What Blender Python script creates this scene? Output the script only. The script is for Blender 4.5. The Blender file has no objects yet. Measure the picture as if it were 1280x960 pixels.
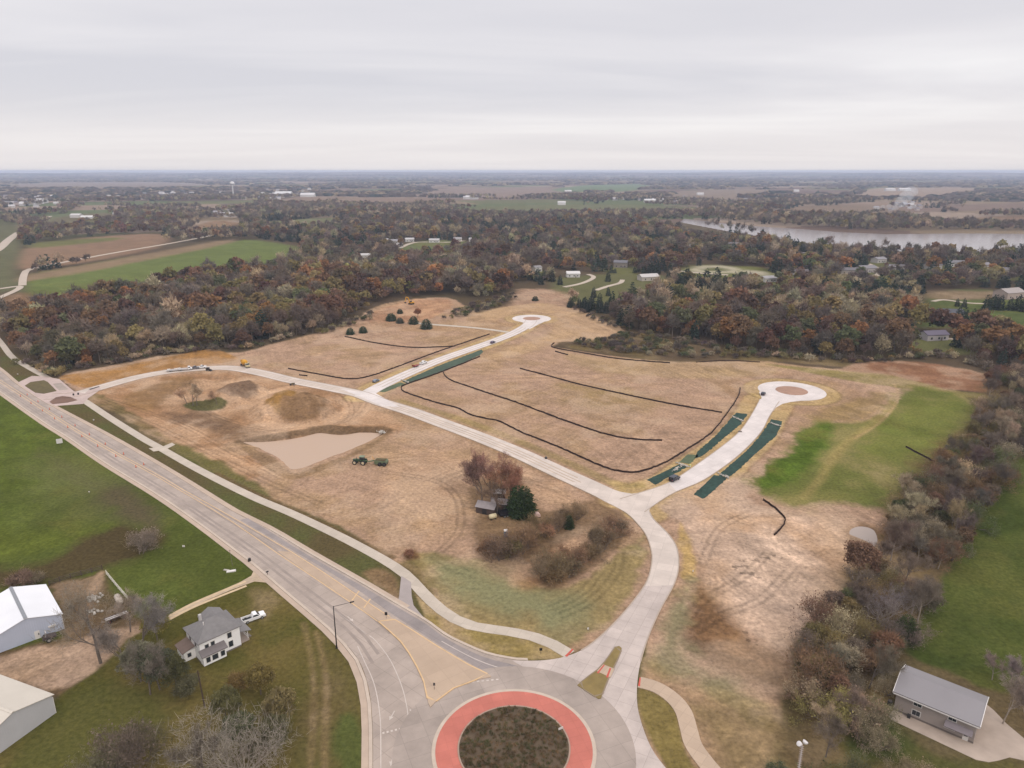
import bpy, bmesh, math, random
import numpy as np
from mathutils import Vector, Matrix

# ------------------------------------------------------------------ camera, sky, sun, exposure
S = bpy.context.scene
C = S.collection
CAM_H = 110.0
PITCH = math.radians(16.72)
FPX = 887.0                       # focal length in photo pixels (photo 1280 x 960)
cam = bpy.data.cameras.new('camera')
cam.sensor_width = 36.0
cam.lens = 36.0 * FPX / 1280.0
cam.clip_start = 1.0
cam.clip_end = 60000.0
camo = bpy.data.objects.new('camera', cam)
C.objects.link(camo)
camo.location = (0, 0, CAM_H)
camo.rotation_euler = (math.radians(90) - PITCH, 0, 0)
S.camera = camo

SUN_EL, SUN_AZ = math.radians(38), math.radians(150)     # azimuth clockwise from +Y
W = bpy.data.worlds.new('World')
S.world = W
W.use_nodes = True
def build_world():
    nt = W.node_tree
    nt.nodes.clear()
    N, L = nt.nodes.new, nt.links.new
    out = N('ShaderNodeOutputWorld')
    mix = N('ShaderNodeMixShader'); mix.inputs[0].default_value = 0.93
    sky = N('ShaderNodeTexSky'); sky.sky_type = 'NISHITA'; sky.sun_disc = False
    sky.sun_elevation = SUN_EL; sky.sun_rotation = SUN_AZ
    bg1 = N('ShaderNodeBackground'); bg1.inputs[1].default_value = 0.08
    L(sky.outputs[0], bg1.inputs[0])
    tc = N('ShaderNodeTexCoord')
    sep = N('ShaderNodeSeparateXYZ'); L(tc.outputs['Generated'], sep.inputs[0])
    def math_(op, a, b=None):
        m = N('ShaderNodeMath'); m.operation = op
        for i, v in enumerate((a, b)):
            if v is None: continue
            if isinstance(v, (int, float)): m.inputs[i].default_value = v
            else: L(v, m.inputs[i])
        return m.outputs[0]
    zc = math_('ADD', math_('MAXIMUM', sep.outputs[2], 0.0), 0.055)
    u = math_('DIVIDE', sep.outputs[0], zc)
    v = math_('DIVIDE', sep.outputs[1], zc)
    cmb = N('ShaderNodeCombineXYZ'); L(u, cmb.inputs[0]); L(v, cmb.inputs[1])
    mp = N('ShaderNodeMapping'); mp.inputs['Scale'].default_value = (0.16, 0.32, 1); mp.inputs['Rotation'].default_value = (0, 0, 0.12)
    mp.inputs['Location'].default_value = (3.3, 1.7, 0)
    L(cmb.outputs[0], mp.inputs[0])
    n1 = N('ShaderNodeTexNoise'); n1.inputs['Scale'].default_value = 1.0; n1.inputs['Detail'].default_value = 5.0
    n1.inputs['Roughness'].default_value = 0.5; n1.inputs['Distortion'].default_value = 0.5
    L(mp.outputs[0], n1.inputs[0])
    rp = N('ShaderNodeValToRGB')
    e = rp.color_ramp.elements
    e[0].position = 0.36; e[0].color = (0.615, 0.605, 0.645, 1)
    e[1].position = 0.70; e[1].color = (0.85, 0.83, 0.835, 1)
    m = e.new(0.52); m.color = (0.715, 0.695, 0.72, 1)
    L(n1.outputs['Fac'], rp.inputs[0])
    # a real overcast sky is up to three times as bright overhead as at the horizon
    mr = N('ShaderNodeMapRange'); mr.interpolation_type = 'SMOOTHSTEP'
    mr.inputs['From Min'].default_value = 0.16; mr.inputs['From Max'].default_value = 0.9
    mr.inputs['To Min'].default_value = 1.17; mr.inputs['To Max'].default_value = 2.6
    L(sep.outputs[2], mr.inputs[0])
    # warm thin strip low over the horizon
    hz = N('ShaderNodeMapRange'); hz.interpolation_type = 'SMOOTHSTEP'
    hz.inputs['From Min'].default_value = 0.0; hz.inputs['From Max'].default_value = 0.11
    hz.inputs['To Min'].default_value = 0.75; hz.inputs['To Max'].default_value = 0.0
    L(sep.outputs[2], hz.inputs[0])
    hm = N('ShaderNodeMixRGB'); hm.inputs[2].default_value = (0.76, 0.715, 0.71, 1)
    L(hz.outputs[0], hm.inputs[0]); L(rp.outputs[0], hm.inputs[1])
    bg2 = N('ShaderNodeBackground')
    L(hm.outputs[0], bg2.inputs[0]); L(mr.outputs[0], bg2.inputs[1])
    L(bg1.outputs[0], mix.inputs[1]); L(bg2.outputs[0], mix.inputs[2])
    L(mix.outputs[0], out.inputs[0])
build_world()

sun = bpy.data.lights.new('sun', 'SUN')
sun.energy = 1.1
sun.angle = math.radians(12)
sun.color = (1.0, 0.92, 0.82)
suno = bpy.data.objects.new('sun', sun)
C.objects.link(suno)
suno.rotation_euler = (math.radians(90) - SUN_EL, 0, math.pi - SUN_AZ)   # shines from SUN_AZ

S.view_settings.view_transform = 'Standard'
S.view_settings.look = 'None'
S.view_settings.exposure = 0.0
S.view_settings.gamma = 1.0
S.view_settings.use_curve_mapping = False
S.render.engine = 'CYCLES'
S.cycles.max_bounces = 5
S.cycles.diffuse_bounces = 2
S.cycles.glossy_bounces = 2
S.cycles.transmission_bounces = 2
S.cycles.volume_bounces = 0
S.cycles.transparent_max_bounces = 8
S.cycles.use_denoising = True
S.cycles.sample_clamp_indirect = 4.0
S.render.filter_size = 1.2
S.cycles.caustics_reflective = False
S.cycles.caustics_refractive = False

K_GROUND = 1.45      # irradiance / pi under this sky: photo colour -> albedo
K_CROWN = 0.57

# ------------------------------------------------------------------ helpers
CP, SP = math.cos(PITCH), math.sin(PITCH)
def at(px, py, z=0.0):
    """surveyed ground point (metres) of a spot read off the photo at pixel px, py"""
    u = (px - 640) / FPX; v = (py - 480) / FPX
    dy = CP - v * SP; dz = -SP - v * CP
    t = (z - CAM_H) / dz
    return np.array((u * t, dy * t))
def ats(pts, z=0.0): return np.array([at(p[0], p[1], z) for p in pts])

def srgb(r, g, b):
    f = lambda c: (c / 255 / 12.92) if c / 255 <= 0.04045 else ((c / 255 + 0.055) / 1.055) ** 2.4
    return np.array((f(r), f(g), f(b)))
def alb(r, g, b, k=None): return np.clip(srgb(r, g, b) / (k or K_GROUND), 0, 0.9)

def tag(o, label=None, cat=None, group=None, kind=None):
    if label: o['label'] = label
    if cat: o['category'] = cat
    if group: o['group'] = group
    if kind: o['kind'] = kind
    return o
def empty(name, loc, rz=0.0):
    o = bpy.data.objects.new(name, None); C.objects.link(o)
    o.location = loc; o.rotation_euler = (0, 0, rz); o.empty_display_size = 0.3
    return o
def link(name, me, parent=None):
    o = bpy.data.objects.new(name, me); C.objects.link(o)
    if parent is not None: o.parent = parent
    return o
def big_mesh(name, V, F, mats, smooth=False, col=None, fmat=None, colname='tint'):
    """numpy mesh: V (n,3), F (m,k)"""
    me = bpy.data.meshes.new(name)
    V = np.ascontiguousarray(V, np.float32); F = np.ascontiguousarray(F, np.int32)
    n, k = F.shape
    me.vertices.add(len(V)); me.vertices.foreach_set('co', V.ravel())
    me.loops.add(n * k); me.loops.foreach_set('vertex_index', F.ravel())
    me.polygons.add(n); me.polygons.foreach_set('loop_start', np.arange(0, n * k, k, dtype=np.int32))
    if smooth: me.polygons.foreach_set('use_smooth', np.ones(n, bool))
    for m in (mats if isinstance(mats, (list, tuple)) else [mats]): me.materials.append(m)
    if fmat is not None: me.polygons.foreach_set('material_index', np.ascontiguousarray(fmat, np.int32))
    me.update(calc_edges=True)
    if col is not None:
        a = me.color_attributes.new(colname, 'FLOAT_COLOR', 'POINT')
        cc = np.ones((len(V), 4), np.float32); cc[:, :3] = col
        a.data.foreach_set('color', cc.ravel())
    return me

class MB:
    """collects boxes, prisms and cylinders into one mesh"""
    def __init__(s): s.v = []; s.f = []
    def add(s, vs, fs):
        b = len(s.v); s.v += [tuple(map(float, p)) for p in vs]; s.f += [tuple(b + i for i in f) for f in fs]; return s
    def box(s, x0, x1, y0, y1, z0, z1, rot=None, c=None):
        vs = [(x, y, z) for z in (z0, z1) for y in (y0, y1) for x in (x0, x1)]
        if rot is not None:
            M = Matrix.Rotation(rot[0], 3, rot[1]); cc = Vector(c)
            vs = [tuple(M @ (Vector(p) - cc) + cc) for p in vs]
        return s.add(vs, [(0, 2, 3, 1), (4, 5, 7, 6), (0, 1, 5, 4), (2, 6, 7, 3), (0, 4, 6, 2), (1, 3, 7, 5)])
    def prism(s, prof, a0, a1, axis='y'):
        """profile (p, q) extruded along axis: y -> (p, a, q); x -> (a, p, q); z -> (p, q, a)"""
        n = len(prof)
        g = {'y': lambda p, a: (p[0], a, p[1]), 'x': lambda p, a: (a, p[0], p[1]), 'z': lambda p, a: (p[0], p[1], a)}[axis]
        vs = [g(p, a0) for p in prof] + [g(p, a1) for p in prof]
        return s.add(vs, [tuple(range(n))[::-1], tuple(range(n, 2 * n))] + [(i, (i + 1) % n, n + (i + 1) % n, n + i) for i in range(n)])
    def tube(s, p0, p1, r0, r1=None, n=8):
        r1 = r0 if r1 is None else r1
        p0 = Vector(p0); p1 = Vector(p1); d = (p1 - p0)
        if d.length < 1e-6: return s
        d.normalize()
        a = d.orthogonal().normalized(); b = d.cross(a)
        vs = []
        for p, r in ((p0, r0), (p1, r1)):
            for i in range(n):
                t = 2 * math.pi * i / n
                vs.append(p + a * (r * math.cos(t)) + b * (r * math.sin(t)))
        return s.add(vs, [tuple(range(n))[::-1], tuple(range(n, 2 * n))] + [(i, (i + 1) % n, n + (i + 1) % n, n + i) for i in range(n)])
    def lathe(s, prof, n=14, c=(0, 0, 0), axis=None):
        vs = []; fs = []
        for (r, z) in prof:
            for i in range(n):
                t = 2 * math.pi * i / n
                p = Vector((r * math.cos(t), r * math.sin(t), z))
                if axis is not None: p = axis @ p
                vs.append(p + Vector(c))
        for j in range(len(prof) - 1):
            for i in range(n):
                fs.append((j * n + i, j * n + (i + 1) % n, (j + 1) * n + (i + 1) % n, (j + 1) * n + i))
        fs.append(tuple(range(n))[::-1]); fs.append(tuple(range((len(prof) - 1) * n, len(prof) * n)))
        return s.add(vs, fs)
    def build(s, name, m, parent=None, bevel=0.0, smooth=False):
        me = bpy.data.meshes.new(name); me.from_pydata(s.v, [], s.f); me.materials.append(m)
        bm = bmesh.new(); bm.from_mesh(me)
        bmesh.ops.recalc_face_normals(bm, faces=bm.faces)
        if bevel > 0:
            bmesh.ops.bevel(bm, geom=[e for e in bm.edges if e.calc_face_angle(0) > 0.5], offset=bevel, segments=1, affect='EDGES', profile=0.5)
        if smooth:
            for f in bm.faces: f.smooth = True
        bm.to_mesh(me); bm.free()
        return link(name, me, parent)

# ---- value noise in numpy
def _h(ix, iy, seed):
    h = (ix.astype(np.int64) * 374761393 + iy.astype(np.int64) * 668265263 + seed * 1442695041) & 0xffffffff
    h = ((h ^ (h >> 13)) * 1274126177) & 0xffffffff
    h = h ^ (h >> 16)
    return (h & 0xffff).astype(np.float32) / 65535.0
def vnoise(x, y, seed=0):
    ix = np.floor(x); iy = np.floor(y); fx = (x - ix).astype(np.float32); fy = (y - iy).astype(np.float32)
    fx = fx * fx * (3 - 2 * fx); fy = fy * fy * (3 - 2 * fy)
    a = _h(ix, iy, seed); b = _h(ix + 1, iy, seed); c = _h(ix, iy + 1, seed); d = _h(ix + 1, iy + 1, seed)
    return (a + (b - a) * fx) * (1 - fy) + (c + (d - c) * fx) * fy
def fbm(x, y, octv=4, seed=0, gain=0.5):
    t = 0; amp = 1; tot = 0
    for o in range(octv):
        t = t + amp * vnoise(x * 2 ** o + 17.3 * o, y * 2 ** o - 9.1 * o, seed + o); tot += amp; amp *= gain
    return t / tot          # 0..1, mean .5
def sstep(a, b, x):
    t = np.clip((x - a) / (b - a), 0, 1); return t * t * (3 - 2 * t)
def smooth_line(P, k=5, closed=False):
    P = np.asarray(P, float); n = len(P); out = []
    for i in range(n if closed else n - 1):
        p0 = P[(i - 1) % n] if (closed or i > 0) else P[0]; p1 = P[i]; p2 = P[(i + 1) % n]
        p3 = P[(i + 2) % n] if (closed or i + 2 < n) else P[n - 1]
        for j in range(k):
            t = j / k
            out.append(0.5 * ((2 * p1) + (p2 - p0) * t + (2 * p0 - 5 * p1 + 4 * p2 - p3) * t * t + (3 * p1 - p0 - 3 * p2 + p3) * t ** 3))
    if not closed: out.append(P[-1])
    return np.array(out)
def resample(P, n=None, step=None):
    P = np.asarray(P, float); s = np.r_[0, np.cumsum(np.hypot(*np.diff(P, axis=0).T))]
    if n is None: n = max(2, int(round(s[-1] / step)) + 1)
    q = np.linspace(0, s[-1], n)
    return np.stack([np.interp(q, s, P[:, 0]), np.interp(q, s, P[:, 1])], 1)
def inside(P, x, y):
    c = np.zeros(x.shape, bool); n = len(P)
    for i in range(n):
        x0, y0 = P[i]; x1, y1 = P[(i + 1) % n]
        if y0 == y1: continue
        c ^= ((y0 > y) != (y1 > y)) & (x < (x1 - x0) * (y - y0) / (y1 - y0) + x0)
    return c
def seg_dist(P, x, y, closed=False):
    d = np.full(x.shape, 1e9); n = len(P)
    for i in range(n if closed else n - 1):
        a = P[i]; b = P[(i + 1) % n]; ab = b - a; L2 = (ab ** 2).sum() + 1e-9
        t = np.clip(((x - a[0]) * ab[0] + (y - a[1]) * ab[1]) / L2, 0, 1)
        d = np.minimum(d, (x - a[0] - t * ab[0]) ** 2 + (y - a[1] - t * ab[1]) ** 2)
    return np.sqrt(d)

# ------------------------------------------------------------------ materials
MATS = {}
def mat(name, col, rough=0.8, var=0.12, scale=1.5, spec=0.3, bump=0.0, metal=0.0, fine=None, vertical=None):
    """procedural: base colour varied by two noises (object space), optional siding or ribbed relief"""
    if name in MATS: return MATS[name]
    m = bpy.data.materials.new(name); m.use_nodes = True
    nt = m.node_tree; N, L = nt.nodes.new, nt.links.new
    b = nt.nodes['Principled BSDF']
    b.inputs['Roughness'].default_value = rough; b.inputs['Metallic'].default_value = metal
    b.inputs['Specular IOR Level'].default_value = spec
    tc = N('ShaderNodeTexCoord')
    n = N('ShaderNodeTexNoise'); n.inputs['Scale'].default_value = scale; n.inputs['Detail'].default_value = 4
    L(tc.outputs['Object'], n.inputs[0])
    mr = N('ShaderNodeMapRange'); mr.inputs['To Min'].default_value = 1 - var * 1.6; mr.inputs['To Max'].default_value = 1 + var * 1.6
    L(n.outputs['Fac'], mr.inputs[0])
    n2 = N('ShaderNodeTexNoise'); n2.inputs['Scale'].default_value = fine or scale * 0.13; n2.inputs['Detail'].default_value = 3
    L(tc.outputs['Object'], n2.inputs[0])
    mr2 = N('ShaderNodeMapRange'); mr2.inputs['To Min'].default_value = 1 - var * 1.6; mr2.inputs['To Max'].default_value = 1 + var * 1.6
    L(n2.outputs['Fac'], mr2.inputs[0])
    mu = N('ShaderNodeMath'); mu.operation = 'MULTIPLY'; L(mr.outputs[0], mu.inputs[0]); L(mr2.outputs[0], mu.inputs[1])
    vm = N('ShaderNodeVectorMath'); vm.operation = 'SCALE'; vm.inputs[0].default_value = tuple(float(c) for c in col)
    L(mu.outputs[0], vm.inputs['Scale']); L(vm.outputs[0], b.inputs['Base Color'])
    if vertical:
        ax, per, amt = vertical
        w = N('ShaderNodeTexWave'); w.bands_direction = ax; w.wave_profile = 'SAW'
        w.inputs['Scale'].default_value = 1 / per * 0.314; w.inputs['Distortion'].default_value = 0
        L(tc.outputs['Object'], w.inputs[0])
        bp = N('ShaderNodeBump'); bp.inputs['Strength'].default_value = amt; bp.inputs['Distance'].default_value = 0.05
        L(w.outputs['Fac'], bp.inputs['Height']); L(bp.outputs[0], b.inputs['Normal'])
    elif bump > 0:
        bp = N('ShaderNodeBump'); bp.inputs['Strength'].default_value = bump; bp.inputs['Distance'].default_value = 0.1
        L(n.outputs['Fac'], bp.inputs['Height']); L(bp.outputs[0], b.inputs['Normal'])
    MATS[name] = m
    return m
def concrete(name, col, ang=0.0, joint=4.5, jdark=0.82, var=0.10):
    """slab concrete: saw-cut joints on a rotated grid, slab-to-slab tone, stains"""
    m = bpy.data.materials.new(name); m.use_nodes = True
    nt = m.node_tree; N, L = nt.nodes.new, nt.links.new
    b = nt.nodes['Principled BSDF']; b.inputs['Roughness'].default_value = 0.85; b.inputs['Specular IOR Level'].default_value = 0.25
    tc = N('ShaderNodeTexCoord')
    mp = N('ShaderNodeMapping'); mp.inputs['Rotation'].default_value = (0, 0, -ang)
    L(tc.outputs['Object'], mp.inputs[0])
    br = N('ShaderNodeTexBrick'); br.offset = 0.0; br.inputs['Scale'].default_value = 1.0
    br.inputs['Brick Width'].default_value = joint; br.inputs['Row Height'].default_value = joint * 0.85
    br.inputs['Mortar Size'].default_value = 0.05; br.inputs['Bias'].default_value = 0.0
    br.inputs['Color1'].default_value = (1.05,) * 3 + (1,); br.inputs['Color2'].default_value = (0.95,) * 3 + (1,)
    br.inputs['Mortar'].default_value = (jdark,) * 3 + (1,)
    L(mp.outputs[0], br.inputs[0])
    n = N('ShaderNodeTexNoise'); n.inputs['Scale'].default_value = 0.12; n.inputs['Detail'].default_value = 6; n.inputs['Roughness'].default_value = 0.65
    L(tc.outputs['Object'], n.inputs[0])
    mr = N('ShaderNodeMapRange'); mr.inputs['From Min'].default_value = 0.25; mr.inputs['From Max'].default_value = 0.75
    mr.inputs['To Min'].default_value = 1 - var * 1.5; mr.inputs['To Max'].default_value = 1 + var * 1.2
    L(n.outputs['Fac'], mr.inputs[0])
    v1 = N('ShaderNodeVectorMath'); v1.operation = 'SCALE'; L(br.outputs[0], v1.inputs[0]); L(mr.outputs[0], v1.inputs['Scale'])
    v2 = N('ShaderNodeVectorMath'); v2.operation = 'MULTIPLY'; L(v1.outputs[0], v2.inputs[0]); v2.inputs[1].default_value = tuple(float(c) for c in col)
    L(v2.outputs[0], b.inputs['Base Color'])
    return m
def water_mat(name, col, rough, bump, scale):
    m = bpy.data.materials.new(name); m.use_nodes = True
    nt = m.node_tree; N, L = nt.nodes.new, nt.links.new
    b = nt.nodes['Principled BSDF']; b.inputs['Roughness'].default_value = rough
    b.inputs['Base Color'].default_value = (*[float(c) for c in col], 1); b.inputs['IOR'].default_value = 1.33
    tc = N('ShaderNodeTexCoord'); n = N('ShaderNodeTexNoise'); n.inputs['Scale'].default_value = scale; n.inputs['Detail'].default_value = 3
    L(tc.outputs['Object'], n.inputs[0])
    bp = N('ShaderNodeBump'); bp.inputs['Strength'].default_value = bump; bp.inputs['Distance'].default_value = 0.2
    L(n.outputs['Fac'], bp.inputs['Height']); L(bp.outputs[0], b.inputs['Normal'])
    return m
def crown_mat(name, per_object):
    m = bpy.data.materials.new(name); m.use_nodes = True
    nt = m.node_tree; N, L = nt.nodes.new, nt.links.new
    nt.nodes.remove(nt.nodes['Principled BSDF'])
    d = N('ShaderNodeBsdfDiffuse'); d.inputs['Roughness'].default_value = 0.6
    t = N('ShaderNodeBsdfTranslucent')
    mx = N('ShaderNodeMixShader'); mx.inputs[0].default_value = 0.28
    if per_object:
        src = N('ShaderNodeObjectInfo').outputs['Color']
        tc = N('ShaderNodeTexCoord').outputs['Object']; sc = 0.55
    else:
        a = N('ShaderNodeAttribute'); a.attribute_name = 'tint'; src = a.outputs['Color']
        tc = N('ShaderNodeNewGeometry').outputs['Position']; sc = 0.35
    n = N('ShaderNodeTexNoise'); n.inputs['Scale'].default_value = sc; n.inputs['Detail'].default_value = 3
    L(tc, n.inputs[0])
    mr = N('ShaderNodeMapRange'); mr.inputs['From Min'].default_value = 0.3; mr.inputs['From Max'].default_value = 0.7
    mr.inputs['To Min'].default_value = 0.6; mr.inputs['To Max'].default_value = 1.4
    L(n.outputs['Fac'], mr.inputs[0])
    v = N('ShaderNodeVectorMath'); v.operation = 'SCALE'; L(src, v.inputs[0]); L(mr.outputs[0], v.inputs['Scale'])
    L(v.outputs[0], d.inputs[0]); L(v.outputs[0], t.inputs[0])
    L(d.outputs[0], mx.inputs[1]); L(t.outputs[0], mx.inputs[2])
    L(mx.outputs[0], nt.nodes['Material Output'].inputs[0])
    return m
M_CROWN = crown_mat('foliage_by_tree', True)
M_WOODLAND = crown_mat('foliage_woodland', False)
M_BARK = mat('bark', alb(98, 88, 80, 0.8), 0.95, 0.2, 3.0)
M_BARKPALE = mat('bark_pale', alb(140, 128, 116, 0.95), 0.95, 0.2, 3.0)

# ------------------------------------------------------------------ surveyed outlines (photo pixels)
ROAD_L = [(-110, 408), (-60, 446), (0, 488.5), (55, 527), (87, 547), (134, 579), (200, 619), (255, 657), (295, 687), (314, 701), (333, 717), (355, 736), (400, 774), (423, 795), (448, 825), (459, 853), (464, 881), (466, 920), (466, 960), (466, 1010), (468, 1080)]
ROAD_R = [(-60, 418), (-30, 441), (0, 463), (20, 480), (47, 498), (72, 512), (134, 545), (201.5, 584), (255, 617), (292, 640), (336, 662), (381, 689), (414, 708), (456, 732), (496, 756), (532, 777), (555, 794), (583, 808), (611, 819), (648, 826), (660, 826)]
PATH_W = [(-60, 372), (-20, 405), (0, 427), (15, 446), (37, 460), (57, 471), (70, 479), (88, 490), (104, 500), (140, 524), (180, 549), (200, 560), (237, 581), (275, 601), (320, 623), (365, 642), (420, 668), (453, 685), (485, 703), (508, 719), (526, 738), (545, 757), (567, 773), (592, 783), (639, 790), (667, 796), (690, 805), (712, 818)]
PATH_E = [(799, 853), (820, 859), (840, 872), (854, 889), (861, 912), (867, 932), (885, 957), (910, 985), (950, 1030)]
STREET_A = [(60, 496), (90, 494), (120, 486), (148, 478), (175, 471), (212, 464.5), (250, 461), (287, 460), (325, 466), (362, 475), (400, 482.5), (425, 487.5), (450, 493), (475, 502.5), (512, 514), (550, 528), (585, 541), (621, 555), (655, 569.5), (705, 593), (740, 609), (757, 617)]
STREET_B = [(452, 496), (475, 483), (512, 466), (550, 450), (587, 437), (620, 425.5), (645, 415), (660, 406), (665, 399)]
C_L = [(775, 624), (800, 616), (835, 604), (862, 587), (900, 560), (925, 539), (940, 517.5), (950, 499)]
C_R = [(806, 640), (826, 626), (845, 615), (880, 600), (920, 572), (950, 542), (962, 520), (974, 502)]
D_L = [(700, 599), (730, 613), (756, 627), (772, 635), (785, 643), (797, 655), (807, 668), (813, 684), (815, 700), (809, 726), (789, 755), (761, 786), (733, 809.5), (707, 821), (677, 826), (640, 826)]
D_R = [(826, 626), (812, 634), (816, 648), (832, 664), (844, 680), (848, 695), (848, 712), (842, 732), (825, 763), (809, 800), (799, 836), (796, 870), (800, 898), (814, 935), (836, 965), (868, 1000), (900, 1040)]
POND = [(302, 553), (330, 552.5), (362, 549), (382, 545), (400, 541.5), (425, 544), (450, 541), (470, 541), (478, 543), (462, 552), (440, 562), (410, 573), (390, 582), (374, 586.5), (361, 586), (350, 575), (330, 564), (312, 557)]
PALE_POND = [(1062, 661), (1070, 657.5), (1079, 657), (1090, 660), (1096, 666), (1098, 677), (1092, 683), (1084, 677), (1070, 671), (1061, 667)]
RIVER = [(856, 273), (900, 278.5), (950, 283), (1000, 286), (1050, 290), (1110, 292.5), (1200, 291.5), (1280, 292), (1450, 294), (1450, 314), (1280, 315), (1200, 316), (1140, 316), (1060, 311), (1000, 303), (920, 291), (880, 283.5), (852, 278)]
RC = at(643, 865.2) - np.array((0, 15.6))       # roundabout centre
RC[0] = 0.4
R_APRON, R_ISLAND, R_RING = 15.6, 11.17, 24.0
SITE = [(75, 470), (110, 462), (150, 455), (200, 445), (250, 440), (300, 440), (330, 433), (380, 420), (425, 408), (450, 396), (470, 384), (500, 376), (560, 372), (585, 385), (600, 392), (630, 384), (680, 378), (720, 386), (760, 402), (785, 412), (770, 421), (740, 425), (700, 429), (692, 434), (740, 441), (800, 449), (850, 453), (900, 451), (960, 452), (1010, 458), (1060, 462), (1100, 466), (1150, 478), (1190, 488), (1215, 510), (1195, 545), (1150, 590), (1120, 640), (1090, 690), (1060, 720), (1045, 760), (1000, 800), (985, 850), (970, 900), (965, 960), (950, 1060), (860, 1040), (800, 900), (800, 800), (700, 820), (640, 790), (560, 765), (520, 722), (480, 697), (420, 660), (320, 615), (270, 590), (215, 560), (150, 520), (104, 494), (85, 482)]

# ------------------------------------------------------------------ ground
def hills(x, y):
    r = np.hypot(x, y)
    a = sstep(1700, 5500, r) * 24 + sstep(7000, 18000, r) * 26
    return a * (fbm(x / 1500.0, y / 1500.0, 3, 91) - 0.34) + 62 * sstep(11000, 20000, r)
G_POND = smooth_line(ats(POND, -1.0), 3, True)
G_PALE = smooth_line(ats(PALE_POND), 3, True)
G_RIVER = ats(RIVER, -2.0)
MOUNDS = [((350, 511), 13, 17, 6.5), ((384, 512), 16, 18, 7.5), ((297, 493), 13, 22, 6.0), ((240, 482), 9, 14, 2.2)]
def ground_z(x, y):
    z = hills(x, y)
    z = z + 0.05 * (fbm(x / 6, y / 6, 3, 5) - 0.5)
    for (c, rx, ry, h) in MOUNDS:
        p = at(*c); q = ((x - p[0]) / rx) ** 2 + ((y - p[1]) / ry) ** 2
        k = q < 1.6
        if k.any():
            d = np.sqrt(q[k]) + 0.35 * (fbm(x[k] / 5, y[k] / 5, 3, 8) - 0.5)
            z[k] = np.maximum(z[k], h * np.clip(1.05 - d, 0, 1) ** 0.8)
    for P, dep, w in ((G_POND, -2.2, 4.5), (G_PALE, -0.5, 2.0), (G_RIVER, -5.0, 10.0)):
        lo = P.min(0) - w - 2; hi = P.max(0) + w + 2
        k = (x > lo[0]) & (x < hi[0]) & (y > lo[1]) & (y < hi[1])
        if k.any():
            d = seg_dist(P, x[k], y[k], True); s = np.where(inside(P, x[k], y[k]), -d, d)
            s = s + (1.9 if P is G_POND else 1.0 if P is G_PALE else 0.0)
            if P is G_POND: s = s + 1.2 * (fbm(x[k] / 7, y[k] / 7, 3, 44) - 0.5)
            f = 1 - sstep(-w * 0.5, w, s)
            z[k] = z[k] * (1 - f) + dep * f
            if P is G_POND:           # spoil berm along the far bank
                b = np.exp(-((s - 6.5) / 3.0) ** 2) * sstep(262, 300, y[k]) * (0.6 + 0.8 * fbm(x[k] / 9, y[k] / 9, 2, 4))
                z[k] += 1.1 * b
    return z
def gz(x, y): return float(ground_z(np.array([float(x)]), np.array([float(y)]))[0])

def build_ground():
    rs = [0.0, 15, 30, 45, 55.0]
    while rs[-1] < 20500:
        r = rs[-1]; rs.append(r + max(0.26, min(r * r / CAM_H * 0.0011, 0.02 * r)))
    rs = np.array(rs)
    az = np.r_[np.linspace(-50, 50, 1000), np.linspace(50, 310, 72)[1:-1]]
    az = np.radians(az)
    nr, na = len(rs), len(az)
    X = (rs[:, None] * np.sin(az)[None]).ravel(); Y = (rs[:, None] * np.cos(az)[None]).ravel()
    Z = ground_z(X, Y)
    R = np.hypot(X, Y)
    col = ground_colour(X, Y, R)
    i = np.arange(nr - 1)[:, None]; j = np.arange(na)[None]; j2 = (j + 1) % na
    F = np.stack([i * na + j + 0 * j2, i * na + j2, (i + 1) * na + j2, (i + 1) * na + j + 0 * j2], -1).reshape(-1, 4)[:, ::-1]
    m = bpy.data.materials.new('ground'); m.use_nodes = True
    nt = m.node_tree; N, L = nt.nodes.new, nt.links.new
    nt.nodes.remove(nt.nodes['Principled BSDF'])
    d = N('ShaderNodeBsdfDiffuse'); d.inputs['Roughness'].default_value = 0.5
    a = N('ShaderNodeAttribute'); a.attribute_name = 'tint'
    g = N('ShaderNodeNewGeometry')
    n = N('ShaderNodeTexNoise'); n.inputs['Scale'].default_value = 0.9; n.inputs['Detail'].default_value = 6; n.inputs['Roughness'].default_value = 0.7
    L(g.outputs['Position'], n.inputs[0])
    mr = N('ShaderNodeMapRange'); mr.inputs['From Min'].default_value = 0.3; mr.inputs['From Max'].default_value = 0.7
    mr.inputs['To Min'].default_value = 0.64; mr.inputs['To Max'].default_value = 1.36
    L(n.outputs['Fac'], mr.inputs[0])
    v = N('ShaderNodeVectorMath'); v.operation = 'SCALE'; L(a.outputs['Color'], v.inputs[0]); L(mr.outputs[0], v.inputs['Scale'])
    L(v.outputs[0], d.inputs[0])
    bp = N('ShaderNodeBump'); bp.inputs['Strength'].default_value = 0.5; bp.inputs['Distance'].default_value = 0.35
    L(n.outputs['Fac'], bp.inputs['Height']); L(bp.outputs[0], d.inputs['Normal'])
    L(d.outputs[0], nt.nodes['Material Output'].inputs[0])
    me = big_mesh('ground', np.stack([X, Y, Z], 1), F, m, True, col)
    tag(link('ground', me), kind='structure')

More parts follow.
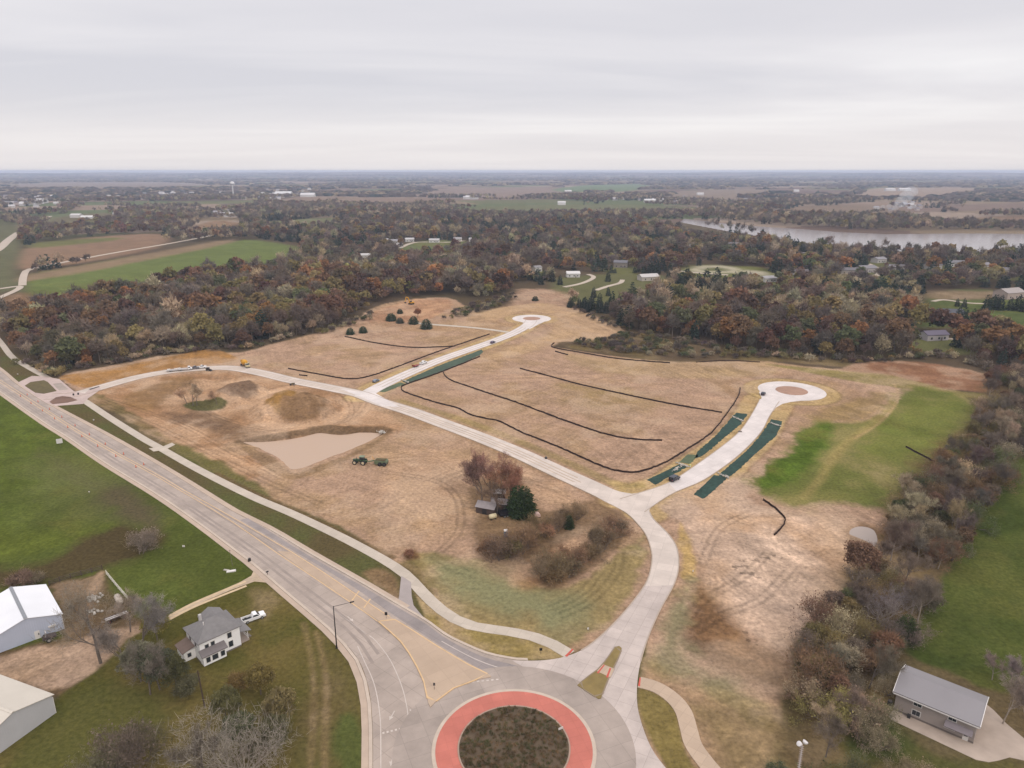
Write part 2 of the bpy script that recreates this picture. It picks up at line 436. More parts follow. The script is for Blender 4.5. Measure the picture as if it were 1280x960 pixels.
LAWNS = [(776, 334, 26, 40), (671, 339, 20, 34), (870, 308, 30, 46), (918, 309, 28, 44), (543, 303, 40, 50), (480, 303, 30, 44), (456, 322, 26, 40), (1166, 424, 26, 30), (1082, 340, 34, 50), (1060, 342, 30, 46), (1005, 322, 30, 46), (1195, 333, 30, 44), (1165, 336, 30, 44), (1098, 328, 26, 40), (1120, 338, 28, 40), (1040, 330, 26, 40), (1225, 336, 28, 40), (1258, 342, 28, 40), (960, 352, 24, 34), (1000, 344, 24, 34)]
GREENF, DIRT, PALE = (86, 93, 42), (182, 150, 124), (206, 177, 152)
# far clearings: pixel polygon (at the ground), colour, row direction
FAR_FIELDS = [
    ([(20, 336), (22, 318), (40, 309), (100, 298), (185, 292), (215, 296), (200, 308), (150, 320), (80, 332)], (150, 122, 98)),
    ([(40, 310), (48, 303), (140, 297), (146, 300), (90, 306)], (120, 118, 72)),
    ([(232, 293), (250, 281), (275, 276), (303, 280), (300, 289), (268, 293)], (150, 122, 95)),
    ([(33, 374), (36, 344), (90, 334), (160, 322), (240, 312), (290, 302), (315, 300), (368, 308), (372, 324), (330, 334), (260, 338), (190, 350), (120, 368), (60, 374)], (114, 124, 70)),
    ([(30, 344), (160, 322), (280, 300), (290, 303), (180, 326), (34, 352)], (150, 128, 100)),
    ([(-200, 330), (-100, 300), (0, 279), (22, 284), (26, 300), (20, 340), (28, 362), (0, 366), (-200, 420)], (112, 110, 80)),
    ([(-200, 420), (0, 372), (30, 366), (44, 372), (40, 392), (10, 400), (-30, 420)], (140, 112, 85)),
    ([(500, 322), (505, 306), (540, 300), (590, 303), (592, 312), (560, 320)], (112, 118, 76)),
    ([(690, 372), (692, 350), (720, 345), (780, 343), (830, 345), (835, 360), (790, 376), (730, 380)], (110, 108, 72)),
    ([(845, 352), (850, 336), (880, 331), (950, 334), (975, 345), (960, 356), (900, 358)], (120, 120, 70)),
    ([(862, 339), (872, 333), (905, 332), (926, 336), (915, 341), (880, 341)], (196, 186, 158)),
    ([(876, 337), (885, 334.6), (905, 334.6), (912, 336.6), (905, 339), (884, 339)], (112, 112, 72)),
    ([(925, 341), (935, 338), (958, 341), (955, 344), (935, 344)], (190, 180, 155)),
    ([(1150, 408), (1165, 392), (1160, 375), (1200, 362), (1280, 366), (1380, 372), (1380, 440), (1290, 430), (1240, 412), (1215, 405)], (96, 106, 60)),
    ([(1165, 373), (1175, 364), (1280, 366), (1280, 372), (1220, 374)], (140, 120, 92)),
    ([(500, 246), (560, 236), (640, 234), (720, 236), (735, 242), (640, 247)], (152, 132, 118)),
    ([(690, 238), (740, 231), (800, 230), (815, 235), (760, 241)], (118, 134, 96)),
    ([(420, 256), (440, 247), (520, 247), (560, 254), (500, 259)], (146, 124, 106)),
    ([(560, 264), (640, 257), (760, 256), (870, 259), (880, 266), (760, 268), (640, 268)], (118, 118, 84)),
    ([(960, 268), (1000, 258), (1080, 256), (1130, 262), (1060, 272)], (142, 122, 102)),
    ([(1060, 247), (1100, 236), (1200, 235), (1230, 241), (1150, 249)], (168, 146, 126)),
    ([(1190, 281), (1220, 272), (1300, 270), (1400, 274), (1400, 284), (1280, 284)], (142, 116, 92)),
    ([(325, 285), (332, 277), (420, 272), (440, 278), (400, 286)], (124, 124, 88)),
    ([(50, 288), (70, 272), (130, 266), (150, 272), (120, 280), (80, 288)], (122, 112, 84)),
    ([(330, 254), (380, 246), (450, 246), (440, 253), (380, 257)], (150, 128, 108)),
    ([(0, 236), (60, 229), (200, 228), (260, 231), (180, 237)], (150, 134, 122)),
    ([(820, 250), (850, 240), (940, 236), (960, 242), (900, 250)], (148, 130, 112)),
    ([(835, 281), (852, 277), (880, 284), (920, 292), (1000, 302), (1060, 310), (1140, 315), (1280, 314), (1450, 313), (1450, 320), (1280, 320), (1140, 321), (1060, 316), (1000, 309), (920, 299), (880, 295), (835, 288)], (108, 96, 74)),
    ([(640, 384), (642, 372), (652, 362), (690, 362), (712, 372), (712, 384), (690, 388)], (176, 144, 118)),
]
G_FAR = [(ats(p), c) for p, c in FAR_FIELDS]
def ground_colour(X, Y, R):
    n = len(X)
    wA = fbm(X / 30, Y / 30, 3, 11) - 0.5; wB = fbm(X / 5, Y / 5, 3, 12) - 0.5
    big = fbm(X / 60, Y / 60, 4, 13); med = fbm(X / 14, Y / 14, 4, 14); fin = fbm(X / 2.2, Y / 2.2, 3, 15)
    col = np.empty((n, 3), np.float64)
    def mixc(mask, c):
        m = mask[:, None]; col[:] = col * (1 - m) + np.asarray(c) * m
    a, b = alb(98, 92, 58), alb(114, 97, 70)
    col[:] = a + (b - a) * sstep(0.35, 0.65, big)[:, None]
    def layer(P, c, soft=1.0, warp=2.0, k=1.0, var=0.0, c2=None, px=True, smooth=True):
        G = ats(P) if px else np.asarray(P)
        if smooth: G = smooth_line(G, 3, True)
        pad = soft + warp + 1
        lo = G.min(0) - pad; hi = G.max(0) + pad
        idx = np.where((X > lo[0]) & (X < hi[0]) & (Y > lo[1]) & (Y < hi[1]))[0]
        if len(idx) == 0: return
        x, y = X[idx], Y[idx]
        d = seg_dist(G, x, y, True); s = np.where(inside(G, x, y), -d, d)
        s = s + warp * (1.4 * wA[idx] + 1.2 * wB[idx])
        f = (1 - sstep(-soft, soft, s)) * k
        cc = np.broadcast_to(alb(*c), (len(idx), 3)).copy()
        if c2 is not None: cc += (alb(*c2) - cc) * sstep(0.38, 0.66, med[idx] * 0.6 + big[idx] * 0.4)[:, None]
        if var > 0: f = f * (1 - var + 2 * var * np.clip(med[idx], 0, 1)) ; f = np.clip(f, 0, 1)
        col[idx] = col[idx] * (1 - f[:, None]) + cc * f[:, None]
    def line(P, c, w, soft=0.6, k=1.0, px=True):
        G = smooth_line(ats(P) if px else P, 4)
        lo = G.min(0) - w - soft - 1; hi = G.max(0) + w + soft + 1
        idx = np.where((X > lo[0]) & (X < hi[0]) & (Y > lo[1]) & (Y < hi[1]))[0]
        d = seg_dist(G, X[idx], Y[idx]) + 0.8 * wB[idx]
        f = (1 - sstep(w / 2 - soft, w / 2 + soft, d)) * k
        col[idx] = col[idx] * (1 - f[:, None]) + alb(*c) * f[:, None]
    # --- open country far off: a patchwork of fields
    far = sstep(900, 1500, R)
    ca, sa = math.cos(0.35), math.sin(0.35)
    fx, fy = X * ca + Y * sa, -X * sa + Y * ca
    cx = np.floor(fx / 420 + 0.4 * np.floor(fy / 300)); cy = np.floor(fy / 300)
    rnd = _h(cx, cy, 3)
    pal = np.array([alb(*c) for c in [(150, 130, 112), (132, 112, 98), (112, 112, 78), (142, 124, 100), (104, 112, 76), (120, 100, 88), (158, 140, 122)]])
    fc = pal[(rnd * 6.999).astype(int)]
    m = far[:, None]; col[:] = col * (1 - m) + fc * m
    # --- woodland floor
    mid = sstep(330, 380, R) * (1 - sstep(1300, 1700, R))
    mixc(mid * (0.75 + 0.25 * big), alb(92, 78, 62))
    for G, c in G_FAR: layer(G, c, 6.0 + 0.004 * np.hypot(*G.mean(0)), 8.0, 1.0, px=False, c2=tuple(v * 0.88 for v in c))
    for px, py, a_, b_ in LAWNS:
        p = at(px, py); d = p / np.hypot(*p); c_ = p - d * b_ * 0.6
        u = ((X - c_[0]) * d[1] - (Y - c_[1]) * d[0]) / a_; v = ((X - c_[0]) * d[0] + (Y - c_[1]) * d[1]) / b_
        mixc((1 - sstep(0.75, 1.1, np.sqrt(u * u + v * v) + 0.5 * wA)) * 0.9, alb(112, 112, 70))
    # --- west field and farm
    layer([(-400, 460), (-110, 404), (0, 485), (87, 549), (200, 621), (255, 659), (314, 704), (318, 722), (215, 772), (190, 800), (150, 800), (60, 830), (-100, 900), (-500, 960)], GREENF, 1.0, 1.0, c2=(88, 96, 44), smooth=False)
    layer([(-60, 500), (0, 496), (60, 540), (110, 580), (90, 640), (0, 650), (-60, 640)], (92, 104, 40), 12, 10, 0.6, var=0.4)
    layer([(-40, 660), (30, 668), (100, 650), (150, 655), (100, 676), (40, 694), (-40, 700)], (98, 106, 42), 4, 6, 0.7)
    layer([(60, 560), (120, 600), (180, 640), (150, 640), (90, 600), (40, 565)], (100, 92, 62), 5, 8, 0.5, var=0.5)
    layer([(20, 575), (90, 560), (190, 620), (170, 650), (60, 640)], (104, 104, 66), 10, 12, 0.45, var=0.5)
    layer([(-20, 712), (55, 698), (110, 670), (150, 658), (200, 664), (205, 682), (160, 704), (100, 722), (40, 735), (-20, 745)], (84, 70, 48), 3, 5, 0.9)
    layer([(128, 622), (152, 612), (185, 630), (200, 650), (192, 668), (160, 650)], (98, 84, 66), 5, 5, 0.7)
    layer([(55, 735), (100, 722), (129, 713), (137, 720), (150, 745), (162, 752), (165, 772), (185, 785), (150, 800), (105, 842), (80, 865), (30, 870), (-40, 850), (-60, 815), (80, 800)], (116, 94, 70), 1.5, 3.0, c2=(98, 84, 58))
    layer([(-20, 828), (30, 815), (70, 812), (112, 800), (165, 788), (172, 796), (150, 815), (118, 838), (92, 852), (50, 856), (0, 846)], (188, 160, 136), 1.5, 3.5, 0.9, c2=(166, 138, 112))
    line([(127, 716), (118, 735), (112, 755), (105, 775)], (140, 112, 86), 2.5, 1.2, 0.8)
    layer([(318, 722), (345, 726), (358, 738), (400, 776), (423, 797), (446, 826), (456, 853), (460, 881), (462, 960), (470, 1100), (-100, 1100), (-200, 980), (30, 905), (90, 860), (120, 840), (160, 800), (215, 772)], (94, 90, 44), 0.8, 1.0, c2=(112, 98, 56), smooth=False)
    layer([(40, 915), (90, 875), (150, 860), (200, 880), (180, 930), (100, 985), (0, 990)], (88, 90, 46), 4, 6, 0.7)
    layer([(395, 800), (420, 815), (436, 850), (446, 900), (450, 990), (380, 1000), (370, 900)], (114, 98, 62), 4, 4, 0.8, c2=(98, 92, 54))
    line([(395, 790), (405, 830), (408, 880), (405, 960)], (140, 118, 84), 1.4, 0.7, 0.6); line([(380, 780), (390, 830), (392, 880), (388, 960)], (140, 118, 84), 1.4, 0.7, 0.5)
    layer([(425, 905), (440, 895), (452, 920), (454, 990), (425, 990)], (88, 98, 50), 1.5, 2, 0.8)
    layer([(310, 740), (330, 735), (350, 745), (335, 775), (318, 765)], (132, 114, 78), 2, 3, 0.6)
    # gravel edge of the road
    line(ROAD_L[8:], (186, 166, 144), 3.2, 0.7, 0.8)
    # --- verge between road and path
    layer([(0, 428), (57, 472), (104, 502), (200, 562), (275, 603), (365, 645), (453, 687), (505, 722), (496, 757), (456, 733), (381, 690), (292, 641), (201, 585), (134, 546), (72, 513), (20, 481), (0, 464)], (102, 90, 60), 0.6, 0.8, c2=(92, 92, 54), smooth=False)
    layer([(455, 715), (485, 712), (503, 735), (497, 752), (470, 735)], (140, 112, 84), 1.5, 2, 0.8)
    # --- the building site
    layer(SITE, DIRT, 1.2, 2.5, c2=(166, 137, 106))
    layer([(75, 470), (130, 462), (200, 448), (265, 436), (292, 446), (290, 452), (215, 461), (150, 474), (112, 484), (95, 482)], (172, 128, 76), 1.2, 3, c2=(156, 118, 76))
    layer([(108, 494), (150, 484), (200, 470), (290, 464), (330, 470), (380, 482), (450, 500), (500, 530), (485, 545), (450, 540), (400, 540), (370, 548), (300, 552), (280, 560), (330, 585), (300, 602), (240, 570), (170, 530)], (166, 128, 94), 2, 4, c2=(186, 152, 120))
    layer([(150, 500), (190, 480), (235, 470), (250, 480), (220, 495), (180, 515)], (150, 116, 76), 3, 5, 0.8, c2=(132, 104, 74))
    layer([(230, 500), (290, 530), (340, 545), (300, 552), (250, 530)], (132, 106, 82), 3, 5, 0.8)
    layer([(205, 515), (260, 525), (270, 535), (225, 530)], (118, 94, 74), 3, 4, 0.8)
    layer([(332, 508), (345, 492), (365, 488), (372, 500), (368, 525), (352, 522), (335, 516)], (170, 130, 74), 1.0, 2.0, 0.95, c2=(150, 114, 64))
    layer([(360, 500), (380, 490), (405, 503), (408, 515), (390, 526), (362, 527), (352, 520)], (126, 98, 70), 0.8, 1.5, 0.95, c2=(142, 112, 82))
    layer([(272, 495), (285, 480), (310, 480), (322, 490), (312, 501), (285, 501)], (138, 112, 92), 1.2, 2.0, 0.9, c2=(114, 92, 74))
    layer([(231, 505), (250, 501), (275, 504), (285, 508), (270, 513), (240, 512)], (92, 92, 56), 0.8, 1.5, 0.9)
    layer([(296, 551), (340, 545), (385, 538), (400, 535), (480, 536), (482, 546), (400, 541), (330, 552), (300, 556)], (104, 84, 62), 1.0, 1.5, 0.8)
    layer([(300, 556), (340, 572), (360, 588), (376, 590), (440, 566), (480, 546), (478, 552), (440, 572), (376, 598), (350, 594), (315, 570)], (138, 112, 82), 1.0, 1.5, 0.75)
    layer([(104, 497), (140, 517), (200, 550), (280, 594), (330, 616), (330, 606), (280, 585), (215, 548), (160, 510), (120, 490)], (112, 100, 62), 1.5, 2.5, 0.85, c2=(142, 116, 84))
    layer([(205, 555), (240, 560), (310, 600), (340, 612), (330, 622), (270, 597)], (102, 102, 54), 1.5, 3, 0.7)
    line([(270, 592), (320, 617), (380, 644), (440, 672), (490, 697)], (112, 92, 64), 2.4, 0.9, 0.85)
    # around the pond lot
    layer([(470, 560), (560, 560), (620, 570), (720, 620), (790, 660), (810, 690), (760, 700), (700, 640), (600, 630), (560, 650), (500, 640)], (190, 156, 122), 8, 10, 0.5)
    layer([(505, 693), (530, 690), (560, 695), (620, 702), (665, 730), (705, 735), (770, 688), (808, 664), (812, 692), (806, 722), (786, 752), (757, 784), (720, 806), (700, 811), (667, 794), (640, 787), (592, 780), (567, 770), (545, 753)], (156, 137, 92), 1.5, 4, 0.92, c2=(142, 130, 92))
    layer([(540, 700), (600, 712), (650, 738), (720, 745), (740, 760), (700, 780), (630, 760), (560, 730)], (136, 136, 100), 5, 6, 0.75)
    layer([(516, 738), (540, 760), (567, 779), (592, 788), (639, 795), (667, 801), (692, 812), (704, 822), (640, 825), (611, 817), (583, 806), (555, 792), (533, 775)], (158, 138, 86), 0.6, 0.8, c2=(148, 126, 82), smooth=False)
    layer([(490, 705), (520, 700), (545, 725), (540, 752), (528, 738), (508, 717)], (116, 102, 60), 1.5, 3, 0.7)
    layer([(505, 690), (520, 686), (525, 697), (508, 700)], (118, 88, 60), 0.8, 1.5, 0.9)
    layer([(590, 660), (600, 640), (590, 610), (640, 590), (680, 640), (740, 625), (790, 655), (770, 690), (700, 735), (660, 725), (610, 710)], (120, 96, 68), 2, 3, 0.7)
    layer([(640, 725), (680, 690), (740, 660), (745, 670), (690, 710), (665, 735)], (176, 134, 98), 2, 3, 0.6)
    # straw verges along the streets
    for P, off in ((STREET_B, 9.0), (C_L, 8.0), (C_R, 8.0)):
        G = smooth_line(ats(P), 4); lo = G.min(0) - off - 3; hi = G.max(0) + off + 3
        idx = np.where((X > lo[0]) & (X < hi[0]) & (Y > lo[1]) & (Y < hi[1]))[0]
        d = seg_dist(G, X[idx], Y[idx]) + 1.5 * wA[idx] + wB[idx]
        f = (1 - sstep(off - 1.0, off + 0.6, d)) * 0.8
        col[idx] = col[idx] * (1 - f[:, None]) + alb(194, 166, 116) * f[:, None]
        f = np.exp(-((d - off - 0.4) / 0.7) ** 2) * 0.45
        col[idx] = col[idx] * (1 - f[:, None]) + alb(130, 104, 70) * f[:, None]
    line([(470, 507), (520, 524), (560, 538), (600, 553), (660, 580), (720, 607), (760, 628)], (150, 120, 88), 5, 1.5, 0.5)
    line([(500, 501), (560, 519), (620, 540), (680, 565), (740, 592), (770, 605), (800, 607)], (150, 132, 80), 5.0, 1.5, 0.55)
    line([(812, 622), (790, 625), (770, 605)], (186, 160, 108), 5.0, 1.5, 0.6)
    for (c, r0, r1, c2_) in (((989, 489), 17, 24, (192, 164, 112)), ((664, 398.5), 15, 21, (192, 164, 118))):
        p = at(*c); d = np.hypot(X - p[0], Y - p[1]) + wA * 1.5
        mixc((1 - sstep(r1 - 1, r1 + 1, d)) * 0.8, alb(*c2_))
        mixc(np.exp(-((d - r1) / 0.9) ** 2) * 0.5, alb(128, 104, 70))
        mixc(np.exp(-((d - r0 - 2.5) / 0.8) ** 2) * 0.35, alb(140, 114, 78))
        mixc(np.exp(-((d - r1 - 8) / 4) ** 2) * 0.3, alb(164, 128, 92))
    layer([(600, 392), (630, 384), (680, 379), (720, 388), (770, 405), (780, 412), (740, 424), (690, 430), (660, 440), (600, 450), (680, 420), (695, 400), (660, 388), (620, 400)], (196, 164, 124), 4, 5, 0.55)
    layer([(700, 485), (790, 485), (830, 500), (790, 518), (720, 510)], (150, 128, 82), 10, 10, 0.4, var=0.5)
    layer([(705, 441), (800, 450), (960, 453), (960, 470), (840, 472), (740, 462)], (176, 150, 108), 4, 5, 0.5)
    # dark brush ground, red clay edge
    layer([(695, 429), (740, 425), (775, 418), (790, 410), (900, 430), (1010, 443), (1060, 452), (1060, 460), (960, 451), (850, 452), (760, 444)], (98, 82, 62), 1.5, 3, 0.95, c2=(112, 96, 64))
    layer([(1050, 462), (1080, 452), (1140, 452), (1210, 462), (1238, 476), (1240, 490), (1180, 486), (1100, 470)], (160, 118, 90), 2, 4, 0.95, c2=(138, 100, 74))
    layer([(960, 455), (1060, 464), (1120, 470), (1180, 486), (1230, 492), (1225, 498), (1120, 484), (1050, 474), (1000, 464)], (140, 128, 74), 2, 3, 0.8)
    layer([(470, 388), (520, 374), (560, 374), (566, 384), (530, 400), (480, 404), (450, 400)], (168, 128, 98), 2, 4, 0.9, c2=(186, 146, 112))
    layer([(420, 412), (470, 402), (540, 408), (560, 410), (540, 414), (460, 412)], (170, 136, 104), 2, 3, 0.6)
    # --- east side
    layer([(826, 630), (880, 606), (930, 600), (945, 630), (1000, 640), (1060, 650), (1060, 700), (1040, 740), (1030, 770), (1000, 795), (985, 815), (940, 800), (900, 760), (880, 730), (868, 700), (850, 660)], PALE, 2, 4, 0.85, c2=(190, 156, 124))
    layer([(905, 700), (960, 660), (1000, 690), (1020, 730), (990, 790), (950, 780), (920, 740)], (216, 188, 164), 6, 8, 0.6, var=0.4)
    layer([(868, 728), (890, 740), (940, 796), (985, 822), (992, 860), (950, 852), (900, 822), (852, 800)], (126, 94, 64), 2.5, 5, 0.9, c2=(158, 122, 86))
    layer([(855, 795), (880, 800), (950, 835), (975, 850), (960, 862), (900, 840), (855, 812)], (104, 82, 60), 2, 4, 0.7)
    layer([(850, 650), (862, 672), (872, 705), (868, 722), (850, 722), (852, 700), (846, 676)], (196, 164, 106), 1.0, 1.5, 0.9)
    layer([(846, 735), (872, 722), (868, 760), (858, 800), (880, 830), (940, 862), (960, 905), (900, 880), (870, 860), (810, 835), (822, 790)], (142, 134, 100), 3, 6, 0.85, c2=(152, 132, 90))
    layer([(862, 880), (930, 880), (985, 915), (1010, 1000), (1000, 1090), (900, 1060), (875, 930)], (156, 134, 98), 4, 6, 0.7, c2=(140, 120, 82))
    layer([(798, 862), (820, 866), (838, 880), (850, 900), (856, 930), (866, 955), (890, 990), (860, 1000), (818, 935), (801, 895)], (142, 124, 74), 0.7, 0.8, c2=(130, 114, 70))
    layer([(1052, 662), (1066, 653), (1085, 652), (1103, 662), (1108, 680), (1098, 692), (1080, 686), (1060, 676)], (140, 112, 84), 1.5, 3, 0.8)
    G2 = [(942, 604), (951, 594), (984, 557), (1001, 537), (1025, 524), (1060, 527), (1095, 520), (1112, 498), (1150, 484), (1186, 490), (1223, 508), (1228, 530), (1199, 541), (1193, 564), (1166, 577), (1139, 611), (1119, 640), (1103, 634), (1065, 630), (1030, 632), (994, 636), (961, 622), (947, 614)]
    layer(G2, (104, 112, 50), 3.5, 8, 0.92, c2=(134, 126, 76))
    layer([(948, 604), (984, 560), (1003, 538), (1035, 528), (1040, 545), (1015, 580), (985, 602), (960, 612)], (84, 106, 34), 3, 5, 0.85)
    layer([(1085, 560), (1120, 510), (1190, 500), (1215, 520), (1185, 560), (1130, 570)], (108, 118, 50), 8, 12, 0.6, var=0.4)
    line([(1118, 492), (1112, 510), (1092, 530), (1062, 550), (1040, 575), (1024, 600), (1005, 622)], (166, 146, 92), 3.6, 1.8, 0.6)
    line([(1118, 480), (1122, 500), (1100, 528), (1068, 548)], (192, 160, 116), 1.2, 0.5, 0.5)
    layer([(985, 618), (1040, 616), (1060, 628), (1000, 636), (960, 624)], (150, 138, 84), 4, 6, 0.4)
    layer([(1010, 520), (1060, 500), (1100, 492), (1110, 505), (1080, 528), (1030, 526)], (150, 126, 82), 4, 6, 0.7)
    # hedge floor and the east meadow
    layer([(1236, 470), (1300, 480), (1300, 560), (1240, 610), (1210, 660), (1170, 710), (1135, 800), (1105, 850), (1080, 890), (1100, 960), (1090, 1100), (985, 1100), (995, 990), (978, 930), (992, 860), (1020, 800), (1055, 730), (1090, 690), (1120, 645), (1150, 590), (1195, 545), (1225, 510)], (104, 86, 62), 6, 9, 0.8, c2=(118, 98, 64))
    layer([(1300, 565), (1262, 590), (1236, 625), (1215, 665), (1185, 705), (1160, 755), (1140, 815), (1175, 835), (1238, 860), (1290, 850), (1500, 760), (1600, 600), (1450, 540)], (74, 86, 38), 1.5, 3, 0.95, c2=(90, 96, 46))
    layer([(1100, 880), (1110, 905), (1200, 950), (1300, 960), (1400, 1000), (1300, 1100), (1060, 1100), (1040, 960), (1060, 915)], (92, 92, 50), 2, 4, 0.85, c2=(112, 96, 58))
    layer([(1062, 905), (1095, 895), (1140, 925), (1130, 950), (1070, 945)], (76, 86, 46), 2.5, 3, 0.85)
    layer([(1092, 862), (1110, 850), (1118, 862), (1108, 885), (1095, 890)], (168, 142, 98), 1.5, 2.5, 0.7)
    # --- grading streaks, tyre tracks, mottling over bare soil
    dirtness = sstep(0.25, 0.9, (col[:, 0] - col[:, 1] * 0.95) / 0.07) * (1 - sstep(700, 900, R))
    for ang, sc, k, sd in ((-0.62, 1.0, 0.11, 31), (0.9, 1.3, 0.2, 41), (0.1, 1.6, 0.2, 51), (-1.2, 1.2, 0.22, 57)):
        c_, s_ = math.cos(ang), math.sin(ang)
        u = (X * c_ + Y * s_) + 9 * wA; v = (-X * s_ + Y * c_) + 9 * (big - 0.5)
        st = fbm(u / (22 * sc), v / (1.5 * sc), 3, sd) - 0.5
        msk = sstep(0.48, 0.64, fbm(X / 55, Y / 55, 2, sd + 3)) if sd != 31 else 1.0
        col *= (1 + (st * 2 * k * dirtness * msk))[:, None]
    mo = fbm(X / 4.5, Y / 4.5, 5, 66, 0.62) - 0.5; mo2 = fbm(X / 1.3, Y / 1.3, 3, 67, 0.6) - 0.5; pat = sstep(0.5, 0.68, fbm(X / 18, Y / 18, 4, 68, 0.6))
    col *= (1 + dirtness * (0.5 * mo + 0.34 * mo2))[:, None]
    col += (alb(206, 178, 150) - col) * (0.35 * pat * dirtness)[:, None]
    for (c, r0, r1) in (((640, 640), 14, 44), ((370, 508), 16, 42), ((1000, 672), 4, 26), ((760, 700), 5, 22)):
        p = at(*c); d = np.hypot(X - p[0], (Y - p[1]) * 0.8) + 7 * wA + 1.5 * wB
        ring = vnoise(d / 1.3, d * 0 + 3.3, 77) - 0.5
        msk = sstep(r0 - 3, r0 + 3, d) * (1 - sstep(r1 - 8, r1, d)) * sstep(0.35, 0.6, fbm(X / 25, Y / 25, 2, 61))
        col *= (1 + 0.55 * ring * msk)[:, None]
    for P in ([(862, 770), (880, 750), (930, 720), (960, 690)], [(868, 790), (900, 770), (950, 750), (985, 715)], [(480, 590), (540, 600), (570, 620), (575, 660), (550, 690)],
              [(120, 500), (200, 535), (280, 575), (330, 600), (400, 630)], [(130, 498), (220, 528), (290, 565), (340, 590)], [(240, 470), (235, 490), (250, 510), (300, 530), (360, 540)],
              [(330, 540), (420, 530), (440, 515), (430, 495), (400, 485)], [(880, 700), (900, 660), (940, 640)], [(700, 770), (740, 750), (770, 715), (775, 690)], [(690, 760), (725, 742), (750, 715)]):
        for o in (-1.1, 1.1):
            G = smooth_line(ats(P), 5); t = np.gradient(G, axis=0); t /= np.hypot(*t.T)[:, None]
            G = G + np.stack([-t[:, 1], t[:, 0]], 1) * o
            lo = G.min(0) - 2; hi = G.max(0) + 2
            idx = np.where((X > lo[0]) & (X < hi[0]) & (Y > lo[1]) & (Y < hi[1]))[0]
            d = seg_dist(G, X[idx], Y[idx]) + 0.5 * wB[idx]
            col[idx] *= (1 - 0.22 * (1 - sstep(0.2, 0.75, d)))[:, None]
    for P, sg in (([(112, 492), (170, 480), (240, 473), (290, 478), (330, 485)], 1), ([(118, 496), (180, 512), (250, 545), (310, 575), (360, 600)], 1), ([(150, 502), (210, 508), (260, 520), (310, 540)], -1), ([(232, 468), (228, 490), (240, 500)], 1), ([(242, 468), (252, 488), (262, 500)], 1),
                  ([(325, 525), (350, 535), (400, 532), (425, 515), (420, 498), (395, 486)], 1), ([(290, 540), (250, 535), (210, 520), (180, 500)], -1), ([(480, 560), (530, 570), (560, 590), (600, 600)], -1), ([(450, 600), (520, 630), (540, 670), (530, 690)], 1), ([(500, 560), (600, 580), (680, 610), (740, 640)], 1),
                  ([(330, 440), (400, 425), (470, 415), (540, 425)], -1), ([(340, 455), (420, 440), (500, 440)], 1), ([(560, 480), (640, 480), (740, 520), (820, 530)], -1), ([(610, 470), (700, 470), (800, 480), (900, 500)], 1), ([(700, 450), (800, 462), (900, 462), (960, 466)], -1),
                  ([(850, 650), (880, 690), (890, 740), (870, 790)], -1), ([(900, 640), (940, 660), (990, 668), (1050, 650)], 1), ([(880, 650), (930, 690), (950, 740), (940, 800)], 1), ([(1040, 690), (1000, 720), (985, 770), (1000, 800)], -1), ([(860, 690), (900, 720), (960, 770), (980, 815)], -1), ([(840, 745), (830, 790), (850, 830)], -1), ([(1050, 470), (1100, 490), (1095, 515), (1050, 545), (1000, 600)], 1)):
        for o in (-1.6, -0.4, 0.9, 2.1):
            G = smooth_line(ats(P), 5); t = np.gradient(G, axis=0); t /= np.hypot(*t.T)[:, None]
            G = G + np.stack([-t[:, 1], t[:, 0]], 1) * o * 1.4
            lo = G.min(0) - 3; hi = G.max(0) + 3
            idx = np.where((X > lo[0]) & (X < hi[0]) & (Y > lo[1]) & (Y < hi[1]))[0]
            d = seg_dist(G, X[idx], Y[idx]) + 1.0 * wB[idx] + 1.2 * wA[idx]
            col[idx] *= (1 + sg * 0.14 * (1 - sstep(0.15, 0.8, np.abs(d))) * sstep(0.3, 0.55, med[idx]))[:, None]
    # clods and debris on the pale soil
    cl = (fbm(X / 1.7, Y / 1.7, 2, 71) > 0.66) & (fbm(X / 20, Y / 20, 2, 72) > 0.47) & inside(ats([(900, 700), (1000, 690), (1040, 760), (1000, 830), (930, 800)]), X, Y)
    col[cl] *= 0.55
    # general variety: mow lines and tufts on grass, mottling everywhere
    gness = sstep(0.0, 0.03, col[:, 1] - col[:, 0] * 0.97) * (1 - sstep(700, 1000, R))
    col *= (1 + (gness * 0.55 * (fin - 0.5)))[:, None]
    bl = fbm(X / 9, Y / 9, 4, 83, 0.6)
    col *= (1 + gness * 0.9 * (bl - 0.5))[:, None]
    yel = sstep(0.5, 0.75, fbm(X / 16, Y / 16, 4, 84, 0.6)) * gness * 0.5
    col = col * (1 - yel[:, None]) + alb(122, 112, 60) * yel[:, None]
    col *= (0.86 + 0.28 * med)[:, None]
    col *= (0.9 + 0.2 * big)[:, None]
    return np.clip(col, 0.004, 0.85)
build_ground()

# ------------------------------------------------------------------ roads, paths, water
A_MAIN = math.atan2(*(at(201, 584) - at(72, 512))[::-1])
M_ROADC = concrete('road_concrete', alb(184, 168, 155), A_MAIN, 4.6, 0.74, 0.17)
M_ASPH = concrete('road_grey', alb(160, 149, 144), A_MAIN, 5.0, 0.78, 0.16)
M_RING = concrete('ring_grey', alb(178, 163, 151), 0.4, 5.0, 0.8, 0.16)
M_NEWC = concrete('new_concrete', alb(221, 206, 193), -0.35, 4.6, 0.82, 0.12)
M_NEWC2 = concrete('new_concrete_bright', alb(230, 219, 212), 0.8, 4.6, 0.84, 0.10)
M_APPR = concrete('approach_concrete', alb(205, 190, 180), 1.1, 4.0, 0.78, 0.16)
M_PATH = concrete('path_concrete', alb(205, 191, 174), -0.4, 3.0, 0.86, 0.08)
M_PATH2 = concrete('path_concrete_tan', alb(200, 176, 152), 0.9, 2.6, 0.86, 0.08)
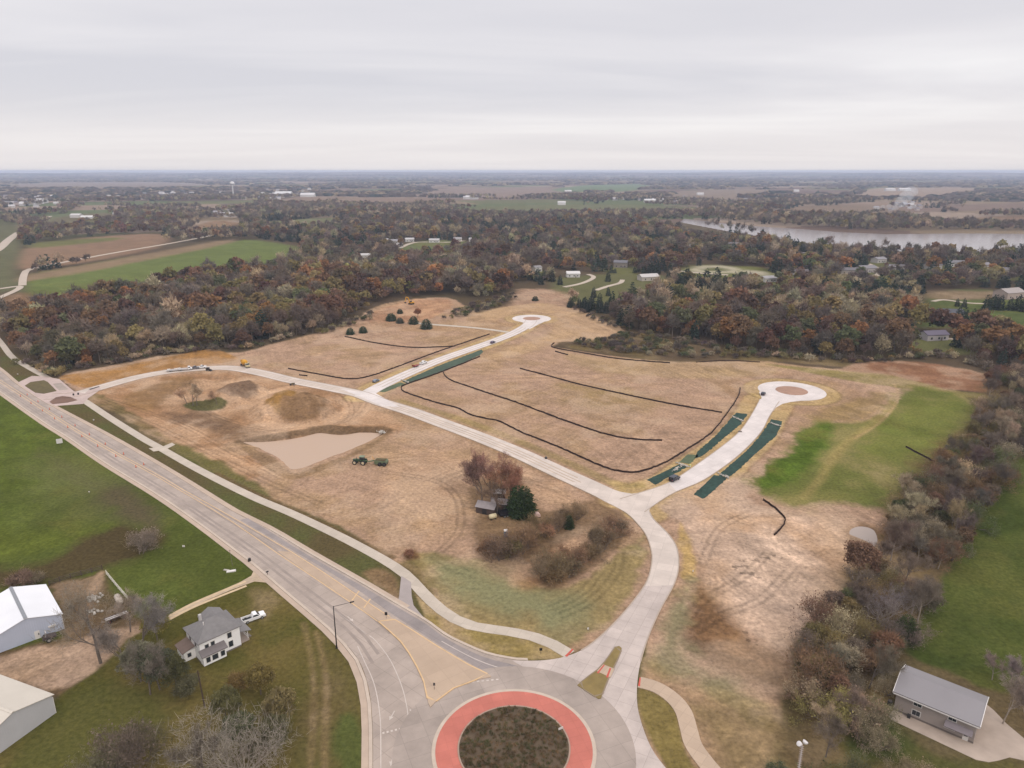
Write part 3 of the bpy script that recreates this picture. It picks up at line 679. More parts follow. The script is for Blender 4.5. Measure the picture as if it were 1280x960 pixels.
M_KERB = mat('kerb_concrete', alb(206, 188, 170), 0.85, 0.1, 0.8)
M_SPLIT = concrete('splitter_concrete', alb(196, 172, 148), 0.6, 4.0, 0.9, 0.07)
M_RED = concrete('red_concrete', alb(205, 122, 106), 0.3, 2.4, 0.9, 0.12)
M_REDB = mat('tactile_red', alb(206, 96, 80), 0.8, 0.08, 1.0)
M_YEL = mat('yellow_paint', alb(224, 188, 142), 0.7, 0.14, 0.9)
M_WHT = mat('white_paint', alb(212, 198, 186), 0.7, 0.12, 0.9)
M_SEAM = mat('sealed_joint', alb(122, 108, 100), 0.8, 0.1, 1.0)
M_GRAVEL = mat('gravel', alb(196, 174, 148), 0.95, 0.18, 1.2, bump=0.4)
M_SOIL = mat('planting_soil', alb(100, 84, 66), 1.0, 0.25, 0.7, bump=0.8)
M_OLIVE = mat('verge_olive', alb(142, 122, 76), 1.0, 0.2, 0.6, bump=0.5)
M_DULL = mat('verge_dull', alb(104, 92, 58), 1.0, 0.25, 0.6, bump=0.5)
M_REDSOIL = mat('cul_de_sac_soil', alb(178, 142, 120), 1.0, 0.15, 0.4, bump=0.4)

def strip(name, Lp, Rp, ztop, m, parent=None, thick=0.3, n=None):
    """slab between two edge lines (ground metres)"""
    n = n or max(len(Lp), len(Rp))
    Lp, Rp = resample(Lp, n), resample(Rp, n)
    V = [];
    for z in (ztop, ztop - thick):
        V += [(p[0], p[1], z) for p in Lp] + [(p[0], p[1], z) for p in Rp]
    F = []
    for i in range(n - 1):
        F += [(n + i, n + i + 1, i + 1, i), (i, i + 1, 2 * n + i + 1, 2 * n + i), (n + i + 1, n + i, 3 * n + i, 3 * n + i + 1)]
    F += [(0, 2 * n, 3 * n, n), (n - 1, 2 * n - 1, 4 * n - 1, 3 * n - 1)]
    b = MB(); b.v = V; b.f = F
    return b.build(name, m, parent)
def offset(P, d):
    t = np.gradient(P, axis=0); t /= np.hypot(*t.T)[:, None] + 1e-9
    return P + np.stack([-t[:, 1], t[:, 0]], 1) * d
def ribbon(name, P, w, ztop, m, parent=None, thick=0.3, px=True, k=4, end_w=None):
    G = ats(P) if px else np.asarray(P, float)
    if k > 1 and len(G) > 2: G = smooth_line(G, k)
    if len(G) == 2: G = resample(G, 3)
    return strip(name, offset(G, w / 2), offset(G, -w / 2), ztop, m, parent, thick, len(G))
def slab(name, P, ztop, m, parent=None, thick=0.3, px=True, smooth=0):
    G = ats(P) if px else np.asarray(P, float)
    if smooth: G = smooth_line(G, smooth, True)
    b = MB(); b.prism([tuple(p) for p in G], ztop - thick, ztop, 'z')
    o = b.build(name, m, parent)
    bm = bmesh.new(); bm.from_mesh(o.data); bmesh.ops.triangulate(bm, faces=[f for f in bm.faces if len(f.verts) > 4]); bm.to_mesh(o.data); bm.free()
    return o
def disc(name, c, r0, r1, ztop, m, parent=None, thick=0.3, n=96, dome=0.0):
    b = MB(); V = []; F = []
    for (r, z) in ((r1, ztop - thick), (r1, ztop), (max(r0, 0.01), ztop + dome), (max(r0, 0.01), ztop - thick)):
        V += [(c[0] + r * math.cos(2 * math.pi * i / n), c[1] + r * math.sin(2 * math.pi * i / n), z) for i in range(n)]
    for j in range(4):
        jj = (j + 1) % 4
        F += [(j * n + i, j * n + (i + 1) % n, jj * n + (i + 1) % n, jj * n + i) for i in range(n)]
    b.v, b.f = V, F
    return b.build(name, m, parent)
def st(o): o['kind'] = 'structure'; return o

gL, gR = smooth_line(ats(ROAD_L), 4), smooth_line(ats(ROAD_R), 4)
# the two-way road runs to the roundabout, one wide slab
poly = np.r_[gL, np.array([[RC[0], RC[1] - 60], [RC[0], RC[1]]]), gR[::-1]]
main = st(slab('main_road', poly, 0.10, M_ROADC, px=False))
def edge_strip(name, P, a, b, z, m, parent):
    return strip(name, offset(P, a), offset(P, b), z, m, parent, 0.3, len(P))
edge_strip('kerb', gL, -0.05, -0.75, 0.22, M_KERB, main)
edge_strip('kerb', gR[40:], 0.75, 0.05, 0.22, M_KERB, main)
edge_strip('shoulder', gL, -0.78, -2.2, 0.106, mat('shoulder_tan', alb(198, 176, 156), 0.85, 0.1, 0.4), main)
edge_strip('shoulder', gR[:58], 1.9, 0.1, 0.106, MATS['shoulder_tan'], main)
# darker entry lane on the north-east side
ne = [(300, 650), (381, 697), (437, 731), (462, 748), (487, 766), (513, 783), (544, 803), (583, 827), (614, 842), (680, 860)]
ne_r = [(310, 648), (381, 692), (414, 711), (456, 735), (496, 759), (532, 780), (555, 797), (583, 812), (611, 824), (648, 833), (700, 850)]
strip('asphalt_lane', smooth_line(ats(ne), 3), smooth_line(ats(ne_r), 3), 0.114, M_ASPH, main, 0.05, 40)
# paint
def paint(P, w, m, parent, name='lane_line', z=0.119, px=True): return ribbon(name, P, w, z, m, parent, 0.01, px)
cen = [(-60, 440), (0, 477), (82, 530), (125, 556), (200, 597), (225, 612)]
paint([(p[0] - 1, p[1] + 0.6) for p in cen] + [(285, 649), (344, 690)], 0.28, M_YEL, main)
paint([(p[0] + 2, p[1] - 0.6) for p in cen] + [(289, 646), (364, 690)], 0.28, M_YEL, main)
paint([(344, 690), (386, 718), (423, 743), (451, 762), (472, 777)], 0.3, M_YEL, main)
paint([(364, 690), (403, 715), (437, 738), (462, 755), (487, 771)], 0.3, M_YEL, main)
strip('painted_median', ats([(346, 689), (386, 717), (423, 742), (451, 761), (473, 776)]), ats([(362, 690), (403, 716), (437, 739), (462, 756), (487, 772)]), 0.116, M_SPLIT, main, 0.01, 20)
for q in ((455, 757, 463, 754), (440, 748, 449, 744)): paint([(q[0], q[1] + 3), (q[2], q[3] - 5)], 0.35, M_YEL, main, z=0.121)
paint([(447, 808), (455, 826), (468, 856), (475, 895), (476, 930), (476, 960), (477, 1010)], 0.22, M_WHT, main)
paint([(462, 795), (470.6, 802.5), (487.5, 825), (501.5, 856), (508.6, 884), (511, 906)], 0.2, M_WHT, main)
paint([(400, 752), (430, 772), (458, 793)], 0.14, mat('worn_white', alb(190, 178, 168), 0.8, 0.15, 0.8), main)
paint([(552, 802), (583, 819), (611, 831), (640, 839), (656, 842)], 0.2, M_WHT, main)
for i in range(7):      # give-way line at the ring
    x = 478 + i * 5.2; y = 917 - i * 1.3 - (0 if i < 5 else (i - 4) * 2.5)
    paint([(x, y), (x + 2.6, y - 0.6)], 0.5, M_WHT, main, 'give_way_mark')
for i in range(6):
    x = 512 + i * 4.2; y = 888.5 - i * 0.7
    paint([(x, y), (x + 2.0, y - 0.5)], 0.45, M_WHT, main, 'give_way_mark')
for i in range(6):
    paint([(590 + i * 6, 853 - i * 0.6), (593 + i * 6, 852.6 - i * 0.6)], 0.4, M_WHT, main, 'give_way_mark', z=0.129)
def arrow(px, py, ang, parent):
    c = at(px, py); R = np.array([[math.cos(ang), -math.sin(ang)], [math.sin(ang), math.cos(ang)]])
    P = np.array([(-0.12, -1.4), (0.12, -1.4), (0.12, 0.3), (0.5, 0.3), (0, 1.4), (-0.5, 0.3), (-0.12, 0.3)]) @ R.T + c
    slab('lane_arrow', P, 0.123, M_WHT, parent, 0.01, px=False)
for p in ((490, 895, 2.9), (490, 951, 3.1), (495, 942, 3.1), (438, 774, 3.9)): arrow(*p, main)

nL, nR = resample(gL[:60], 70), resample(gR[:58], 70)
M_WHEEL = mat('wheel_path', alb(164, 149, 138), 0.75, 0.16, 0.35)
for f in (.17, .30, .60, .74):
    Pm = nL + (nR - nL) * f
    strip('wheel_path', offset(Pm, .4), offset(Pm, -.4), 0.1035, M_WHEEL, main, 0.02, 70)
ring = st(disc('roundabout_ring', RC, R_APRON - 0.5, R_RING, 0.125, M_RING))
apron = st(disc('roundabout_apron', RC, R_ISLAND - 0.2, R_APRON, 0.24, M_RED))
disc('kerb', RC, R_APRON - 0.02, R_APRON + 0.75, 0.20, M_KERB, apron)
disc('kerb', RC, R_ISLAND - 0.25, R_ISLAND + 0.06, 0.36, mat('old_kerb', alb(178, 152, 134), 0.9, 0.12, 0.6), apron)
isl = st(disc('roundabout_island', RC, 0.0, R_ISLAND - 0.3, 0.34, M_SOIL, dome=0.5))
def tufts():
    r_ = np.random.default_rng(3); n = 900; a = r_.uniform(0, 6.28, n); q = np.sqrt(r_.random(n)) * (R_ISLAND - .5)
    P_ = np.stack([RC[0] + q * np.cos(a), RC[1] + q * np.sin(a), .36 + .5 * (1 - q / R_ISLAND)], 1); P_ = np.repeat(P_, 26, 0)
    d = r_.normal(size=P_.shape) * .5; d[:, 2] = np.abs(d[:, 2]) + .5; d /= np.linalg.norm(d, axis=1, keepdims=True)
    P_ = P_ + r_.normal(size=P_.shape) * np.array([.18, .18, 0])
    ln = r_.uniform(.15, .5, len(P_))[:, None]; w = np.cross(d, r_.normal(size=P_.shape)); w /= np.linalg.norm(w, axis=1, keepdims=True) + 1e-9; w *= .035
    V = np.stack([P_ - w, P_ + w, P_ + d * ln + w * .4, P_ + d * ln - w * .4], 1).reshape(-1, 3)
    pal = np.array([alb(*c, .8) for c in ((104, 86, 66), (92, 84, 58), (120, 98, 72), (80, 82, 54))]); cc = np.repeat(np.repeat(pal[r_.integers(0, 4, n)], 26, 0), 4, 0)
    tag(link('dry_plants', big_mesh('dry_plants', V, np.arange(len(V)).reshape(-1, 4), M_WOODLAND, False, cc)), 'dry brown ground cover planted on the roundabout island', 'ground cover', None, 'stuff')
tufts()
M_WORN = mat('tyre_polish', alb(166, 155, 148), 0.75, 0.12, 0.2)
# splitter island
SPL = [(473, 777.5), (487.5, 771.5), (513, 787), (544, 807), (583, 830.5), (612, 844.5), (614, 847), (596, 850.5), (577.5, 856), (565, 862), (555, 870), (545, 877.5), (538, 885), (535.5, 880), (530, 853), (517, 825), (499, 800)]
spl = st(slab('splitter_island', SPL, 0.26, M_SPLIT))
g = ats(SPL + SPL[:1]); edge_strip('kerb', g, 0.16, -0.16, 0.275, M_YEL, spl)

# new streets
appr_L = smooth_line(ats(D_L[7:]), 5); appr_R = smooth_line(ats(D_R[5:13]), 5)
# junction and south leg as one polygon
dl, dr = smooth_line(ats(D_L), 4), smooth_line(ats(D_R), 4)
yc = at(800, 733)[1]
dA = st(slab('new_street', np.r_[dl[dl[:, 1] > yc], dr[dr[:, 1] > yc][::-1]], 0.105, M_NEWC, px=False))
lowL = dl[dl[:, 1] <= yc + 1.5]; lowR = dr[dr[:, 1] <= yc + 1.5]
ringpts = [RC + R_RING * 0.985 * np.array((math.cos(t), math.sin(t))) for t in np.radians(np.linspace(-35, 84, 40))]
dB = st(slab('roundabout_approach', np.r_[lowL, np.array(ringpts[::-1]), lowR[::-1]], 0.117, M_APPR, px=False))
gA = smooth_line(ats(STREET_A), 4)
sa = st(ribbon('site_street', gA, 9.2, 0.101, M_NEWC, px=False, k=1))
gB = smooth_line(ats(STREET_B), 4)
sb = st(ribbon('north_street', gB, 8.6, 0.109, M_NEWC2, px=False, k=1))
gCl, gCr = smooth_line(ats(C_L), 4), smooth_line(ats(C_R), 4)
sc = st(strip('east_street', gCl, gCr, 0.113, M_NEWC2, None, 0.3, 36))
cB, cC = at(664.5, 398.3), at(989.5, 488.5)
st(disc('north_cul_de_sac', cB, 6.8, 15.0, 0.121, M_NEWC2)); st(disc('cul_de_sac_island', cB, 0, 6.75, 0.16, M_REDSOIL, dome=0.2))
st(disc('east_cul_de_sac', cC, 8.0, 16.8, 0.121, M_NEWC2)); st(disc('cul_de_sac_island', cC, 0, 7.95, 0.16, M_REDSOIL, dome=0.2))
st(slab('cul_de_sac_flare', [(952, 497), (948.6, 490), (960, 487), (985, 489), (1012, 498.5), (1000, 501.2), (988, 502.6), (978, 505), (970, 509.5), (964, 517), (958, 520), (945, 514), (949, 505)], 0.1185, M_NEWC2))
st(slab('cul_de_sac_flare', [(653, 408.5), (656, 404), (648, 401.5), (645, 399), (664, 397.5), (680, 402.5), (673, 405.5), (667, 409), (662, 411.5)], 0.1185, M_NEWC2))
M_KERBN = mat('kerb_new', alb(190, 172, 154), 0.85, 0.08, 0.8)
for P, a, b, par in ((gA[:58], 4.75, 4.45, sa), (gA, -4.45, -4.75, sa), (gB[6:], 4.45, 4.15, sb), (gB[6:], -4.15, -4.45, sb), (gCl, 0.15, -0.15, sc), (gCr, 0.15, -0.15, sc)):
    edge_strip('kerb', P, a, b, 0.2, M_KERBN, par)
edge_strip('kerb', dl[14:50], 0.15, -0.15, 0.2, M_KERBN, dA); edge_strip('kerb', dr[6:40], 0.15, -0.15, 0.2, M_KERBN, dA)
st(ribbon('branch_lane', [(520, 404), (545, 406), (585, 409), (620, 413), (645, 417)], 4.0, 0.095, M_PATH))
# fillets where the streets meet
st(slab('street_corner', [(720, 594), (740, 602), (756, 608.5), (775, 615), (790, 617.5), (803, 615.5), (820, 609.5), (836, 604), (846, 615), (835, 620), (826, 625.5), (817, 630), (812, 637), (811, 645), (797, 654), (785, 642.5), (772, 634.5), (756, 626.5), (735, 616)], 0.1215, M_NEWC))
st(slab('street_corner', [(425, 486), (450, 490), (470, 483.5), (482, 479), (470, 492), (500, 509), (478, 508), (452, 497)], 0.102 + 0.0155, M_NEWC2))
M_MUD = mat('tracked_mud', alb(200, 180, 160), 0.9, 0.16, 0.3)
for o_, par in ((-1.9, sa), (-.2, sa), (1.7, sa)):
    edge_strip('mud_track', gA[8:], o_ + .35, o_ - .35, 0.1045, M_MUD, par)
for o_ in (-1.6, 1.5): edge_strip('mud_track', gB[2:], o_ + .3, o_ - .3, 0.1125, M_MUD, sb)
# approach median
MED = [(769, 809.5), (774, 808.5), (777, 811), (776, 816), (772, 825), (761, 847.5), (755, 863), (751, 874), (748, 874.5), (735, 866), (721.5, 857.5), (733, 848), (749.7, 836), (759, 824)]
med = st(slab('approach_median', MED, 0.25, M_OLIVE)); g = ats(MED + MED[:1]); edge_strip('kerb', g, 0.14, -0.14, 0.262, mat('kerb_dark', alb(150, 132, 108), 0.9, 0.1, 0.8), med)
slab('crossing_pad', [(746, 840), (754, 831.5), (768, 837), (763, 848)], 0.268, M_PATH2, med, 0.05)
slab('tactile_strip', [(746, 842), (754.5, 832), (756, 832.6), (748, 843)], 0.276, M_REDB, med, 0.03)
slab('tactile_strip', [(757.5, 847.5), (762, 836), (764, 836.8), (760, 848.3)], 0.276, M_REDB, med, 0.03)
# paths
gW = smooth_line(ats(PATH_W), 5)
pw = st(ribbon('shared_path', gW, 3.4, 0.088, M_PATH, px=False, k=1))
pe = st(ribbon('east_path', PATH_E, 3.6, 0.132, M_PATH2))
slab('tactile_strip', [(706, 820.5), (715, 811.5), (717, 812.5), (709, 821.5)], 0.142, M_REDB, pw, 0.03)
slab('tactile_strip', [(797.5, 858), (799.5, 847.5), (801, 847.8), (800, 858.5)], 0.142, M_REDB, pe, 0.03)
st(slab('path_landing', [(186, 560.5), (202, 559), (215, 553.5), (219, 556), (207, 562), (192, 564.5)], 0.093, M_PATH))
st(slab('path_link', [(501.5, 720), (514, 728), (514.5, 745), (517, 757), (526, 768), (534, 777), (530, 780), (496, 759.5), (499, 745)], 0.096, mat('link_grey', alb(176, 164, 158), 0.85, 0.08, 0.5)))
# west entrance: crossing, pads and islands
M_PINK = concrete('entrance_pinkish', alb(204, 182, 172), 0.2, 3.0, 0.88, 0.1)
ent = st(slab('site_entrance', [(22, 478.5), (40, 470), (58, 471), (74, 474), (92, 489), (106, 492), (112, 487), (124, 482), (126, 487), (110, 498), (104, 505), (70, 507.5), (58, 504), (45, 496)], 0.107, M_PINK))
slab('grass_island', [(31, 482.5), (38, 478), (55, 475.5), (60, 478), (71, 489), (55, 492.5), (44, 491)], 0.2, M_DULL, ent, 0.2)
slab('soil_island', [(62, 502.5), (70, 497), (78, 495.5), (88, 496.5), (97, 500.5), (85, 503.5), (66, 505.5)], 0.2, mat('island_soil', alb(128, 100, 84), 1.0, 0.2, 0.6), ent, 0.2)
slab('asphalt_patch', [(66, 480), (76, 478.5), (86, 487), (74, 488.5)], 0.115, M_RING, ent, 0.05)
slab('trench_plate', [(111, 486.6), (123, 483.2), (125, 483.6), (113, 487.6)], 0.16, mat('steel_plate', alb(70, 62, 58), 0.6, 0.2, 1.0), ent, 0.05)
# driveways
dv = st(slab('farm_drive', [(322, 706), (338, 718), (350, 732), (330, 728), (318, 727), (290, 737), (255, 752), (222, 770), (212, 775), (207, 772), (235, 757), (270, 741), (300, 728), (314, 720), (318, 712)], 0.07, M_GRAVEL))
for dx in (0, 5.5): ribbon('wheel_track', [(307 + dx * .2, 727 + dx), (275, 740 + dx), (240, 755 + dx * .9), (212, 770 + dx * .8)], 0.9, 0.076, mat('track_pale', alb(214, 188, 152), 0.95, 0.15, 1.0), dv, 0.02)
M_TANR = mat('gravel_road', alb(198, 182, 164), 0.95, 0.1, 0.05)
for nm, P, w in (('gravel_road', [(-40, 330), (-10, 316), (0, 310), (12, 299), (24, 290.5)], 13), ('country_lane', [(28, 357), (29, 347), (33, 338.5), (40, 336), (90, 326), (150, 315), (215, 304), (262, 295), (285, 290)], 7),
                 ('country_lane', [(-20, 364), (8, 360), (24, 358), (22, 362), (0, 372), (-20, 380)], 6), ('gravel_road', [(50, 277), (60, 270), (72, 268), (95, 267), (118, 260), (132, 256)], 22),
                 ('drive', [(705, 359), (725, 355), (738, 350), (742, 346), (735, 343)], 5), ('drive', [(745, 363), (760, 358), (775, 354), (778, 350)], 5), ('drive', [(850, 339), (880, 342), (910, 344)], 6), ('drive', [(500, 310), (520, 303), (560, 303), (580, 301)], 7),
                 ('drive', [(1080, 350), (1100, 342), (1095, 335), (1085, 330)], 7), ('drive', [(1150, 423), (1190, 424), (1222, 427)], 4.5), ('drive', [(1166, 377), (1180, 375), (1210, 379), (1240, 380)], 4.0), ('drive', [(325, 262), (360, 262), (400, 262)], 12)):
    st(ribbon(nm, P, w, 0.35, M_TANR, None, 0.6))
st(slab('house_patio', [(1110, 898), (1113, 891), (1120, 886), (1216, 928), (1232, 880), (1242, 888), (1258, 905), (1282, 925), (1340, 950), (1330, 985), (1285, 952), (1262, 947), (1248, 951), (1236, 953), (1220, 950)], 0.09, mat('patio_concrete', alb(190, 172, 156), 0.9, 0.14, 0.4)))
# water
def grow(G, d):
    t = np.roll(G, -1, 0) - np.roll(G, 1, 0); t /= np.hypot(*t.T)[:, None] + 1e-9
    n_ = np.stack([-t[:, 1], t[:, 0]], 1); a_ = np.sum(G[:, 0] * np.roll(G[:, 1], -1) - np.roll(G[:, 0], -1) * G[:, 1])
    return G - n_ * d * np.sign(a_)
wp = slab('pond_water', grow(G_POND, 2.2), -0.85, water_mat('muddy_water', alb(196, 166, 140), 0.35, 0.02, 0.6), px=False, thick=0.05); st(wp)
st(slab('puddle_water', grow(G_PALE, 0.6) + np.random.default_rng(4).normal(size=G_PALE.shape) * .45, -0.20, water_mat('pale_water', alb(176, 160, 148), 0.4, 0.05, 0.6), px=False, thick=0.05))
gr = G_RIVER; st(slab('river_water', gr + (gr - gr.mean(0)) * 0.01, -2.3, water_mat('river_water', alb(160, 150, 146), 0.22, 0.12, 0.15), px=False, thick=0.05))

# ------------------------------------------------------------------ trees: shapes
def tube_np(p0, p1, r0, r1, n=4):
    """arrays of segments -> verts, quads"""
    d = p1 - p0; d = d / (np.linalg.norm(d, axis=1, keepdims=True) + 1e-9)
    ref = np.where(np.abs(d[:, 2:3]) > 0.9, np.array([[1., 0, 0]]), np.array([[0, 0, 1.]]))
    a = np.cross(d, ref); a /= np.linalg.norm(a, axis=1, keepdims=True) + 1e-9
    b = np.cross(d, a)
    th = 2 * np.pi * np.arange(n) / n
    ring = a[:, None] * np.cos(th)[None, :, None] + b[:, None] * np.sin(th)[None, :, None]
    V = np.stack([p0[:, None] + ring * r0[:, None, None], p1[:, None] + ring * r1[:, None, None]], 1)   # m,2,n,3
    m = len(p0); base = (np.arange(m) * 2 * n)[:, None]
    i = np.arange(n)[None]; j = (i + 1) % n
    F = np.stack([base + i, base + j, base + n + j, base + n + i], -1).reshape(-1, 4)
    return V.reshape(-1, 3), F
def slivers(p, d, L, w, rng):
    """thin four-cornered twigs"""
    r = rng.normal(size=p.shape); a = np.cross(d, r); a /= np.linalg.norm(a, axis=1, keepdims=True) + 1e-9
    e = p + d * L[:, None]; b = rng.normal(size=p.shape) * 0.12 * L[:, None]
    V = np.stack([p - a * w[:, None] / 2, p + a * w[:, None] / 2, e + b + a * w[:, None] / 5, e + b - a * w[:, None] / 5], 1)
    return V.reshape(-1, 3), np.arange(len(p) * 4).reshape(-1, 4)
def leaves(p, s, rng, up=0.0):
    n = rng.normal(size=p.shape); n[:, 2] += up; n /= np.linalg.norm(n, axis=1, keepdims=True)
    a = np.cross(n, rng.normal(size=p.shape)); a /= np.linalg.norm(a, axis=1, keepdims=True) + 1e-9
    b = np.cross(n, a)
    s = s[:, None]; q = 0.6 + 0.5 * rng.random((len(p), 1))
    k = n * s * 0.25
    V = np.stack([p - a * s - b * s * q * 0.5, p + a * s * 0.3 - b * s * q + k, p + a * s + b * s * q * 0.6, p - a * s * 0.4 + b * s * q + k], 1)
    return V.reshape(-1, 3), np.arange(len(p) * 4).reshape(-1, 4)
def merge(parts):
    V, F, o = [], [], 0
    for v, f in parts:
        V.append(v); F.append(f + o); o += len(v)
    return np.concatenate(V), np.concatenate(F)

def skeleton(rng, H, R, n_main, base=0.25, levels=3, stems=1, trunk_r=None):
    segs = [[], [], [], []]; tips = []
    tr = trunk_r or H * 0.022
    def grow(p, d, L, r, lev):
        n = 3 if lev < 2 else 2
        for i in range(n):
            d2 = d + rng.normal(size=3) * (0.05 if lev == 0 and stems == 1 else 0.16); d2[2] += 0.10 if lev else 0; d2 /= np.linalg.norm(d2)
            q = p + d2 * L / n; r2 = r * (1 - 0.24 * (i + 1) / n * (1.6 if lev else 1))
            segs[min(lev, 3)].append((p, q, r, r2))
            if lev + 1 < levels and i > 0 or lev == 0 and i == 0 and base < 0.2:
                for k in range(2 if lev else max(1, n_main // 3)):
                    f = rng.normal(size=3); f -= f.dot(d2) * d2; f /= np.linalg.norm(f) + 1e-9
                    e = d2 * rng.uniform(0.5, 0.9) + f * rng.uniform(0.55, 0.95); e[2] += 0.15; e /= np.linalg.norm(e)
                    grow(p + (q - p) * rng.uniform(0.4, 1), e, (R * 1.05 if lev == 0 else L * 0.62) * rng.uniform(0.7, 1.1), r2 * 0.55, lev + 1)
            p, r, d = q, r2, d2
        if lev + 1 >= levels: tips.append((p, d))
        else:
            for k in range(3):
                e = d + rng.normal(size=3) * 0.5; e[2] += 0.15; e /= np.linalg.norm(e)
                grow(p, e, (R * 0.95 if lev == 0 else L * 0.6) * rng.uniform(0.7, 1.1), r * 0.6, lev + 1)
    for s in range(stems):
        d = np.array([0, 0, 1.0]) + rng.normal(size=3) * (0.05 if stems == 1 else 0.45); d[2] = abs(d[2]); d /= np.linalg.norm(d)
        p0 = np.array([0, 0, -0.3]) + (rng.normal(size=3) * np.array([0.5, 0.5, 0]) if stems > 1 else 0)
        grow(p0, d, H * (0.62 if stems == 1 else 0.55), tr, 0)
    return segs, tips
def proto_bare(seed, H, R, n_main=6, n_twig=2500, tw=(0.05, 0.09), tl=(0.7, 1.9), n_leaf=0, ls=0.3, stems=1, levels=3, tube_n=5):
    rng = np.random.default_rng(seed)
    segs, tips = skeleton(rng, H, R, n_main, 0.15 if stems > 1 else 0.25, levels, stems)
    T = []
    for lev in (0, 1, 2):
        if segs[lev]:
            p0, p1 = np.array([s[0] for s in segs[lev]]), np.array([s[1] for s in segs[lev]])
            T.append(tube_np(p0, p1, np.array([s[2] for s in segs[lev]]), np.array([s[3] for s in segs[lev]]), tube_n if lev == 0 else 4 if lev == 1 else 3))
    wood = merge(T)
    ends = [(s[1], s[1] - s[0]) for s in segs[2]] + [(s[1], s[1] - s[0]) for s in segs[1][1:]] + tips
    P = np.array([e[0] for e in ends]); D = np.array([e[1] for e in ends]); D /= np.linalg.norm(D, axis=1, keepdims=True) + 1e-9
    k = rng.integers(0, len(P), n_twig)
    d = D[k] * 0.7 + rng.normal(size=(n_twig, 3)) * 0.55 + np.array([0, 0, 0.22]); d /= np.linalg.norm(d, axis=1, keepdims=True)
    p = P[k] + rng.normal(size=(n_twig, 3)) * R * 0.05
    # second order twigs start along the first ones
    h = n_twig // 2
    p[h:] = p[:n_twig - h] + d[:n_twig - h] * rng.uniform(0.4, 1.2, (n_twig - h, 1))
    parts = [slivers(p, d, rng.uniform(*tl, n_twig), rng.uniform(*tw, n_twig), rng)]
    if n_leaf:
        kk = rng.integers(0, n_twig, n_leaf)
        parts.append(leaves(p[kk] + d[kk] * rng.uniform(0.2, 1.3, (n_leaf, 1)) + rng.normal(size=(n_leaf, 3)) * 0.25, ls * rng.uniform(0.6, 1.3, n_leaf), rng))
    crown = merge(parts); crown[0][:, 2] = np.maximum(crown[0][:, 2], 0.05)
    return wood, crown
def proto_leafy(seed, H, R, n_leaf, ls, lumps=26, base=0.22, n_twig=0, tw=(0.15, 0.25), tl=(1.2, 2.4), dome=1.0):
    rng = np.random.default_rng(seed)
    segs, tips = skeleton(rng, H * 0.86, R * 0.7, 4, 0.25, 2)
    T = []
    for lev in (0, 1):
        p0, p1 = np.array([s[0] for s in segs[lev]]), np.array([s[1] for s in segs[lev]])
        T.append(tube_np(p0, p1, np.array([s[2] for s in segs[lev]]), np.array([s[3] for s in segs[lev]]), 5 - lev))
    cz = H * (base + (1 - base) * 0.5); hz = H * (1 - base) * 0.5
    u = rng.normal(size=(lumps, 3)); u /= np.linalg.norm(u, axis=1, keepdims=True); u[:, 2] = np.where(u[:, 2] < -0.35, -u[:, 2], u[:, 2])
    rr = rng.uniform(0.45, 0.86, (lumps, 1))
    Cn = u * rr * np.array([R, R, hz * dome]) + np.array([0, 0, cz])
    cr = rng.uniform(0.24, 0.42, lumps) * R
    k = rng.integers(0, lumps, n_leaf)
    v = rng.normal(size=(n_leaf, 3)); v /= np.linalg.norm(v, axis=1, keepdims=True); v[:, 2] = np.where(v[:, 2] < -0.5, -v[:, 2], v[:, 2])
    p = Cn[k] + v * (cr[k] * rng.uniform(0.55, 1.1, n_leaf))[:, None] * np.array([1, 1, 0.8])
    parts = [leaves(p, ls * rng.uniform(0.6, 1.35, n_leaf), rng, 0.25)]
    if n_twig:
        k = rng.integers(0, lumps, n_twig)
        d = (Cn[k] - np.array([0, 0, H * 0.35])); d /= np.linalg.norm(d, axis=1, keepdims=True) + 1e-9
        d = d + rng.normal(size=d.shape) * 0.45; d /= np.linalg.norm(d, axis=1, keepdims=True)
        v = rng.normal(size=(n_twig, 3))
        parts.append(slivers(Cn[k] + v * cr[k][:, None] * 0.45, d, rng.uniform(*tl, n_twig), rng.uniform(*tw, n_twig), rng))
    cr_ = merge(parts); cr_[0][:, 2] = np.maximum(cr_[0][:, 2], H * 0.08)
    return merge(T), cr_
def proto_conifer(seed, H, R, n, ls, full=0.06, power=0.85, egg=0.0):
    rng = np.random.default_rng(seed)
    t = tube_np(np.array([[0, 0, -0.3]]), np.array([[0, 0, H * 0.95]]), np.array([H * 0.02]), np.array([0.03]), 5)
    h = full + (1 - full) * (1 - np.sqrt(rng.random(n)))
    tier = (np.floor(h * 13) + 0.5 * rng.random(n)) / 13; h = 0.45 * h + 0.55 * np.clip(tier, 0, 1)
    a = rng.random(n) * 2 * np.pi + np.floor(h * 13)
    lob = 1 + 0.16 * np.sin(a * 5 + h * 40) + 0.1 * rng.normal(size=n)
    prof = (1 - egg) * (1 - h) ** power + egg * np.sqrt(np.clip(1 - (h * 1.25 - 0.25) ** 2, 0, 1)) * np.clip(h * 6 + 0.6, 0, 1)
    r = R * prof * lob * rng.uniform(0.5, 1.08, n)
    p = np.stack([r * np.cos(a), r * np.sin(a), h * H - 0.12 * r], 1)
    d = np.stack([np.cos(a), np.sin(a), -0.25 + 0.5 * h], 1) + rng.normal(size=(n, 3)) * 0.2; d /= np.linalg.norm(d, axis=1, keepdims=True)
    return t, merge([slivers(p - d * ls * 0.5, d, ls * rng.uniform(0.8, 1.5, n), ls * rng.uniform(0.35, 0.6, n), rng), leaves(p, ls * 0.45 * rng.uniform(0.6, 1.2, n), rng, 0.4)])

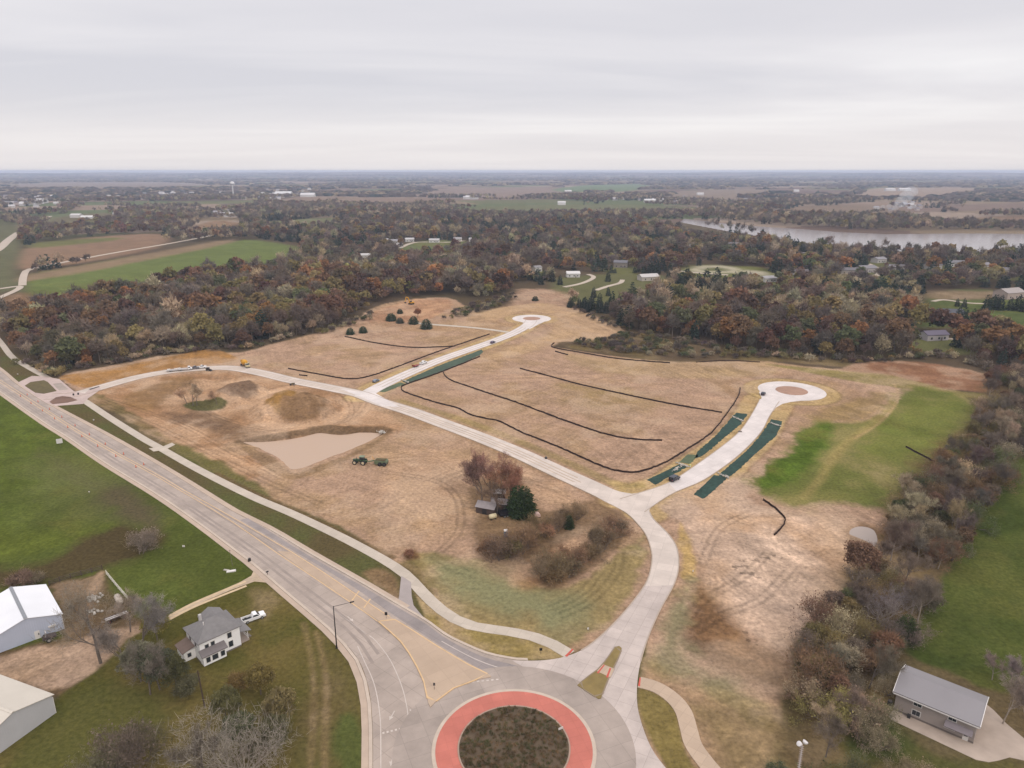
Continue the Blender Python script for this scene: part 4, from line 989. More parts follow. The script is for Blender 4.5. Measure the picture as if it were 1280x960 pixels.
PROTO = {
    'bare_near': [proto_bare(s, 12, 5.4, 7, 3600, (0.035, 0.075), (0.6, 1.7), 500, 0.13) for s in (1, 2, 3, 4)],
    'bare_big': [proto_bare(s, 17, 6.8, 8, 2600, (0.035, 0.07), (0.7, 2.0), 0, levels=4, tube_n=7) for s in (11, 12)],
    'pale_big': [proto_bare(15, 14, 7.0, 10, 3200, (0.04, 0.085), (0.8, 2.2), 0, levels=4, tube_n=7, stems=3)],
    'shrub_near': [proto_bare(s, 4.6, 2.4, 5, 2200, (0.03, 0.06), (0.4, 1.2), 700, 0.13, stems=6) for s in (21, 22, 23, 24)],
    'leafy_near': [proto_leafy(s, 11, 4.8, 4200, 0.26, 46, 0.1, 600, (0.05, 0.09), (0.6, 1.4)) for s in (31, 32, 33)],
    'conifer_near': [proto_conifer(s, 11, 3.9, 3000, 0.55, 0.04, 0.8, 0.75) for s in (41, 42)],
    'cedar_round': [proto_conifer(s, 8.0, 4.4, 1500, 0.75, 0.0, 0.55, 0.85) for s in (43, 44)],
    'bare_mid': [proto_leafy(s, 14, 5.2, 240, 0.48, 26, 0.07, 760, (0.12, 0.28), (1.2, 2.6), 1.05) for s in range(51, 57)],
    'oak_mid': [proto_leafy(s, 14, 5.6, 900, 0.55, 34, 0.09, 60, (0.2, 0.3), (1.2, 2.0)) for s in range(61, 66)],
    'conifer_mid': [proto_conifer(s, 14, 3.8, 420, 1.1, 0.06, 0.8, 0.35) for s in (71, 72, 73)],
    'brush_mid': [proto_leafy(s, 3.6, 3.0, 220, 0.35, 16, 0.0, 240, (0.08, 0.16), (0.6, 1.5)) for s in (81, 82, 83)],
    'bush_near': [proto_leafy(s, 3.8, 2.7, 1500, 0.17, 26, 0.0, 900, (0.035, 0.07), (0.5, 1.3)) for s in (91, 92, 93)],
}
PMESH = {}
def pmesh(kind, i, bark):
    k = (kind, i, bark.name)
    if k not in PMESH:
        w, c = PROTO[kind][i]
        PMESH[k] = (big_mesh('trunk', w[0], w[1], bark), big_mesh('crown', c[0], c[1], M_CROWN))
    return PMESH[k]
_first = {}
TCOUNT = {}
def dull(c):
    return (c.mean() + (c - c.mean()) * 0.84) * np.array((0.98, 1.0, 0.97))
def tree(name, kind, xy, s, rgb, label, group, rng, cat='tree', bark=None, sz=None, k=None, z=None, var=0.12):
    """one tree or shrub: an Empty with its trunk and its crown (shared shapes, own colour, size and turn)"""
    i = int(rng.integers(0, len(PROTO[kind]))); bark = bark or M_BARK
    key = (kind, i, bark.name)
    if key not in _first:
        r = empty(name, (0, 0, 0)); t, c = pmesh(kind, i, bark)
        link('trunk', t, r); link('crown', c, r); _first[key] = r; root = r
    else:
        src = _first[key]; root = src.copy(); C.objects.link(root); root.name = name
        for ch in src.children:
            d = ch.copy(); C.objects.link(d); d.parent = root; d.name = ch.name.split('.')[0]
    root.location = (xy[0], xy[1], (gz(xy[0], xy[1]) if z is None else z)); root.rotation_euler = (0, 0, rng.uniform(0, 6.28))
    root.scale = (s, s, s * (sz or rng.uniform(0.9, 1.12)))
    c = dull(alb(*rgb, k or K_CROWN)) * np.exp(rng.normal(size=3) * np.array([0.05, 0.04, 0.05]) + rng.normal() * var)
    for ch in root.children:
        ch.color = (*[float(min(v, 0.8)) for v in c], 1)
    for q in ('label', 'category', 'group'):
        if q in root: del root[q]
    tag(root, label, cat, group); TCOUNT[name] = TCOUNT.get(name, 0) + 1
    return root

# ------------------------------------------------------------------ woods
PAL = {  # crown colours as the photo shows them
    'grey-brown': (96, 84, 72), 'mauve-brown': (86, 74, 66), 'tan-grey': (132, 116, 92), 'russet': (100, 76, 56), 'dark red': (84, 62, 52),
    'golden olive': (108, 94, 56), 'olive green': (80, 80, 54), 'orange': (122, 86, 52), 'dark green': (44, 53, 44)}
W_LEFT = [(0, 405), (12, 431), (33, 452), (62, 468), (76, 467), (112, 459), (150, 453), (200, 442), (250, 437), (300, 437), (330, 431), (365, 421), (400, 416), (425, 406), (453, 391), (468, 380), (500, 372), (565, 369), (600, 377), (640, 366), (640, 354), (690, 352), (690, 340), (560, 326), (480, 330), (420, 334), (370, 332), (330, 342), (250, 350), (190, 362), (120, 378), (70, 384), (50, 394), (20, 402)]
W_MID = [(370, 330), (380, 306), (330, 300), (312, 292), (300, 276), (330, 268), (450, 268), (640, 270), (760, 272), (835, 284), (880, 299), (910, 312), (850, 333), (830, 345), (690, 338), (560, 324), (480, 328), (420, 332)]
W_RIGHT = [(700, 374), (716, 388), (740, 400), (765, 411), (800, 417), (850, 425), (900, 435), (950, 442), (1010, 448), (1060, 452), (1100, 450), (1140, 445), (1180, 442), (1238, 462), (1300, 478), (1400, 470), (1400, 440), (1290, 434), (1240, 416), (1160, 412), (1140, 400), (1148, 376), (1160, 362), (1280, 364), (1400, 368), (1400, 321), (1280, 321), (1140, 322), (1060, 317), (1000, 310), (920, 300), (885, 297), (850, 333), (838, 362), (790, 380), (745, 384)]
W_BANK = [(860, 270), (900, 275), (960, 281), (1050, 287), (1110, 289), (1200, 288), (1280, 289), (1500, 291), (1500, 282), (1280, 284), (1190, 281), (1130, 272), (1060, 274), (960, 268), (900, 264)]
W_LSIDE = [(28, 296), (60, 292), (150, 290), (240, 284), (232, 274), (160, 276), (110, 280), (60, 282), (40, 284)]
BUILD_CLEAR = []     # (x, y, radius) filled by the far houses below
FAR_HOUSES = [  # base pixel, length, depth, wall height, turn in degrees, wall colour, roof colour, label
    ((716, 346), 14, 9, 4.0, 5, (232, 228, 222), (226, 222, 218), 'white farm shed on the lawn behind the dark conifers'),
    ((810, 350), 20, 11, 4.0, 18, (206, 196, 184), (206, 200, 196), 'pale roofed barn at the edge of the wood beside the two drives'),
    ((776, 334), 16, 10, 6.0, -15, (150, 140, 130), (120, 118, 122), 'grey house with a dark gable among the trees behind the white shed'),
    ((671, 339), 9, 8, 4.5, 30, (228, 224, 216), (150, 146, 144), 'small white house half hidden by conifers left of the white shed'),
    ((870, 308), 18, 10, 5.0, 25, (232, 230, 226), (150, 146, 148), 'white gabled house in the trees below the river'),
    ((918, 309), 18, 11, 5.0, -20, (196, 188, 182), (120, 112, 112), 'brown roofed house in the trees right of the white gabled house'),
    ((543, 303), 16, 9, 4.0, 0, (226, 222, 216), (196, 192, 190), 'long white house on the green lawn in the middle wood'),
    ((572, 301), 13, 9, 3.6, 10, (220, 214, 206), (170, 166, 166), 'pale house on the lawn right of the long white house'),
    ((592, 302), 14, 10, 4.0, -5, (224, 220, 214), (180, 176, 176), 'small pale house at the far right end of the green lawn'),
    ((512, 302), 14, 9, 4.0, 15, (226, 222, 216), (204, 200, 198), 'white house left of the green lawn in the middle wood'),
    ((493, 304), 16, 9, 4.0, -10, (214, 208, 202), (160, 156, 158), 'grey roofed house among trees left of the green lawn'),
    ((480, 303), 14, 9, 4.0, 20, (220, 216, 210), (188, 184, 182), 'small white house leftmost by the green lawn'),
    ((497, 309), 15, 9, 3.5, 5, (226, 222, 216), (210, 206, 202), 'low white house below the row of houses by the lawn'),
    ((456, 322), 16, 9, 3.5, 8, (226, 220, 214), (206, 202, 198), 'low pale house alone in the wood below the lawn'),
    ((1187, 396), 17, 10, 4.0, -12, (180, 172, 164), (92, 92, 98), 'dark roofed house behind dark conifers beside the green field'),
    ((1260, 372), 22, 14, 5.5, 20, (190, 172, 160), (172, 162, 156), 'large tan roofed house behind a row of dark conifers'),
    ((1166, 424), 16, 9, 4.0, 10, (198, 190, 190), (110, 102, 116), 'purple grey roofed house in the right wood edge'),
    ((1082, 340), 20, 11, 5.0, 12, (190, 182, 178), (140, 136, 138), 'grey house among bare trees close to the river'),
    ((1060, 342), 18, 10, 4.5, -8, (176, 166, 158), (120, 116, 118), 'dark house left of the grey house near the river'),
    ((1005, 322), 16, 10, 4.5, 20, (196, 190, 184), (140, 136, 136), 'pale house among trees near the river bend'),
    ((1195, 333), 18, 10, 5.0, -15, (210, 204, 198), (130, 126, 128), 'pale house by the two dark conifers on the river bank'),
    ((1165, 336), 18, 10, 5.0, 10, (186, 178, 172), (116, 110, 112), 'brown house on the river bank among bare trees'),
    ((1098, 328), 16, 10, 4.5, 25, (214, 208, 202), (150, 146, 148), 'pale house at the end of the lane near the river trees'),
    ((1120, 338), 16, 10, 4.5, -18, (198, 190, 184), (128, 122, 124), 'brown roofed house right of the lane near the river'),
    ((1040, 330), 15, 9, 4.5, 12, (206, 200, 194), (160, 156, 158), 'grey roofed house left of the lane near the river'),
    ((1225, 336), 18, 11, 5.0, 8, (210, 202, 196), (144, 138, 140), 'grey roofed house in trees behind the dark conifer row'),
    ((1258, 342), 16, 10, 4.5, -14, (200, 192, 186), (120, 114, 116), 'dark roofed house near the right end of the river woods'),
    ((960, 352), 15, 9, 4.0, 20, (216, 210, 204), (170, 166, 166), 'small pale house beside the gravel beds'),
    ((1000, 344), 15, 9, 4.5, -8, (196, 188, 182), (124, 118, 120), 'small brown house in the wood right of the gravel beds'),
    ((150, 269), 28, 18, 5.0, 4, (232, 228, 222), (226, 224, 220), 'long white commercial building at the end of the pale road'),
    ((197, 269), 22, 14, 5.0, 0, (230, 226, 220), (222, 218, 214), 'white commercial building right of the long one'),
    ((185, 268), 20, 14, 6.0, 10, (224, 220, 216), (206, 202, 200), 'small white commercial building between two larger ones'),
    ((170, 269), 22, 12, 5.0, -6, (220, 214, 208), (190, 186, 186), 'grey roofed commercial building among the white ones'),
    ((110, 274), 26, 16, 5.0, 8, (230, 226, 220), (224, 220, 216), 'wide white shed beside the pale curving road'),
    ((96, 272), 24, 16, 6.0, 0, (226, 220, 214), (214, 210, 206), 'white shed left of the wide white shed'),
    ((355, 246), 70, 40, 14, 0, (232, 230, 226), (226, 224, 222), 'big white school like block beyond the town'),
    ((385, 246), 60, 36, 9, 5, (230, 226, 222), (224, 220, 218), 'long white flat building right of the big white block'),
    ((590, 249), 50, 24, 9, 0, (234, 230, 226), (226, 222, 220), 'bright white barn in the far tan field'),
    ((583, 249), 24, 16, 8, 0, (224, 220, 216), (206, 202, 200), 'small white barn left of the bright white barn'),
    ((812, 253), 40, 20, 8, 0, (234, 230, 226), (228, 224, 222), 'long white farm building on the far green slope'),
    ((822, 252), 40, 20, 8, 0, (232, 228, 224), (226, 222, 220), 'white farm building right of its long neighbour on the far slope'),
    ((702, 256), 26, 18, 8, 0, (232, 228, 224), (222, 218, 216), 'tiny white farmhouse in the far fields left of the slope farm'),
    ((710, 241), 36, 22, 9, 0, (232, 228, 224), (222, 218, 216), 'tiny white barn near the far pale green field'),
    ((1130, 239), 60, 30, 9, 0, (234, 230, 226), (226, 222, 220), 'pale warehouse at the far tan field near the horizon'),
    ((1112, 239), 50, 26, 9, 0, (230, 226, 222), (220, 216, 214), 'pale warehouse left of its neighbour near the horizon'),
    ((875, 244), 30, 18, 8, 0, (232, 228, 224), (222, 218, 216), 'tiny white barn far off above the river head'),
    ((995, 240), 26, 18, 8, 0, (232, 228, 224), (222, 218, 216), 'tiny white barn in the far fields right of the river head'),
]
for h in FAR_HOUSES:
    p = at(*h[0]); BUILD_CLEAR.append((p[0], p[1], max(h[1], h[2]) * 0.62 + 4))
    d = p / np.hypot(*p)                                # keep a little sight line open in front of it
    if np.hypot(*p) < 1600:
        lj = np.random.default_rng(int(h[0][0])); sx = lj.normal() * 5
        BUILD_CLEAR += [(p[0] - d[0] * 20 + sx, p[1] - d[1] * 20, 17), (p[0] - d[0] * 42 - sx, p[1] - d[1] * 42, 14), (p[0] - d[0] * 60, p[1] - d[1] * 60, 9)]
# the far town's houses
TOWN = []
tr_ = np.random.default_rng(99)
for poly, n, lab in (([(-30, 262), (-30, 247), (88, 244), (92, 254), (40, 262)], 48, 'tiny pale house in the far town at the left edge'), ([(80, 246), (240, 237), (300, 236), (300, 250), (240, 254), (90, 252)], 44, 'tiny pale house in the far town left of the water tower'),
                     ([(296, 252), (300, 236), (420, 236), (420, 248), (330, 252)], 40, 'tiny pale house in the far town right of the water tower'), ([(1070, 266), (1085, 258), (1160, 254), (1175, 260), (1120, 268)], 14, 'tiny pale house beyond the river near the smoke'),
                     ([(855, 268), (880, 262), (960, 260), (960, 266), (900, 270)], 10, 'tiny pale house on the far river bank'), ([(255, 275), (262, 268), (300, 264), (308, 272)], 9, 'tiny pale house in the trees below the far town'), ([(640, 258), (700, 250), (900, 240), (1000, 240), (1000, 256), (800, 262)], 14, 'tiny pale farm building scattered in the far fields')):
    G = ats(poly); lo, hi = G.min(0), G.max(0); c = 0
    while c < n:
        # spread over the picture of the ground, so nearer streets are as full as farther ones
        i, j = tr_.integers(0, len(poly), 2); w_ = tr_.dirichlet(np.ones(len(poly))); q = np.array(poly, float).T @ w_
        p = at(q[0] + tr_.normal() * 4, q[1] + tr_.normal() * .8)
        if p[1] < 1200: continue
        TOWN.append((p, lab)); c += 1; dd_ = p / np.hypot(*p)
        BUILD_CLEAR.append((p[0], p[1], 13)); BUILD_CLEAR.append((p[0] - dd_[0] * 22, p[1] - dd_[1] * 22, 13)); BUILD_CLEAR.append((p[0] - dd_[0] * 44, p[1] - dd_[1] * 44, 12))
ROAD_CLEAR = [(ats(P), w) for P, w in (([(12, 299), (24, 290)], 14), ([(28, 357), (29, 347), (33, 338), (40, 336), (90, 326), (150, 315), (215, 304), (285, 290)], 9), ([(50, 277), (60, 270), (95, 267), (132, 256)], 26), ([(1080, 350), (1100, 342), (1085, 330)], 9), (PATH_W[:8], 5), (STREET_A, 8))]
def allowed(P, margin=4.0):
    x, y = P[:, 0], P[:, 1]; ok = np.ones(len(P), bool)
    for G, c in G_FAR:
        lo, hi = G.min(0) - 8, G.max(0) + 8
        k = np.where((x > lo[0]) & (x < hi[0]) & (y > lo[1]) & (y < hi[1]))[0]
        if len(k): ok[k] &= ~inside(G, x[k], y[k])
    for (bx, by, br) in BUILD_CLEAR: ok &= np.hypot(x - bx, y - by) > br
    for G, w in ROAD_CLEAR: ok &= seg_dist(G, x, y) > w
    G = G_RIVER; ok &= ~(inside(G, x, y) | (seg_dist(G, x, y, True) < 5))
    return ok
def scatter(poly, spacing, rng, jit=0.42):
    G = ats(poly) if poly is not None else None
    lo, hi = G.min(0), G.max(0)
    gx, gy = np.meshgrid(np.arange(lo[0], hi[0], spacing), np.arange(lo[1], hi[1], spacing))
    P = np.stack([gx.ravel(), gy.ravel()], 1) + rng.uniform(-jit, jit, (gx.size, 2)) * spacing
    return P[inside(G, P[:, 0], P[:, 1])]
rng = np.random.default_rng(5)
woods = []   # (xy, kind, colour name, wood name, edge distance, scale)
for poly, wn, sp in ((W_LEFT, 'left wood', 7.6), (W_RIGHT, 'right wood', 8.2), (W_MID, 'middle wood', 9.5), (W_BANK, 'river wood', 11.0), (W_LSIDE, 'left wood', 10.0)):
    P = scatter(poly, sp, rng); P = P[allowed(P)]
    if wn == 'right wood': P = P[~inside(ats(SITE), P[:, 0], P[:, 1])]
    G = ats(poly); ed = seg_dist(G, P[:, 0], P[:, 1], True)
    n1 = fbm(P[:, 0] / 45, P[:, 1] / 45, 3, 201); n2 = fbm(P[:, 0] / 22, P[:, 1] / 22, 2, 207); n3 = fbm(P[:, 0] / 60, P[:, 1] / 40, 3, 213)
    for i in range(len(P)):
        r = rng.random(); d = np.hypot(*P[i]); x, y = P[i]
        kind, cn = 'bare_mid', ('grey-brown', 'mauve-brown', 'tan-grey', 'grey-brown', 'mauve-brown')[int(r * 4.999)]
        warm = n1[i] + 0.25 * (n2[i] - 0.5)
        if wn == 'left wood':
            warm += 0.012 + 0.10 * sstep(430, 560, d) - 0.10 * sstep(640, 760, d) - (0.09 if d < 420 else 0)
        if wn == 'right wood':
            warm += 0.12 * math.exp(-((d - 520) / 60) ** 2) - (0.12 if d < 440 else 0) - (0.05 if d > 650 else 0)
        if wn == 'middle wood': warm += -0.02
        if wn == 'river wood': warm -= 0.15
        if warm > 0.553 and r < 0.72:
            kind = 'oak_mid'; cn = ('russet', 'russet', 'dark red', 'golden olive', 'orange', 'russet', 'dark red')[int(rng.random() * 6.999)]
        elif r > 0.90: kind, cn = 'oak_mid', ('olive green', 'golden olive')[int(rng.random() * 1.999)]
        if wn == 'right wood' and 545 < d < 760 and 60 < x < 420 and kind == 'bare_mid' and rng.random() < .6: cn = 'tan-grey'
        if wn == 'right wood' and d > 540 and n2[i] > .60 and rng.random() < .8: continue
        if wn == 'middle wood' and n2[i] > .66: continue
        g = n3[i]
        if (g > 0.585 and wn in ('middle wood', 'right wood') and d > 560 and rng.random() < 0.8) or rng.random() < (0.035 if wn != 'left wood' else 0.008):
            kind, cn = 'conifer_mid', 'dark green'
        if wn == 'right wood' and d > 560 and kind == 'bare_mid' and rng.random() < 0.25: kind, cn = 'oak_mid', ('olive green', 'golden olive', 'russet')[int(rng.random() * 2.999)]
        woods.append((P[i], kind, cn, wn, ed[i], (rng.uniform(0.52, 1.0) if rng.random() < .72 else rng.uniform(1.0, 1.45)) * (0.8 + 0.4 * n2[i]) * (0.85 if ed[i] < 6 else 1.0), d))
# dark conifers the photo shows near the houses
for px, py, s in [(663, 350, .9), (672, 352, 1.0), (680, 350, .85), (690, 352, .95), (655, 347, .9), (645, 348, .8), (700, 356, .8), (760, 352, .8), (1128, 396, .9), (1118, 400, .8), (1136, 392, .8),
                  (1205, 404, .9), (1215, 408, .95), (1198, 400, .8), (1222, 408, .7), (1196, 383, .55), (1205, 384, .6), (1232, 388, .9), (1240, 387, .95), (1250, 388, .9), (1262, 388, .8), (1272, 388, 1.0), (1280, 390, 1.0), (1245, 384, .8),
                  (1168, 331, 1.0), (1176, 331, 1.0), (835, 352, .8), (1060, 400, .9), (742, 372, .7), (760, 370, .6), (676, 356, .8)]:
    p = at(px, py); woods.append((p, 'conifer_mid', 'dark green', 'house conifers', 0, s, np.hypot(*p)))
woods.sort(key=lambda w: w[6])
KN = {'bare_mid': ('bare_tree', 200), 'oak_mid': ('oak_tree', 200), 'conifer_mid': ('conifer', 110)}
used = {}; rest = []
for w in woods:
    xy, kind, cn, wn, ed, s, d = w
    nm, lim = KN[kind]
    if used.get(nm, 0) >= lim and wn != 'house conifers' or abs(xy[0]) > xy[1] * 0.78 + 10 or d > 1050:
        rest.append(w); continue
    used[nm] = used.get(nm, 0) + 1
    where = 'at the near edge of' if ed < 9 and d < 800 else 'inside'
    thing = {'bare_mid': 'leafless twiggy tree', 'oak_mid': 'full crowned tree', 'conifer_mid': 'pointed conifer'}[kind]
    lab = f'{cn} {thing} {where} the {wn}' if wn != 'house conifers' else 'dark green pointed conifer standing near the houses beyond the site'
    tree(nm, kind, xy, s, PAL[cn], lab, lab.replace('tree', 'trees').replace('conifer standing', 'conifers standing'), rng, z=0.0)
# everything past those counts is one mass
def thin(kind, n, grow, rng):
    out = []
    for w, c in PROTO[kind]:
        V = c[0].reshape(-1, 4, 3); k = rng.permutation(len(V))[:n]
        q = V[k]; m = q.mean(1, keepdims=True); out.append((m + (q - m) * np.array(grow)).astype(np.float32))
    return out
LOW = {'brush_mid': thin('brush_mid', 170, 1.5, rng), 'bare_mid': thin('bare_mid', 260, 1.75, rng), 'oak_mid': thin('oak_mid', 260, 1.7, rng), 'conifer_mid': thin('conifer_mid', 220, 1.6, rng)}
FAR = {'bare_mid': thin('bare_mid', 70, 3.0, rng), 'oak_mid': thin('oak_mid', 70, 3.0, rng), 'conifer_mid': thin('conifer_mid', 60, 2.6, rng)}
def mass(items, lib, name, label, k_col=1.0, cat='woodland'):
    Vs, Cs = [], []
    P = np.array([w[0] for w in items]); Z = ground_z(P[:, 0].copy(), P[:, 1].copy())
    for (w, z) in zip(items, Z):
        xy, kind, cn, wn, ed, s, d = w
        q = lib[kind][int(rng.integers(0, len(lib[kind])))]
        a = rng.uniform(0, 6.28); ca, sa = math.cos(a) * s, math.sin(a) * s
        v = np.empty_like(q); v[..., 0] = q[..., 0] * ca - q[..., 1] * sa + xy[0]; v[..., 1] = q[..., 0] * sa + q[..., 1] * ca + xy[1]; v[..., 2] = np.maximum(q[..., 2], 0.1) * s * rng.uniform(0.85, 1.15) + z
        c = (dull(alb(*PAL[cn], K_CROWN)) if isinstance(cn, str) else cn) * np.exp(rng.normal(size=3) * 0.05 + rng.normal() * 0.14) * k_col
        Vs.append(v.reshape(-1, 3)); Cs.append(np.broadcast_to(c, (v.shape[0] * 4, 3)))
    V = np.concatenate(Vs); me = big_mesh(name, V, np.arange(len(V)).reshape(-1, 4), M_WOODLAND, False, np.concatenate(Cs))
    return tag(link(name, me), label, cat, None, 'stuff')
mass(rest, LOW, 'woodland', 'mixed autumn woodland beyond the building site reading as one mass')
# farther woods: groves and tree lines between the fields, out to the horizon
far_items = []
gx, gy = np.meshgrid(np.arange(-2600, 2600, 13.5), np.arange(650, 3300, 13.5)); P = np.stack([gx.ravel(), gy.ravel()], 1) + rng.uniform(-6, 6, (gx.size, 2))
d = np.hypot(*P.T); P = P[(d > 900) & (np.abs(P[:, 0]) < P[:, 1] * 0.80 + 60) & (d < 3300)]
dens = fbm(P[:, 0] / 330, P[:, 1] / 260, 4, 301); belt = np.abs(fbm(P[:, 0] / 420, P[:, 1] / 420, 3, 311) - 0.5)
d = np.hypot(*P.T)
thr = 0.46 + 0.07 * sstep(1500, 2600, d)
keep = (dens > thr) | (belt < 0.014)
for poly in (W_LEFT, W_MID, W_RIGHT, W_BANK): keep &= ~inside(ats(poly), P[:, 0], P[:, 1])
keep &= ~inside(ats(SITE), P[:, 0], P[:, 1])
P = P[keep]; P = P[allowed(P)]
n3 = fbm(P[:, 0] / 120, P[:, 1] / 80, 3, 321); n1 = fbm(P[:, 0] / 150, P[:, 1] / 150, 3, 322)
for i in range(len(P)):
    r = rng.random()
    kind, cn = ('conifer_mid', 'dark green') if n3[i] > 0.64 and r < 0.7 else ('oak_mid', ('russet', 'dark red', 'olive green', 'golden olive', 'dark red')[int(rng.random() * 4.999)]) if n1[i] > 0.56 and r < 0.6 else ('bare_mid', ('grey-brown', 'mauve-brown', 'mauve-brown', 'tan-grey')[int(rng.random() * 3.999)])
    far_items.append((P[i], kind, cn, '', 0, rng.uniform(0.8, 1.25), 0))
mass(far_items, FAR, 'far_woodland', 'mauve brown groves and tree lines between the distant fields')
# beyond 3 km a tree is under a pixel or two: clumps
def clumps():
    N = 60000
    r = np.sqrt(rng.uniform(3200 ** 2, 16500 ** 2, N)) ; r = 3200 * (16500 / 3200) ** (rng.random(N) ** 0.8); a = np.radians(rng.uniform(-42, 42, N))
    P = np.stack([r * np.sin(a), r * np.cos(a)], 1)
    dn = fbm(P[:, 0] / 900, P[:, 1] / 700, 4, 401); belt = np.abs(fbm(P[:, 0] / 800, P[:, 1] / 800, 3, 411) - 0.5)
    k = (dn > 0.54) | (belt < 0.012); P = P[k]; P = P[allowed(P)]; r = np.hypot(*P.T)
    n = len(P); Z = ground_z(P[:, 0].copy(), P[:, 1].copy())
    # low faceted domes
    th = np.arange(6) * np.pi / 3
    base = np.concatenate([np.stack([np.cos(th), np.sin(th), 0 * th], 1), np.stack([0.75 * np.cos(th + .5), 0.75 * np.sin(th + .5), 0 * th + .65], 1), np.array([[0, 0, 1.0]])])
    w = (rng.uniform(9, 20, n) * (1 + r / 9000))[:, None, None]; h = rng.uniform(9, 15, n)
    V = base[None] * np.concatenate([w, w, np.ones_like(w)], 2) * (1 + 0.3 * rng.normal(size=(n, 13, 1)) * np.array([1, 1, 0.6]))
    V[:, :, 2] *= h[:, None]; V[:, :6, 2] = -1.0
    V += np.stack([P[:, 0], P[:, 1], Z], 1)[:, None]
    f = []
    for i in range(6):
        j = (i + 1) % 6; f += [(i, j, 6 + i), (j, 6 + j, 6 + i), (6 + i, 6 + j, 12)]
    F = (np.array(f)[None] + (np.arange(n) * 13)[:, None, None]).reshape(-1, 3)
    pal = np.array([alb(*PAL[c], 1.0) for c in ('grey-brown', 'mauve-brown', 'mauve-brown', 'dark green', 'tan-grey')])
    cc = pal[rng.integers(0, 5, n)] * np.exp(rng.normal(size=(n, 1)) * 0.15)
    me = big_mesh('distant_woodland', V.reshape(-1, 3), F, M_WOODLAND, False, np.repeat(cc, 13, 0))
    tag(link('distant_woodland', me), 'blue grey bands of woodland under the horizon', 'woodland', None, 'stuff')
clumps()

# ------------------------------------------------------------------ near trees and shrubs
rng = np.random.default_rng(17)
# the tree belt down the east side
BELT = [(1240, 472), (1300, 482), (1300, 565), (1268, 590), (1242, 628), (1220, 665), (1190, 705), (1165, 745), (1148, 790), (1125, 835), (1095, 860), (1075, 885), (1060, 930), (1060, 1000), (945, 1000), (955, 930), (978, 865), (1016, 800), (1052, 740), (1080, 705), (1105, 690), (1112, 650), (1140, 610), (1180, 572), (1205, 545), (1228, 515)]
P = scatter(BELT, 5.2, rng)
tops = [at(1003, 962), at(985, 905), at(1075, 722)]
dn = fbm(P[:, 0] / 16, P[:, 1] / 16, 3, 501)
ed = seg_dist(ats(BELT), P[:, 0], P[:, 1], True)
nb = 0
for i in range(len(P)):
    if dn[i] < 0.30 or min(np.hypot(*(P[i] - t)) for t in tops) < 4.5: continue
    d = np.hypot(*P[i]); r = rng.random()
    if r < 0.36:
        cn = ('grey-brown', 'mauve-brown', 'tan-grey', 'grey-brown')[int(rng.random() * 3.999)]
        tree('bare_tree', 'bare_near', P[i], rng.uniform(0.5, 0.82), PAL[cn], f'leafless {cn} tree in the belt along the east meadow', f'leafless {cn} trees in the belt along the east meadow', rng, bark=M_BARKPALE if rng.random() < .3 else M_BARK)
    elif r < 0.46:
        cn = ('russet', 'golden olive', 'olive green')[int(rng.random() * 2.999)]
        tree('oak_tree', 'leafy_near', P[i], rng.uniform(0.42, 0.62), PAL[cn], f'{cn} leafy tree in the belt along the east meadow', f'{cn} leafy trees in the belt along the east meadow', rng)
    else:
        cn = ('grey-brown', 'russet', 'tan-grey', 'golden olive', 'olive green', 'russet')[int(rng.random() * 5.999)]
        kk = ('shrub_near', 'bush_near')[int(rng.random() * 1.999)]
        tree('shrub', kk, P[i], rng.uniform(0.85, 1.5), PAL[cn], f'{cn} twiggy shrub in the belt along the east meadow', f'{cn} twiggy shrubs in the belt along the east meadow', rng, 'shrub')
def T(name, kind, px, py, s, rgb, label, cat='tree', **kw): return tree(name, kind, at(px, py), s, rgb, label, kw.pop('group', None), rng, cat, **kw)
T('oak_tree', 'leafy_near', 1073, 724, 1.0, (96, 74, 54), 'dark brown round tree beside the small pale pond')
T('shrub', 'bush_near', 1094, 716, 1.2, (118, 92, 70), 'brown bush right of the dark round tree by the pale pond', 'shrub')
T('conifer', 'conifer_near', 1131, 800, 0.72, (56, 66, 40), 'dark green conifer at the meadow edge above the grey roofed house')
T('bare_tree', 'pale_big', 1100, 775, 0.62, (112, 98, 90), 'wide grey leafless tree left of the lone belt conifer', bark=M_BARKPALE)
for px, py, s in ((1253, 905, .62), (1280, 890, .7), (1300, 870, .7), (1272, 868, .5), (1240, 850, .42)):
    T('bare_tree', 'bare_near', px, py, s, (120, 104, 96), 'grey leafless tree behind the grey roofed house', group='grey leafless trees behind the grey roofed house', bark=M_BARKPALE)
for px, py, s in ((1095, 905, 1.0), (1098, 935, .8), (1160, 985, .8), (1075, 925, 1.0), (1066, 905, 1.1), (1106, 868, .7), (1130, 975, .7)):
    T('shrub', 'shrub_near', px, py, s, (122, 104, 82), 'tan twiggy shrub below the patio of the grey roofed house', 'shrub', group='tan twiggy shrubs around the patio')
